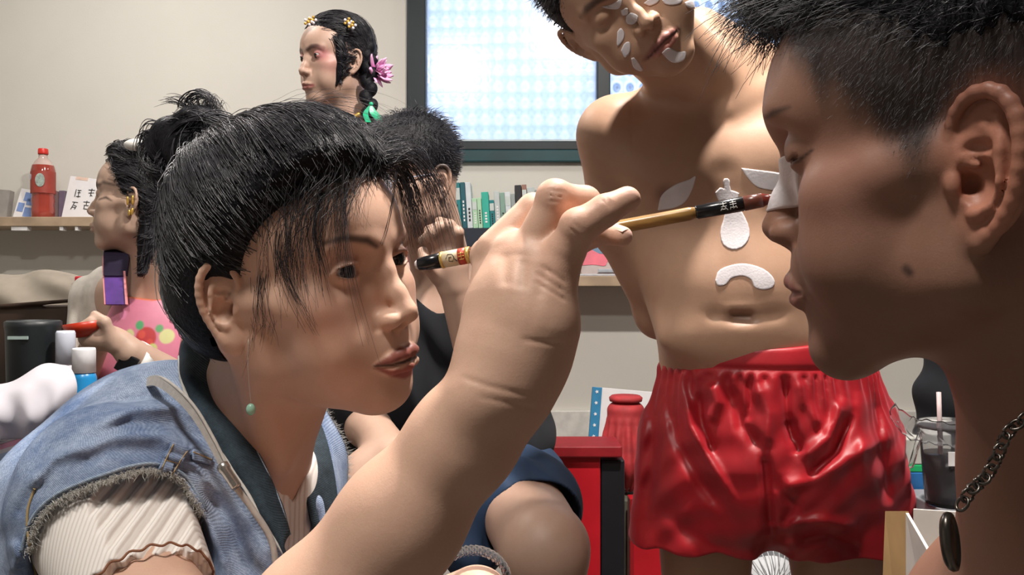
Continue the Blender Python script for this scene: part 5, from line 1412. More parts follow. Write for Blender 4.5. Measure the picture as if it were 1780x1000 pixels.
# flower, petals one by one
m_pet = vcol_mat('pink_silk', .6, mottle=.05)
flo = empty('flower', tuple(P(655, 125, 2.05))); fl_loc = np.array(flo.location)
rng = np.random.default_rng(21)
for i in range(26):
    ring = 0 if i < 9 else (1 if i < 18 else 2); a = i * 2.4; tilt = [.35, .85, 1.35][ring]; L_ = [.032, .040, .044][ring] * rng.uniform(.85, 1.1)
    fwd = np.array([.85, -.5, .1]); fwd /= np.linalg.norm(fwd); u = np.cross(fwd, [0, 0, 1]); u /= np.linalg.norm(u); v = np.cross(fwd, u)
    rad_ = u * math.cos(a) + v * math.sin(a); d = fwd * math.cos(tilt) + rad_ * math.sin(tilt); side = np.cross(d, fwd); side /= np.linalg.norm(side) + 1e-9; nr = np.cross(d, side)
    V = []; C = []
    for s_ in np.linspace(0, 1, 7):
        for t_ in np.linspace(-1, 1, 5):
            w_ = .0095 * math.sin(math.pi * min(1, s_ * .85 + .12)) ** .8 * (1 if s_ < 1 else .1)
            V.append(d * L_ * s_ + side * w_ * t_ + nr * (.006 * s_ * s_ - .004 * abs(t_)) * -1); C.append(np.array((.85, .52, .75)) * (s_) + np.array((.62, .06, .42)) * (1 - s_))
    idx = np.arange(35).reshape(7, 5); Q = np.stack([idx[:-1, :-1], idx[:-1, 1:], idx[1:, 1:], idx[1:, :-1]], -1).reshape(-1, 4)
    o = link('petal', np_mesh('petal', V, Q, np.array(C)), flo, m_pet); mm = o.modifiers.new('t', 'SOLIDIFY'); mm.thickness = .0008
sphere('flower_centre', (.006, -.004, 0), .008, m_gold, flo)
m_grn = plain('green_satin', (.03, .50, .26), .35, .3, 40)
rib = empty('hair_ribbon', tuple(P(645, 190, 2.0)))
for q in [[(0, 0, .012), (-.012, -.004, -.01), (-.006, 0, -.03)], [(0, 0, .012), (.004, -.006, -.01), (.022, 0, -.03)], [(0, 0, .01), (.010, 0, -.008), (.030, .004, -.032)]]:
    ribbon('ribbon_tail', q, (1, .3, 0), [.004, .012, .014], .0006, m_grn, rib, 12)
sphere('knot', (0, 0, .012), .005, m_grn, rib)
for c in [(605, 38, 2.0), (612, 44, 1.99), (543, 35, 1.99), (536, 38, 1.985)]:
    hp = empty('hair_ornament', tuple(P(*c))); 
    sphere('bead', (0, 0, 0), .0045, m_gold, hp, 12)
    for k in range(5): sphere('bead', (.008 * math.cos(k * 1.257), -.001, .007 * math.sin(k * 1.257)), .0035, m_gold if k % 2 else plain('pearl', (.8, .75, .8), .2), hp, 10)

# ------------------------------------------------------------------ woman in profile at the left
lfw = empty('person', tuple(P(260, 600, 1.85) * [1, 1, 0])); lfw_loc = np.array(lfw.location)
LF = head_frame(-84, 4, 0, P(246, 356, 1.77), .0094)
SKL = (.50, .35, .27)
S = Sdf(); S.fr = LF; head(S, dict(eye='closed', nose=-.1, jawx=-.2, lip=.1))
S.paint('line', [[(1.2, 9.1, 2.9), (2.6, 8.85, 3.4), (3.9, 8.1, 3.5), (5.1, 6.9, 3.1)], [.42, .5, .45, .3]], (.04, .025, .02), .3, .8, sym=True)
S.paint('line', [[(1.9, 8.1, 1.25), (2.7, 8.6, .98), (3.6, 8.5, .9), (4.6, 7.8, 1.15)], .14], (.04, .02, .02), .15, .9, sym=True)
S.paint('line', [[(2.2, 8.7, -5.85), (0, 10, -5.5), (-2.2, 8.7, -5.85)], .4], (.30, .10, .09), .2, .8)
S.paint('px', [[(168, 323), (180, 317), (200, 322)], [1.5, 2.4, 1.5], 1.5, 1.85], (.05, .03, .025), 3, .85)
S.paint('px', [[(172, 347), (184, 343), (194, 349)], [1.2, 2.2, 1], 1.5, 1.85], (.03, .02, .02), 2, .9)
S.fr = WORLD
S.cap(LF.to_world((0, -1.8, -3)), P(262, 500, 1.83), .047, .052, k=.03)
S.cap(P(195, 520, 1.84), P(345, 520, 1.88), .055, .055, k=.05)
S.ell(P(258, 620, 1.86), (.12, .09, .14), k=.05)
S.chain([P(350, 530, 1.84), P(345, 680, 1.70), P(225, 612, 1.58)], [.042, .036, .027], k=.02, kk=.02)
S.chain([P(178, 540, 1.86), P(130, 680, 1.8), P(165, 600, 1.62)], [.042, .034, .025], k=.02, kk=.02)
S.ell(P(180, 588, 1.57), (.045, .028, .024), k=.02)
for i in range(4): S.chain([P(165 + i * 9, 582, 1.56 + i * .012), P(158 + i * 9, 560 + i * 3, 1.54 + i * .012), P(138 + i * 8, 570, 1.535 + i * .012)], [.011, .009, .008], k=.006, kk=.003)
S.chain([P(200, 600, 1.56), P(182, 560, 1.545), P(165, 548, 1.55)], [.013, .010, .008], k=.008, kk=.004)
S.cap(P(230, 820, 1.87), P(190, 850, 1.62), .08, .065, k=.03); S.cap(P(300, 820, 1.87), P(310, 850, 1.62), .08, .065, k=.03)
for a in (190, 310): S.chain([P(a, 855, 1.62), P(a, 1200, 1.63), P(a, 1480, 1.65)], [.06, .052, .035], k=.02, kk=.02)
adopt(sdf_obj('body', S, (-1.0, 1.45, -.05), (-.45, 2.0, 1.46), hb, m_skinS, lfw, SKL), lfw, lfw_loc)
SH = Sdf(); SH.fr = LF
SH.ell((0, -1.2, 4.9), (8.2, 9.3, 8.5)); SH.ell((0, 2.5, 10.6), (5.0, 5.2, 3.0), k=1.5); SH.ell((0, -5.5, 1), (7.0, 5.2, 7), k=3)
SH._add(lambda p: p[:, 1] * .90 - p[:, 2] * .44 - 2.6 + .03 * p[:, 0] ** 2, (0, 0, 0), 40, 'i', .8)
SH._add(lambda p: np.where(p[:, 1] > -2.2, -2.6 - p[:, 2], -8 - p[:, 2]), (0, 0, 0), 40, 'i', .5)
SH.ell((-7.6, -.3, -1.4), (2.2, 1.8, 2.2), k=.5, mode='s')
SH.chain([(-4.5, -3.5, -2), (-5.0, -3.2, -8), (-5.4, -2.6, -15)], [2.2, 1.9, .8], k=1)
SH.disp(lambda p: .05 * np.sin(p[:, 2] * 5 + p[:, 1] * 3 + np.sin(p[:, 1] * 2)), (0, 0, 4), 18)
SH.fr = WORLD
adopt(sdf_obj('hair', SH, LF.t - [.2, .17, .24], LF.t + .18, .003, m_hair, lfw), lfw, lfw_loc)
fh = [o for o in bpy.data.objects if o.parent == lfw and o.name.startswith('hair')][0]
adopt(back_strands(SH, LF, None, None, fh, None, (-5, -6, -1), 300, 16), lfw, lfw_loc)
# clothes
m_cream = plain('cream_knit', (.62, .58, .52), .95, .1, 60, bump=.3)
SL = Sdf(); SL.cap(P(190, 520, 1.86), P(330, 520, 1.89), .068, .066); SL.chain([P(180, 530, 1.86), P(160, 650, 1.83)], [.066, .062], k=.02); SL.ell(P(258, 660, 1.88), (.13, .10, .18), k=.04)
SL.disp(lambda p: .004 * np.sin(p[:, 0] * 110 + p[:, 2] * 12), P(230, 600, 1.85), .4)
SL.cap(LF.to_world((0, -1.8, -3)), P(262, 510, 1.80), .055, .065, k=.01, mode='s'); SL.cap(P(262, 520, 1.72), P(280, 720, 1.72), .068, .08, k=.01, mode='s')
adopt(sdf_obj('cream_cardigan', SL, (-1.05, 1.6, .62), (-.5, 2.1, 1.16), hb, m_cream, lfw), lfw, lfw_loc)
m_emb = vcol_mat('embroidered_satin', .5, mottle=.15)
SE = Sdf(); SE.ell(P(262, 650, 1.80), (.108, .085, .20)); 
SE._add(lambda p: p[:, 2] - (P(0, 522, 1.74)[2]) - .12 * np.abs(p[:, 0] + .73), P(262, 600, 1.8), .4, 'i', .002)
dz = 1.715
PK = (.62, .20, .30)
topz = P(0, 522, 1.74)[2]
SE.paint('fn', [lambda p: .006 - (p[:, 2] - topz - .12 * np.abs(p[:, 0] + .73) + .008)], (.60, .16, .08), .002, .95)
for c, r, col in [((250, 588), .019, (.45, .03, .03)), ((243, 582), .007, (.62, .08, .06)), ((257, 596), .006, (.60, .07, .05)), ((222, 582), .009, (.60, .62, .30)), ((282, 586), .013, (.60, .62, .28)), ((238, 566), .008, (.06, .35, .14)), ((270, 572), .007, (.08, .33, .12)), ((232, 603), .007, (.45, .60, .50)), ((262, 606), .008, (.55, .60, .2)), ((245, 612), .006, (.08, .35, .14)), ((205, 548), .008, (.75, .25, .42)), ((300, 560), .01, (.72, .25, .4)), ((316, 600), .014, (.25, .12, .3))]:
    q = P(c[0], c[1], dz); SE.paint('ell', [q, (r, .12, r * 1.15)], col, .002, .95)
adopt(sdf_obj('embroidered_halter', SE, (-.92, 1.62, .78), (-.58, 1.95, 1.12), .0022, m_emb, lfw, PK), lfw, lfw_loc)
m_pur = plain('purple_satin', (.10, .03, .26), .45, .3, 30); m_pk = plain('coral_piping', (.8, .28, .30), .5)
for nm, off, w_, mt in (('strap', 0, .040, m_pur), ('strap_piping', .021, .004, m_pk), ('strap_piping', -.021, .004, m_pk)):
    pts = [P(206, 438, 1.80), P(200, 448, 1.755), P(200, 480, 1.745), P(203, 530, 1.725)]
    adopt(ribbon(nm, [q + [off, -.002 * (off != 0), 0] for q in pts], (1, .15, 0), w_, .006, mt, lfw, 16), lfw, lfw_loc)
adopt(ribbon('strap', [P(200, 432, 1.795), P(203, 445, 1.752), P(201, 480, 1.742)], (1, .15, 0), [.040, .050, .044], .008, plain('dark_velvet', (.015, .008, .035), .8), lfw, 12), lfw, lfw_loc)
adopt(ribbon('strap', [P(300, 470, 1.80), P(312, 500, 1.76), P(318, 540, 1.74)], (1, .15, 0), .03, .006, m_pur, lfw, 12), lfw, lfw_loc)
er = empty('earring', tuple(LF.to_world((-8.2, .2, -1.2))))
for k in range(7): sphere('gold_leaf', (rng.uniform(-.014, .014), -.004, rng.uniform(-.018, .02)), .0034, m_gold, er, 10, (.7, .5, 2.0))
hc = empty('hair_clip', tuple(P(238, 252, 1.70))); sphere('white_pompom', (0, 0, 0), .016, plain('white_plush', (.75, .74, .70), .95), hc, 20, (1.6, 1, .75)); sphere('clip_bead', (.026, 0, .004), .005, m_gold, hc, 10)
wt = empty('wrist_watch', tuple(P(238, 628, 1.60))); dv = P(225, 612, 1.58) - P(345, 680, 1.70); dv /= np.linalg.norm(dv)
lathe('band', [(.034, -.011), (.037, -.011), (.037, .011), (.034, .011), (.034, -.011)], (0, 0, 0), plain('white_silicone', (.7, .7, .68), .5), wt, 28, dv)
box('case', (-.018, -.043, -.020), (.016, -.034, .016), plain('black_glass', (.01, .01, .012), .15), wt, rot=(0, 30, 0))
# ------------------------------------------------------------------ brush held by the painter
BA = P(722, 461, .548); BB = MF.to_world((0, 10.6, -.35)); BB = BB + np.array([.0, -.0, 0]);
print('brush tip px', 890 + FPX * BB[0] / BB[1], 500 - FPX * (BB[2] - CAM_H) / BB[1], 'd', BB[1])
BB = P(1352, 343, BB[1])
br = empty('paint_brush', tuple((BA + BB) / 2)); bl_ = np.array(br.location)
def bpt(px):
    # point of the axis seen at photo column px
    a = (BA[0] - (px - 890) / FPX * BA[1]); d = BB - BA; b = (d[0] - (px - 890) / FPX * d[1]); return BA - d * (a / b)
def seg(name, x0, x1, r0, r1, mat, r=None):
    p0, p1 = bpt(x0), bpt(x1); L_ = np.linalg.norm(p1 - p0)
    pr = [(0, 0), (r0 * .8, 0), (r0, L_ * .04), (r1, L_ * .96), (r1 * .8, L_), (0, L_)]
    return lathe(name, pr, p0 - bl_, mat, br, 28, p1 - p0)
nb_ = NT('bamboo'); f = nb_.noise(60, 3, stretch=(.3, 3, 3)); nb_.set(Base_Color=nb_.ramp(f, [(.3, (.20, .10, .03)), (.7, (.46, .27, .08))]), Roughness=.3)
m_lacq = plain('black_lacquer', (.008, .008, .010), .2); m_goldp = plain('gold_foil', (.75, .52, .16), .3, .15, 200, metal=.5)
m_cr = plain('cream_paper', (.75, .62, .42), .5); m_redp = plain('red_paper', (.55, .06, .03), .45); m_wood = plain('red_brown_wood', (.15, .045, .03), .3, .3, 40)
seg('cap', 727, 768, .0042, .0050, m_lacq); seg('cap_tip', 722, 729, .0022, .0036, plain('pale_tip', (.7, .6, .6), .3)); seg('gold_ring', 767, 772, .0054, .0054, m_goldp); seg('label', 771, 799, .0052, .0052, m_cr); seg('red_label', 798, 812, .0053, .0053, m_redp); seg('gold_ring', 811, 818, .0054, .0054, m_goldp)
seg('ferrule_wood', 817, 850, .0049, .0046, m_wood); seg('handle', 848, 1212, .0044, .0040, nb_.m)
seg('wrap', 1209, 1294, .0041, .0044, m_lacq); seg('tip_wood', 1292, 1326, .0044, .0042, m_wood); seg('bristles', 1324, 1352, .0041, .0012, plain('wet_bristles', (.20, .03, .02), .25, .4, 300))
ax_b = (BB - BA) / np.linalg.norm(BB - BA); ub = np.array([0, -1, 0]) - ax_b * (-ax_b[1]); ub /= np.linalg.norm(ub); vb_ = np.cross(ub, ax_b)
if vb_[2] < 0: vb_ = -vb_
m_wm = plain('white_lettering', (.75, .75, .74), .5); m_km = plain('black_lettering', (.01, .01, .01), .5)
def mark(px, r, strokes, mat, name, sz):
    c = bpt(px)
    for s_ in strokes:
        pts = []
        for x, y in catmull([(a * sz, b * sz) for a, b in s_], 8):
            th = y / r; pts.append(c + ax_b * x + (ub * math.cos(th) + vb_ * math.sin(th)) * (r + .00008) - bl_)
        tube(name, pts, .00026, mat, br, sides=6, raw=True)
mark(1258, .00425, [[(-1, .9), (0, .9), (.9, 1)], [(-.1, 1.3), (-.2, .2), (-1, -.9)], [(0, .3), (.5, -.4), (1, -1)], [(-.8, .1), (.8, .15)], [(-.6, -.6), (.4, -.6)]], m_wm, 'lettering', .0021)
mark(1274, .0043, [[(-.9, .9), (.9, .9)], [(-.9, .3), (.9, .35)], [(0, 1.3), (0, -1)], [(-.7, -.3), (-.9, -1)], [(.6, -.2), (1, -.9)], [(-.5, -.5), (.5, -.6)]], m_wm, 'lettering', .0021)
mark(786, .0053, [[(-.9, 0), (-.4, .9), (.5, .8), (.9, 0), (.4, -.8), (-.3, -.6), (-.2, .2), (.3, .2)], [(.9, -.2), (1.4, -.9)]], m_km, 'lettering', .0030)
mark(805, .0054, [[(-.8, .8), (.8, .8)], [(0, 1.2), (0, -1)], [(-.9, -.1), (.9, 0)], [(-.6, -.9), (.7, -.9)]], m_goldp, 'lettering', .0022)

# ------------------------------------------------------------------ shelves and what stands on them
m_shelf = plain('pale_wood_shelf', (.42, .31, .21), .5, .2, 12)
yS = 2.90
zl = P(0, 377, yS)[2]
sl = box('wall_shelf', (X0, yS, zl - .032), (P(168, 0, yS)[0] + .55, WY, zl), m_shelf); 
tag(sl, 'long pale wooden wall shelf at the left holding the red drink bottle', 'shelf')
zr = P(0, 480, yS)[2]
sr_ = box('wall_shelf', (P(700, 0, yS)[0], yS, zr - .034), (P(1110, 0, yS)[0] + .9, WY, zr), m_shelf)
tag(sr_, 'pale wooden wall shelf under the window holding the books', 'shelf')
m_wh = plain('white_label', (.8, .8, .8), .6)
for a, b in ((18, 46), (102, 108), (129, 134)): 
    t_ = box('shelf_bracket', (P(a, 0, yS)[0], yS + .004, zl - .046), (P(b, 0, yS)[0], yS + .03, zl - .0325), m_wh, bev=.001)
    tag(t_, {18: 'wide white bracket under the left shelf edge', 102: 'small white bracket under the shelf, left one of the two squares', 129: 'small white bracket under the shelf, nearest the woman in profile'}[a], 'bracket')
# red drink bottle
bt = empty('drink_bottle', tuple(np.array([P(75, 0, 2.97)[0], 2.97, zl])))
npet = NT('red_drink'); npet.set(Base_Color=npet.ramp(npet.noise(9, 3), [(.3, (.30, .045, .03)), (.7, (.42, .07, .05))]), Roughness=.12)
npet.b.inputs['Coat Weight'].default_value = .6
lathe('bottle_body', [(0, 0), (.030, 0), (.036, .004), (.037, .03), (.0345, .045), (.037, .06), (.0345, .075), (.037, .09), (.0365, .11), (.0385, .13), (.0385, .165), (.034, .182)], (0, 0, 0), npet.m, bt)
lathe('bottle_neck', [(.034, .182), (.024, .197), (.0145, .208), (.0135, .222), (0, .222)], (0, 0, 0), plain('clear_pet', (.50, .38, .34), .1), bt)
lathe('cap', [(0, .220), (.016, .220), (.0165, .224), (.016, .238), (.014, .240), (0, .240)], (0, 0, 0), plain('red_cap', (.65, .03, .02), .4), bt)
lb = lathe('label', [(.0392, .085), (.0392, .160)], (0, 0, 0), plain('red_label_paper', (.34, .05, .035), .5), bt)
em = poly_prism('emblem', [(.015 * math.cos(a), .023 * math.sin(a)) for a in np.linspace(0, 2 * math.pi, 28)[:-1]], .001, plain('silver_green_emblem', (.35, .42, .38), .35, .4, 90), bt, Matrix.Translation((.010, -.0385, .128)) @ Matrix.Rotation(math.radians(90), 4, 'X') @ Matrix.Rotation(math.radians(12), 4, 'Y'))
em = poly_prism('emblem', [(.006 * math.cos(a), .010 * math.sin(a)) for a in np.linspace(0, 2 * math.pi, 20)[:-1]], .001, plain('pale_emblem', (.55, .55, .66), .35), bt, Matrix.Translation((-.027, -.0285, .140)) @ Matrix.Rotation(math.radians(90), 4, 'X') @ Matrix.Rotation(math.radians(-44), 4, 'Y'))
tag(bt, 'red drink bottle with a bright red cap standing on the left shelf', 'bottle')
def board(name, px0, px1, ytop, d, z, th, mat, lean=12, shear=0, extra=None, label=None, cat='book', group=None):
    x0, x1 = P(px0, 0, d)[0], P(px1, 0, d)[0]; zt_ = P(0, ytop, d)[2]; H_ = zt_ - z; W_ = x1 - x0
    e_ = empty(name, ((x0 + x1) / 2, d, z)); 
    o = box('cover', (-W_ / 2, -th / 2, 0), (W_ / 2, th / 2, H_), mat, e_, .001)
    if extra: extra(e_, W_, H_, th)
    e_.rotation_euler = (math.radians(-lean), math.radians(shear), 0)
    tag(e_, label, cat, group); return e_
m_white = plain('white_card', (.78, .77, .78), .6, .04); m_grey = plain('grey_card', (.30, .28, .26), .6); m_blue = plain('blue_print', (.20, .30, .58), .6)
def ink(e_, W_, H_, th):
    for (cx, cz, st) in [(.30, .66, [[(-1, .6), (1, .7)], [(0, 1), (-.1, -1)], [(-.8, -.2), (.9, 0)], [(.5, -.9), (.1, -.6)]]), (-.12, .60, [[(-.8, 1), (-.9, -.9)], [(-.3, .8), (.8, .9)], [(-.2, .2), (.7, .3)], [(.2, .8), (.2, -1)], [(-.4, -.8), (.9, -.7)]]),
                         (.22, .34, [[(-1, .8), (.9, .9)], [(0, 1.2), (0, .2)], [(-.7, 0), (.8, 0)], [(-.6, -.9), (.6, -.9)], [(-.5, 0), (-.5, -.9)]]), (-.16, .30, [[(-.8, .9), (.9, .9)], [(-.1, .9), (-.9, -1)], [(-.2, .1), (.7, -.1), (.2, -.9)], [(-.5, -.4), (.5, -.4)]])]:
        for s_ in st: tube('ink_stroke', [(cx * W_ + a * .011, -th / 2 - .0008, cz * H_ + b * .014) for a, b in s_], .0013, m_km, e_, n=6, sides=6)
    box('tape', (-W_ * .3, -th / 2 - .001, H_ * .93), (W_ * .1, -th / 2, H_), plain('pink_tape', (.75, .55, .45), .6), e_, 0)
board('greeting_card', 107, 160, 306, 2.99, zl, .004, m_white, 10, 7, ink, 'white card with black brush-written characters on the left shelf', 'card')
def pic(e_, W_, H_, th):
    for a, b, c, d_ in ((-.25, .05, .60, .9), (-.1, .45, .48, .7), (-.42, -.15, .22, .52), (-.1, .42, .08, .4)): box('blue_photo', (a * W_, -th / 2 - .001, c * H_), (b * W_, -th / 2, d_ * H_), m_blue, e_, 0)
board('leaflet', 22, 62, 328, 3.0, zl, .004, m_white, 12, 10, pic, 'white leaflet with blue pictures leaning behind the red bottle', 'leaflet')
board('booklet', -20, 15, 330, 3.0, zl, .03, m_grey, 6, 4, None, 'grey booklet at the far left end of the shelf', 'book')
board('booklet', 90, 99, 332, 3.0, zl, .05, plain('mauve_cover', (.25, .17, .17), .6), 4, 0, None, 'mauve booklet just right of the red bottle on the shelf', 'book')
board('booklet', 108, 118, 333, 3.03, zl, .05, plain('violet_cover', (.16, .12, .18), .6), 2, 0, None, 'thin violet booklet behind the card with black characters', 'book')
# books on a dark box below the window
zb = P(0, 397, 2.93)[2]
bx = box('storage_box', (P(772, 0, yS + .015)[0], yS + .015, zr), (P(1000, 0, yS)[0], WY - .01, zb), plain('dark_navy_box', (.010, .018, .032), .6)); tag(bx, 'dark navy box on the window shelf carrying the row of books', 'box')
cols = {'teal': (.01, .20, .22), 'green': (.03, .42, .32), 'pale green': (.42, .66, .45), 'white': (.62, .68, .72), 'grey': (.30, .34, .34), 'dark teal': (.008, .10, .13), 'pale grey': (.50, .56, .56), 'brown': (.30, .16, .12), 'black': (.012, .012, .016), 'sage': (.22, .36, .30), 'mint': (.35, .62, .55)}
seq = [(776, 12, 322, 'mint'), (788, 16, 318, 'teal'), (804, 9, 317, 'dark teal'), (813, 10, 317, 'white'), (823, 9, 345, 'pale green'), (832, 8, 344, 'pale green'), (840, 13, 334, 'green'), (853, 9, 348, 'teal'), (862, 10, 333, 'pale grey'), (872, 9, 335, 'sage'), (881, 10, 334, 'white'), (891, 8, 337, 'grey'), (899, 12, 322, 'black'), (911, 9, 321, 'brown'), (920, 14, 326, 'pale grey'), (934, 12, 330, 'grey'), (946, 14, 340, 'teal')]
for i, (bx_, w_, ty, cn) in enumerate(seq):
    d_ = 2.93; x0, x1 = P(bx_, 0, d_)[0], P(bx_ + w_ - .6, 0, d_)[0]; H_ = P(0, ty, d_)[2] - zb
    e_ = empty('book', (x0, d_, zb)); c = cols[cn]; m_ = bpy.data.materials.get('book_' + cn.replace(' ', '_')) or plain('book_' + cn.replace(' ', '_'), c, .5, .1)
    box('cover', (0, 0, 0), (x1 - x0, .13, H_), m_, e_, .0015)
    box('title_band', (.001, -.0008, H_ * .62), (x1 - x0 - .001, .0005, H_ * .88), bpy.data.materials.get('book_band') or plain('book_band', (.55, .62, .6), .5), e_, 0) if i % 3 == 1 else None
    for k in range(4 + i % 3):
        z0 = H_ * (.15 + .08 * k); box('title', ((x1 - x0) * .35, -.0009, z0), ((x1 - x0) * .65, .0005, z0 + H_ * .05), m_km if i % 2 else m_wh, e_, 0)
    e_.rotation_euler = (0, math.radians(-3.5), 0)
    nb1 = ['beside the ear', 'near the left end', 'left of centre', 'in the middle', 'right of centre', 'near the hand'][min(5, i * 6 // len(seq))]
    tag(e_, '%s book, %s, %s' % (cn, {0: 'first of the row'}.get(i, 'right of the ' + seq[i - 1][3] + ' one'), nb1), 'book', 'books in the row under the window')
# magazine leaning on the shelf and booklets lying beside it
mg = empty('magazine', tuple([P(1052, 0, 2.92)[0], 2.925, zr]))
W_, H_ = .155, .125; box('cover', (-W_ / 2, 0, 0), (W_ / 2, .008, H_), plain('grey_beige_print', (.42, .34, .32), .5), mg, .001)
def blob(pts, mat, nm, yo): poly_prism(nm, catmull(pts + [pts[0]], 30)[:-1], .0008, mat, mg, Matrix.Translation((0, -yo, 0)) @ Matrix.Rotation(math.radians(90), 4, 'X'))
blob([(-.07, .075), (-.02, .085), (.03, .07), (.07, .072), (.07, .12), (-.07, .12)], plain('slate_blue_print', (.08, .18, .30), .5), 'blue_sky', .0005)
blob([(-.075, .05), (-.06, .09), (-.03, .098), (0, .078), (.05, .075), (.055, .058), (.02, .050), (.005, .035), (-.03, .045)], plain('coral_print', (.72, .10, .16), .5), 'coral_shape', .0012)
mg.rotation_euler = (math.radians(-14), math.radians(-9), 0); tag(mg, 'magazine with a coral and blue cover leaning on the window shelf', 'magazine')
for i, (a, b, h_, c, lb) in enumerate([(1000, 1110, .012, (.55, .55, .58), 'pale booklet lying under the coral magazine at the shelf edge'), (1040, 1100, .020, (.42, .45, .5), 'blue-grey booklet lying on top beside the magazine')]):
    z_ = zr + (0 if i == 0 else .012)
    tag(box('booklet', (P(a, 0, 2.9)[0], 2.905, z_), (P(b, 0, 2.9)[0], 2.915 + .0 if i else 2.92, z_ + h_ * .6), plain('booklet_paper', c, .6)), lb, 'book')

# ------------------------------------------------------------------ low things near the wall, centre
m_redbag = plain('red_paper_bag', (.52, .008, .018), .45, .15, 8); m_blackp = plain('black_side', (.008, .008, .012), .5)
def quadbox(name, px0, px1, ytop, ybot, d0, d1, mat, parent=None, bev=.004):
    return box(name, (P(px0, 0, d0)[0], d0, P(0, ybot, d0)[2]), (P(px1, 0, d0)[0], d1, P(0, ytop, d0)[2]), mat, parent, bev)
def ground(name, z=0): return None
rb = empty('gift_bag', tuple(P(1010, 0, 2.2) * [1, 1, 0])); rl = np.array(rb.location)
adopt(quadbox('front_panel', 955, 1044, 792, 1098, 2.18, 2.30, m_redbag, rb), rb, rl)
adopt(quadbox('black_gusset', 1045, 1086, 800, 1098, 2.185, 2.30, m_blackp, rb), rb, rl)
adopt(quadbox('dark_red_rim', 948, 1082, 776, 796, 2.16, 2.305, plain('dark_red_rim', (.28, .010, .016), .5), rb), rb, rl)
tag(rb, 'red gift bag with a black side panel standing behind the seated man', 'bag')
# the stand under the bag so that it rests on something
st_ = box('low_cabinet', (P(930, 0, 2.1)[0], 2.12, 0), (P(1640, 0, 2.1)[0], 2.75, P(0, 1100, 2.18)[2]), plain('beige_cabinet', (.45, .42, .38), .5)); tag(st_, 'low beige cabinet against the wall under the red bag', 'cabinet')
zc = P(0, 1100, 2.18)[2]
rb2 = empty('gift_bag', (P(1110, 0, 2.3)[0], 2.27, zc)); box('front_panel', (-.030, -.02, 0), (.07, .03, .32), m_redbag, rb2); box('seam', (-.03, -.023, 0), (-.02, -.02, .32), plain('deep_red', (.3, .005, .01), .5), rb2, 0); tag(rb2, 'plain red bag showing between the black panel and the red shorts', 'bag')
cb = empty('calendar', (P(1065, 0, 2.6)[0], 2.62, P(0, 795, 2.6)[2]))
z1_ = P(0, 678, 2.6)[2] - P(0, 795, 2.6)[2]
box('page', (-.075, 0, 0), (.11, .010, z1_), m_white, cb, .001); box('blue_strip', (-.075, -.002, 0), (-.045, .011, z1_), plain('blue_strip', (.03, .22, .42), .5), cb, .001)
for k in range(6): poly_prism('white_star', [(.006 * math.cos(a) * (1 if j % 2 else .5), .006 * math.sin(a) * (1 if j % 2 else .5)) for j, a in enumerate(np.linspace(0, 2 * math.pi, 11)[:-1])], .001, m_wh, cb, Matrix.Translation((-.060, -.002, .02 + k * z1_ / 6)) @ Matrix.Rotation(math.radians(90), 4, 'X'))
for x_, z_, c in ((.0, .05, (.02, .03, .05)), (.02, .03, (.35, .65, .7)), (-.01, .015, (.04, .30, .42)), (.03, .012, (.04, .30, .42))): sphere('printed_figure', (x_, -.001, z_), .016, plain('print_ink', c, .5), cb, 12, (.9, .12, 1.1))
cb.rotation_euler = (math.radians(-6), math.radians(5), 0)
tag(cb, 'white calendar with a blue starred edge leaning behind the red jar', 'calendar')
cs = box('storage_crate', (P(1000, 0, 2.55)[0], 2.57, zc), (P(1160, 0, 2.55)[0], 2.74, P(0, 797, 2.6)[2]), plain('grey_crate', (.2, .2, .2), .6)); tag(cs, 'dark crate behind the red gift bag under the calendar', 'crate')
jr = empty('wrapped_jar', (P(1098, 0, 2.3)[0], 2.42, P(0, 860, 2.4)[2]))
m_rc = plain('red_cloth', (.40, .030, .035), .7, .3, 20)
SJ = Sdf(); c0 = np.array(jr.location); zt2 = P(0, 697, 2.35)[2] - c0[2]
SJ.ell((0, 0, zt2 - .035), (.052, .05, .03)); SJ.cap((0, 0, zt2 - .07), (0, 0, zt2 - .17), .055, .075, k=.01); SJ.cap((0, 0, zt2 - .17), (0, 0, .05), .06, .045, k=.01)
SJ.disp(lambda p: .005 * np.sin(np.arctan2(p[:, 1], p[:, 0]) * 13) * np.clip((zt2 - .05 - p[:, 2]) / .05, 0, 1), (0, 0, .1), .4)
SJ._add(lambda p: -p[:, 2], (0, 0, 0), .5, 'i', .002)
sdf_obj('cloth_cover', SJ, (-.12, -.12, -.02), (.12, .12, zt2 + .03), .004, m_rc, jr); lathe('lid', [(0, zt2 - .01), (.045, zt2 - .01), (.047, zt2), (.04, zt2 + .006), (0, zt2 + .006)], (0, 0, 0), m_rc, jr)
tag(jr, 'jar wrapped in gathered red cloth beside the red shorts', 'jar')
js = box('storage_crate', (P(1070, 0, 2.4)[0], 2.33, zc), (P(1150, 0, 2.4)[0], 2.52, P(0, 860, 2.4)[2]), plain('olive_crate', (.10, .11, .08), .6)); tag(js, 'olive crate under the red cloth-wrapped jar', 'crate')
pn = box('wooden_pole', (P(922, 0, 2.3)[0], 2.77, 0), (P(934, 0, 2.3)[0] + .005, 2.81, P(0, 690, 2.7)[2]), plain('orange_wood', (.55, .30, .12), .5)); tag(pn, 'thin orange wooden post by the wall behind the black t-shirt', 'post')

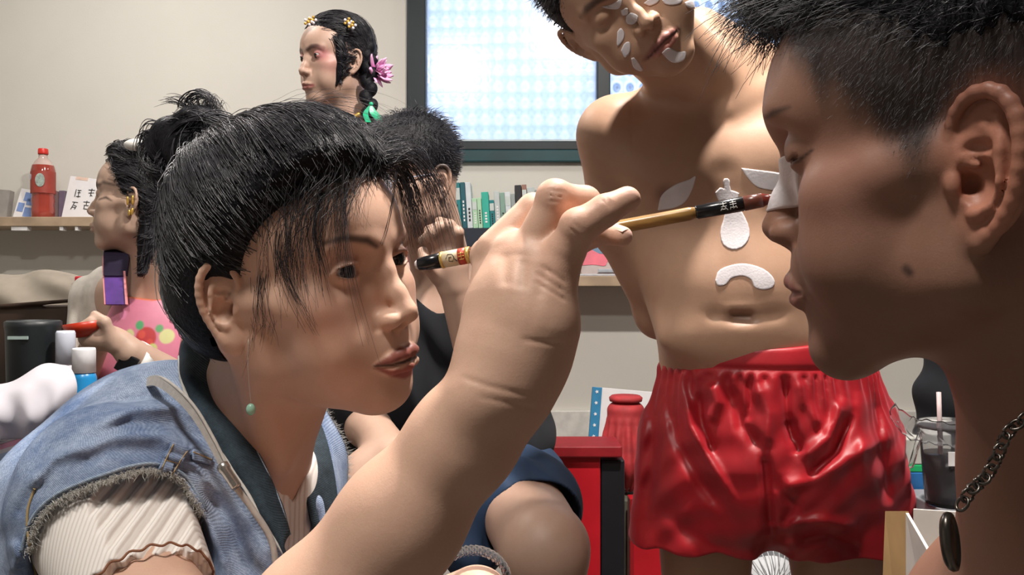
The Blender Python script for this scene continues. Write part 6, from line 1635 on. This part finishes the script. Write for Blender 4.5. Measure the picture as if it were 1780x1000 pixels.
# ------------------------------------------------------------------ table at the left with bottles and tissues
zt_ = CAM_H - .222
m_table = plain('dark_table_top', (.06, .045, .04), .4)
tb = empty('table', (-1.0, 1.2, 0)); box('table_top', (-.6, -.55, zt_ - .03), (.42, .29, zt_), m_table, tb)
for sx, sy in ((-.55, -.5), (.37, -.5), (-.55, .25), (.37, .25)): box('leg', (sx - .02, sy - .02, 0), (sx + .02, sy + .02, zt_ - .03), m_table, tb)
tag(tb, 'dark table at the left edge holding tissues, cup and bottles', 'table')
def on_table(px, d): q = P(px, 0, d); return (q[0], q[1], zt_)
cup = empty('tumbler', on_table(58, 1.42)); lathe('body', [(0, 0), (.036, 0), (.038, .004), (.041, .150), (.0425, .158), (.0425, .166), (.038, .168), (.036, .160), (.034, .02), (0, .02)], (0, 0, 0), plain('matte_black', (.010, .014, .016), .45), cup)
lathe('lid', [(0, .160), (.036, .160), (.037, .163)], (0, 0, 0), plain('black_lid', (.02, .025, .025), .25), cup); box('label', (-.018, -.0425, .139), (.014, -.0395, .144), plain('worn_label', (.35, .45, .42), .5), cup, 0)
tag(cup, 'black tumbler standing behind the white tissues', 'tumbler')
wb = empty('spray_bottle', on_table(114, 1.40)); lathe('body', [(0, 0), (.014, 0), (.0145, .003), (.0145, .095), (.0125, .1)], (0, 0, 0), plain('white_plastic', (.68, .68, .72), .35), wb); lathe('cap', [(.0125, .098), (.0150, .098), (.0148, .148), (.013, .152), (0, .152)], (0, 0, 0), plain('frosted_cap', (.60, .64, .74), .25), wb)
tag(wb, 'slim white spray bottle between the black tumbler and blue bottle', 'bottle')
bb = empty('lotion_bottle', on_table(146, 1.30)); lathe('body', [(0, 0), (.0175, 0), (.018, .003), (.018, .085), (.016, .092), (.0125, .095)], (0, 0, 0), plain('blue_plastic', (.015, .22, .50), .3), bb); lathe('cap', [(.0125, .094), (.0165, .094), (.0165, .128), (.0155, .131), (0, .132)], (0, 0, 0), plain('white_cap', (.72, .72, .75), .35), bb)
tag(bb, 'blue bottle with a white cap beside the tissues', 'bottle')
# tissue box, its long side running away from the camera
tx = empty('tissue_box', (-.565, .93, zt_)); tw, td, thh = .060, .13, .068
ntb = NT('printed_carton')
ntb.set(Base_Color=ntb.ramp(ntb.noise(14, 2), [(.3, (.25, .38, .50)), (.5, (.62, .62, .55)), (.75, (.55, .36, .40))]), Roughness=.5)
box('carton', (-tw, -td, 0), (tw, td, thh), ntb.m, tx, .002)
def stripe(nm, z0, z1, c): box(nm, (tw - .0002, -td - .001, z0), (tw + .0010, td + .001, z1), plain(nm, c, .5), tx, 0)
stripe('pink_stripe', thh - .006, thh - .001, (.72, .33, .45)); stripe('pale_blue_stripe', thh - .022, thh - .010, (.40, .56, .72)); stripe('white_stripe', thh - .010, thh - .006, (.75, .75, .75))
stripe('cream_stripe', .010, .020, (.60, .50, .32)); stripe('pink_stripe', 0, .008, (.62, .30, .36)); stripe('sky_panel', .020, thh - .022, (.33, .45, .52))
box('top_stripe', (-tw, -td, thh - .0002), (tw, td, thh + .0010), plain('pale_top', (.62, .60, .62), .5), tx, 0); box('top_stripe', (tw - .030, -td, thh + .0008), (tw - .022, td, thh + .0016), plain('pale_blue_stripe', (.40, .56, .72), .5), tx, 0)
def txt(name, s_, size, ext, mat, parent, M, bold=0):
    cu = bpy.data.curves.new(name, 'FONT'); cu.body = s_; cu.size = size; cu.extrude = ext; cu.offset = bold; cu.align_x = 'CENTER'
    o = bpy.data.objects.new(name, cu); COL.objects.link(o); dg = bpy.context.evaluated_depsgraph_get(); me = bpy.data.meshes.new_from_object(o.evaluated_get(dg)); bpy.data.objects.remove(o)
    me.transform(M); return link(name, me, parent, mat)
RX = Matrix.Rotation(math.radians(90), 4, 'Z') @ Matrix.Rotation(math.radians(90), 4, 'X')
def side_y(px):  # where the side face is seen at photo column px
    return (tx.location.x + tw) / ((px - 890) / FPX) - tx.location.y
txt('letter', 'B', .028, .0006, plain('blue_ink', (.03, .12, .38), .5), tx, Matrix.Translation((tw + .0012, side_y(24), .022)) @ RX, .0012)
txt('letter', 'T', .028, .0006, plain('yellow_ink', (.55, .42, .15), .5), tx, Matrix.Translation((tw + .0012, side_y(3), .022)) @ RX, .0012)
for px_, z_, r_, c in ((44, .036, .008, (.45, .03, .08)), (44, .020, .007, (.05, .18, .06)), (54, .030, .006, (.08, .08, .30)), (52, .050, .010, (.28, .17, .08)), (12, .045, .006, (.5, .1, .12)), (62, .045, .008, (.06, .25, .12))):
    sphere('printed_fruit', (tw + .0008, side_y(px_), z_), r_, plain('printed_dot', c, .5), tx, 14, (.06, 1.6, 1))
tag(tx, 'colourful tissue box with a blue letter B at the lower left', 'box')
# the tissue standing out of the box
tis = empty('tissue', (-.565, .90, zt_ + thh + .0015)); tl = np.array(tis.location)
def tp(x, y, d): return P(x, y, d) - tl
rows = [[tp(-60, 775, .86), tp(0, 772, .86), tp(60, 768, .87), tp(112, 745, .90)], [tp(-60, 730, .85), tp(0, 735, .84), tp(62, 728, .85), tp(122, 715, .89)], [tp(-60, 700, .86), tp(0, 692, .85), tp(68, 680, .86), tp(134, 675, .89)],
        [tp(-60, 680, .88), tp(8, 672, .87), tp(70, 645, .88), tp(126, 645, .90)], [tp(-60, 672, .90), tp(20, 665, .895), tp(74, 634, .90), tp(112, 636, .915)], [tp(-60, 680, .93), tp(20, 680, .93), tp(70, 660, .93), tp(108, 660, .94)], [tp(-50, 760, .95), tp(20, 760, .95), tp(60, 750, .95), tp(90, 748, .95)]]
G = np.array([catmull(r_, 25) for r_ in rows]); G = np.stack([catmull(G[:, j], 30) for j in range(25)], 1)
for i_ in range(30):
    for j_ in range(25):
        G[i_, j_] += np.array([.3, -1, .2]) * (.0045 * math.sin(j_ * .9 + i_ * .22) + .0035 * math.sin(j_ * .45 - i_ * .35 + 1)) * math.sin(math.pi * min(1, (i_ + 2) / 14))
G[:, :, 2] = np.maximum(G[:, :, 2], .0012)
sheet('folded_sheet', G, plain('tissue_paper', (.46, .44, .48), .9, .03), tis, .0006)
tag(tis, 'white tissue pulled up out of the colourful box', 'tissue')
pp_ = empty('paper_sheets', on_table(205, 1.25)); 
for k, (a, c) in enumerate(((5, (.72, .70, .72)), (-12, (.6, .5, .45)))): box('sheet', (-.045, -.05, .001 + k * .002), (.045, .05, .0025 + k * .002), plain('paper', c, .7), pp_, 0, rot=(0, 0, a))
tag(pp_, 'loose papers lying on the table behind the blue bottle', 'paper')
# chair back / bags at the left
m_dw = plain('dark_wood', (.050, .030, .022), .35, .3, 10)
cbk = empty('bench', (P(60, 0, 1.95)[0], 1.98, 0))
rows = []
for i in range(2):
    rows.append([])
SBk = Sdf(); SBk.cap((-.35, .02, P(0, 548, 1.95)[2]), (.14, -.02, P(0, 512, 1.95)[2]), .012, .012); SBk.box((-.1, .01, .80), (.26, .012, .22), .01, k=.005)
SBk._add(lambda p: p[:, 2] - (P(0, 530, 1.95)[2] + (p[:, 0] + .1) * .075), (0, 0, .9), 1, 'i', .004)
sdf_obj('backrest', SBk, (-.45, -.06, .5), (.25, .08, 1.15), .005, m_dw, cbk); box('seat', (-.36, -.4, .42), (.16, .02, .46), m_dw, cbk)
for sx in (-.33, .12):
    for sy in (-.36, 0): box('leg', (sx - .02, sy - .02, 0), (sx + .02, sy + .02, .42 if sy else .62), m_dw, cbk)
tag(cbk, 'dark wooden bench back behind the black tumbler', 'bench')
bgb = empty('canvas_bag', (P(60, 0, 2.3)[0], 2.3, 0)); SG = Sdf(); c0 = np.array(bgb.location)
SG.ell((-.05, 0, P(0, 512, 2.3)[2]), (.24, .08, .055)); SG.ell((-.22, 0, P(0, 530, 2.3)[2]), (.15, .09, .06), k=.03); SG.ell((.02, 0, P(0, 560, 2.3)[2]), (.22, .10, .12), k=.04)
SG._add(lambda p: .926 - p[:, 2], (0, 0, .9), 1, 'i', .004)
SG.disp(lambda p: .007 * np.sin(p[:, 0] * 30 + p[:, 2] * 60) , (0, 0, 1), 1)
sdf_obj('fabric_body', SG, (-.45, -.15, .8), (.3, .15, 1.14), .006, plain('beige_canvas', (.30, .26, .21), .9, .25, 10), bgb)
box('red_tab', (P(120, 0, 2.2)[0] - c0[0], -.075, P(0, 508, 2.2)[2]), (P(134, 0, 2.2)[0] - c0[0], -.055, P(0, 480, 2.2)[2]), plain('red_tab', (.5, .015, .03), .6), bgb, .004)
tag(bgb, 'beige canvas bag with a red tab lying behind the dark bench', 'bag')
tblk = box('side_cabinet', (P(-60, 0, 2.3)[0], 2.18, 0), (P(160, 0, 2.3)[0], 2.6, .92), plain('brown_cabinet', (.2, .15, .12), .5)); tag(tblk, 'brown side cabinet under the beige canvas bag', 'cabinet')
# red bowl in the hands of the woman in profile
bw = empty('red_bowl', tuple(P(150, 570, 1.56))); lathe('bowl', [(0, -.016), (.018, -.016), (.034, -.004), (.040, .010), (.038, .010), (.032, -.001), (0, -.010)], (0, 0, 0), plain('red_lacquer', (.50, .035, .012), .35), bw); bw.rotation_euler = (0, math.radians(-8), 0)
tag(bw, 'small red bowl held in the hands of the woman in profile', 'bowl')

# ------------------------------------------------------------------ things at the lower right
m_kraft = plain('cardboard', (.48, .30, .13), .8, .15, 14); m_wcard = plain('white_cardboard', (.66, .62, .58), .7, .05)
bxr = empty('cardboard_box', tuple(P(1600, 0, .95) * [1, 1, 0])); l0 = np.array(bxr.location)
def slab(name, pts, mat, th=.003):
    """flat board through four corner points"""
    a = np.array(pts, float); n_ = np.cross(a[1] - a[0], a[3] - a[0]); n_ /= np.linalg.norm(n_)
    V = np.vstack([a - n_ * th / 2, a + n_ * th / 2]) - l0; F = [[0, 1, 2, 3], [7, 6, 5, 4], [0, 4, 5, 1], [1, 5, 6, 2], [2, 6, 7, 3], [3, 7, 4, 0]]
    return link(name, np_mesh(name, V, F, smooth=False), bxr, mat)
slab('kraft_side', [P(1541, 889, 1.00), P(1577, 889, .93), P(1574, 1200, .93), P(1530, 1185, 1.00)], m_kraft)
slab('near_side', [P(1577, 892, .93), P(1645, 1010, .78), P(1645, 1250, .80), P(1577, 1250, .93)], m_wcard)
slab('far_side', [P(1588, 885, 1.02), P(1712, 893, .98), P(1712, 1150, .98), P(1588, 1150, 1.02)], m_wcard)
slab('box_bottom', [P(1541, 1190, 1.00), P(1645, 1240, .80), P(1750, 1215, .86), P(1700, 1155, .99)], m_wcard)
slab('yellow_insert', [P(1640, 990, .83), P(1662, 968, .84), P(1668, 1050, .84), P(1640, 1050, .83)], plain('yellow_card', (.75, .45, .03), .6))
tag(bxr, 'open cardboard box with white inside below the pendant', 'box')
tb2 = empty('side_table', (P(1640, 0, 1.15)[0], 1.1, 0)); zt2_ = P(1600, 1200, .95)[2] - .02
box('table_top', (-.16, -.33, zt2_ - .02), (.35, -.03, zt2_), m_table, tb2)
for sx, sy in ((-.12, -.30), (.31, -.30), (-.12, -.06), (.31, -.06)): box('leg', (sx - .015, sy - .015, 0), (sx + .015, sy + .015, zt2_ - .02), m_table, tb2)
tag(tb2, 'small dark side table under the open cardboard box', 'table')
tb4 = empty('side_table', (.85, 1.35, 0)); box('table_top', (-.225, -.25, zt2_ - .02), (.25, .25, zt2_), m_table, tb4)
for sx, sy in ((-.2, -.22), (.22, -.22), (-.2, .22), (.22, .22)): box('leg', (sx - .015, sy - .015, 0), (sx + .015, sy + .015, zt2_ - .02), m_table, tb4)
tag(tb4, 'dark side table under the drink cup and the striped pack', 'table')
# raised tray with the drink cups
zc2 = P(1640, 892, 1.25)[2]
ncl = NT('clear_plastic'); ncl.set(Base_Color=(.9, .9, .92), Roughness=.12); ncl.b.inputs['Transmission Weight'].default_value = .95; ncl.b.inputs['IOR'].default_value = 1.06
m_clear = ncl.m
def rz(px, d): return (P(px, 0, d)[0], d, zt2_)
tray = box('plastic_bin', (.640, 1.22, zt2_), (P(1700, 0, 1.3)[0] + .08, 1.42, zc2 - .005), plain('grey_bin', (.22, .22, .24), .5)); tag(tray, 'grey bin carrying the drink cups behind the cardboard box', 'bin')
cp1 = empty('drink_cup', (P(1650, 0, 1.32)[0], 1.32, zc2 - .005)); Hc = P(0, 748, 1.27)[2] - zc2 + .005
lathe('cup', [(0, 0), (.032, 0), (.034, .004), (.043, Hc - .004), (.045, Hc), (.043, Hc - .001), (.0325, .006), (0, .004)], (0, 0, 0), m_clear, cp1)
lathe('dark_drink', [(0, .006), (.031, .006), (.0385, Hc * .62), (0, Hc * .62)], (0, 0, 0), plain('dark_drink', (.008, .012, .018), .2), cp1)
lathe('lid', [(0, Hc + .006), (.042, Hc + .006), (.046, Hc), (.0465, Hc - .004), (.044, Hc - .004)], (0, 0, 0), m_clear, cp1)
tube('straw', [(-.012, 0, .03), (-.016, 0, Hc + .05)], .0035, plain('clear_straw', (.55, .45, .45), .2), cp1, n=4)
box('white_label', (-.022, -.0425, Hc * .55), (.0, -.0405, Hc * .72), m_wh, cp1, 0); box('white_label', (.014, -.0425, Hc * .5), (.03, -.0385, Hc * .68), m_wh, cp1, 0)
tag(cp1, 'clear plastic cup of dark drink with a straw behind the chain', 'cup')
pk = empty('snack_pack', (P(1592, 0, 1.45)[0], 1.45, zt2_)); 
H_ = P(0, 760, 1.45)[2] - zt2_
for z0, z1, c in ((0, .45, (.30, .22, .30)), (.45, .57, (.38, .22, .34)), (.57, .74, (.03, .16, .42)), (.74, .80, (.02, .42, .14)), (.80, 1, (.55, .55, .50))): box('printed_band', (-.05, -.02, z0 * H_), (.05, .02, z1 * H_), plain('pack_print', c, .35), pk, .002)
tag(pk, 'upright pack striped white, green and blue beside the red shorts', 'package')
cb2 = empty('black_bag', (P(1700, 0, 1.7)[0], 1.75, zt2_)); SK2 = Sdf(); SK2.ell((0, 0, .17), (.10, .07, .22)); SK2.disp(lambda p: .006 * np.sin(p[:, 2] * 60 + p[:, 0] * 30), (0, 0, .2), .5); sdf_obj('bag_body', SK2, (-.13, -.1, -.0), (.13, .1, .45), .006, m_blk, cb2)
cb2.location = (P(1680, 0, 1.7)[0], 1.7, 0); 
tb3 = box('stool', (P(1680, 0, 1.7)[0] - .14, 1.625, 0), (P(1680, 0, 1.7)[0] + .14, 1.82, P(0, 900, 1.7)[2]), m_dw); tag(tb3, 'dark stool under the black bag behind the drink cup', 'stool')
cb2.location = (P(1680, 0, 1.7)[0], 1.7, P(0, 900, 1.7)[2] + .02); tag(cb2, 'black bag standing behind the drink cup at the right', 'bag')
# thin plastic bag over the cup
pb = empty('plastic_bag', tuple(P(1590, 745, 1.18))); rows = []
rngp = np.random.default_rng(5)
for i in range(9):
    v = i / 8; row = []
    for j in range(17):
        u = j / 16
        c = catmull([P(1556, 722, 1.2), P(1585, 745, 1.19), P(1625, 752, 1.19), P(1680, 762, 1.19)], 17)[j]
        row.append(c - np.array(pb.location) + np.array([.002 * math.sin(i * 2 + j), .018 * math.sin(v * math.pi) - .004 * math.sin(j * 1.7), (v - .5) * .032 + .003 * math.sin(j * 2.1 + i)]))
    rows.append(row)
sheet('film', rows, m_clear, pb, .0005)
rows = [[P(1578 + 10 * math.sin(j) * .3 + (8 - i) * 2.2 + j * 2.5, 750 + i * 8, 1.19 + .006 * math.sin(i + j * 1.5)) - np.array(pb.location) for j in range(6)] for i in range(9)]
sheet('twisted_handle', rows, m_clear, pb, .0006)
tag(pb, 'crinkled clear plastic bag hanging between the shorts and cup', 'bag')
# white fan grille seen between the legs
fg = empty('white_fan', (P(1345, 0, 1.9)[0], 1.9, 0)); zf = P(0, 985, 1.9)[2]; 
t = np.linspace(0, 2 * math.pi, 30); m_fw = plain('white_fan_plastic', (.7, .72, .74), .35)
tube('guard_ring', [(.10 * math.cos(a), .02, zf + .03 * 0 + .10 * math.sin(a) - .05) for a in t], .006, m_fw, fg, raw=True, sides=8)
for k in range(40): a = k * math.pi / 20; tube('guard_wire', [(.02 * math.cos(a), 0, zf - .05 + .02 * math.sin(a)), (.06 * math.cos(a), -.012, zf - .05 + .06 * math.sin(a)), (.10 * math.cos(a), .02, zf - .05 + .10 * math.sin(a))], .0012, m_fw, fg, n=6, sides=5)
lathe('motor_cover', [(0, -.02), (.022, -.018), (.03, 0), (.09, .05), (.06, .12), (0, .13)], (0, 0, zf - .05), m_fw, fg, 32, (0, 1, 0)); box('stem', (-.015, .03, .02), (.015, .06, zf - .1), m_fw, fg); lathe('base', [(0, 0), (.12, 0), (.12, .02), (.03, .035), (0, .035)], (0, .04, 0), m_fw, fg)
tag(fg, 'white electric fan standing behind the legs in red shorts', 'fan')
# the painter's other wrist with a clear bracelet
brc = empty('bracelet', tuple(P(822, 1012, .60))); R_ = .0245
n_ = 90; t = np.linspace(0, 2 * math.pi, n_)
for ph in (0, 2.1, 4.2):
    pts = [(R_ * 1.0 * math.cos(a) + .0012 * math.cos(a * 14 + ph) * math.cos(a), .004 * math.sin(a * 14 + ph) * .5 + .3 * R_ * math.sin(a) * 0, R_ * .9 * math.sin(a) + .0018 * math.sin(a * 14 + ph)) for a in t]
    tube('twisted_strand', pts, .0018, m_clear, brc, raw=True, sides=8)
tag(brc, 'twisted clear bracelet on the painting woman\'s other wrist', 'bracelet')
# ------------------------------------------------------------------ who is who
tag(girl, 'woman in a washed denim vest painting a face with a raised brush', 'person')
tag(man, 'bare-shouldered man with closed eyes, in close profile at the right', 'person')
tag(shm, 'bare-chested man in red shorts with white paint on chest and face', 'person')
tag(bkm, 'seated man in a black t-shirt and navy shorts behind the painting woman', 'person')
tag(flw, 'woman standing by the wall with a pink flower in her braid', 'person')
tag(lfw, 'seated woman in profile at the left wearing a pink embroidered halter', 'person')
tag(neck, 'dark steel chain necklace with oval pendant on the man at the right', 'necklace')
tag(br, 'bamboo paint brush with black wrap held up to the man\'s nose', 'brush')
tag(flo, 'pink silk flower pinned to the standing woman\'s braid', 'flower')
tag(rib, 'shiny green ribbon at the end of the braid', 'ribbon')
tag(er, 'gold leaf earring on the woman in profile', 'earring')
tag(hc, 'white fluffy hair clip on the woman in profile', 'hair clip')
tag(wt, 'white wrist band with black face on the woman in profile', 'watch')
hos = [o for o in bpy.data.objects if o.name.startswith('hair_ornament') and o.parent is None]
for o, l in zip(sorted(hos, key=lambda o: o.location.x), ['beaded gold ornament at the left edge of the standing woman\'s hairline', 'beaded gold ornament second from the left over the hairline', 'beaded gold ornament on the crown of the standing woman, upper one', 'beaded gold ornament low on the right side of the crown']): tag(o, l, 'hair ornament', 'gold beaded hair ornaments')
def sub(parent, *names):
    root = parent.parent
    for o in [o for o in list(bpy.data.objects) if o.parent == root and o is not parent and o.name.split('.')[0] in names]:
        o.parent = parent; o.location = Vector(o.location) - Vector(parent.location)
def part(root, name): return sorted([o for o in bpy.data.objects if o.parent == root and o.name.split('.')[0] == name], key=lambda o: o.name)[0]
sub(part(girl, 'denim_vest'), 'frayed_edge', 'stitching', 'shoulder_tab', 'collar', 'collar_edge', 'armhole_seam', 'back_seam', 'vest_front')
sub(part(girl, 'hair'), 'combed_hair', 'fringe', 'bun', 'bun_locks', 'bun_wisps'); sub(part(girl, 'ribbed_tee'), 'sleeve_hem'); sub(part(girl, 'strap'), 'strap_edge', 'cord', 'cord_end')
sub(part(man, 'hair'), 'hair_spikes', 'fringe', 'cropped_side_hair')
sub(part(bkm, 'hair'), 'hair_strands'); sub(part(shm, 'hair'), 'hair_strands'); sub(part(flw, 'hair'), 'hair_strands', 'braid'); sub(part(lfw, 'hair'), 'hair_strands'); sub(part(lfw, 'strap'), 'strap_piping')
sub(part(bt, 'label'), 'emblem'); sub(part(br, 'label'), 'lettering')
print('script time', time.time() - T0)
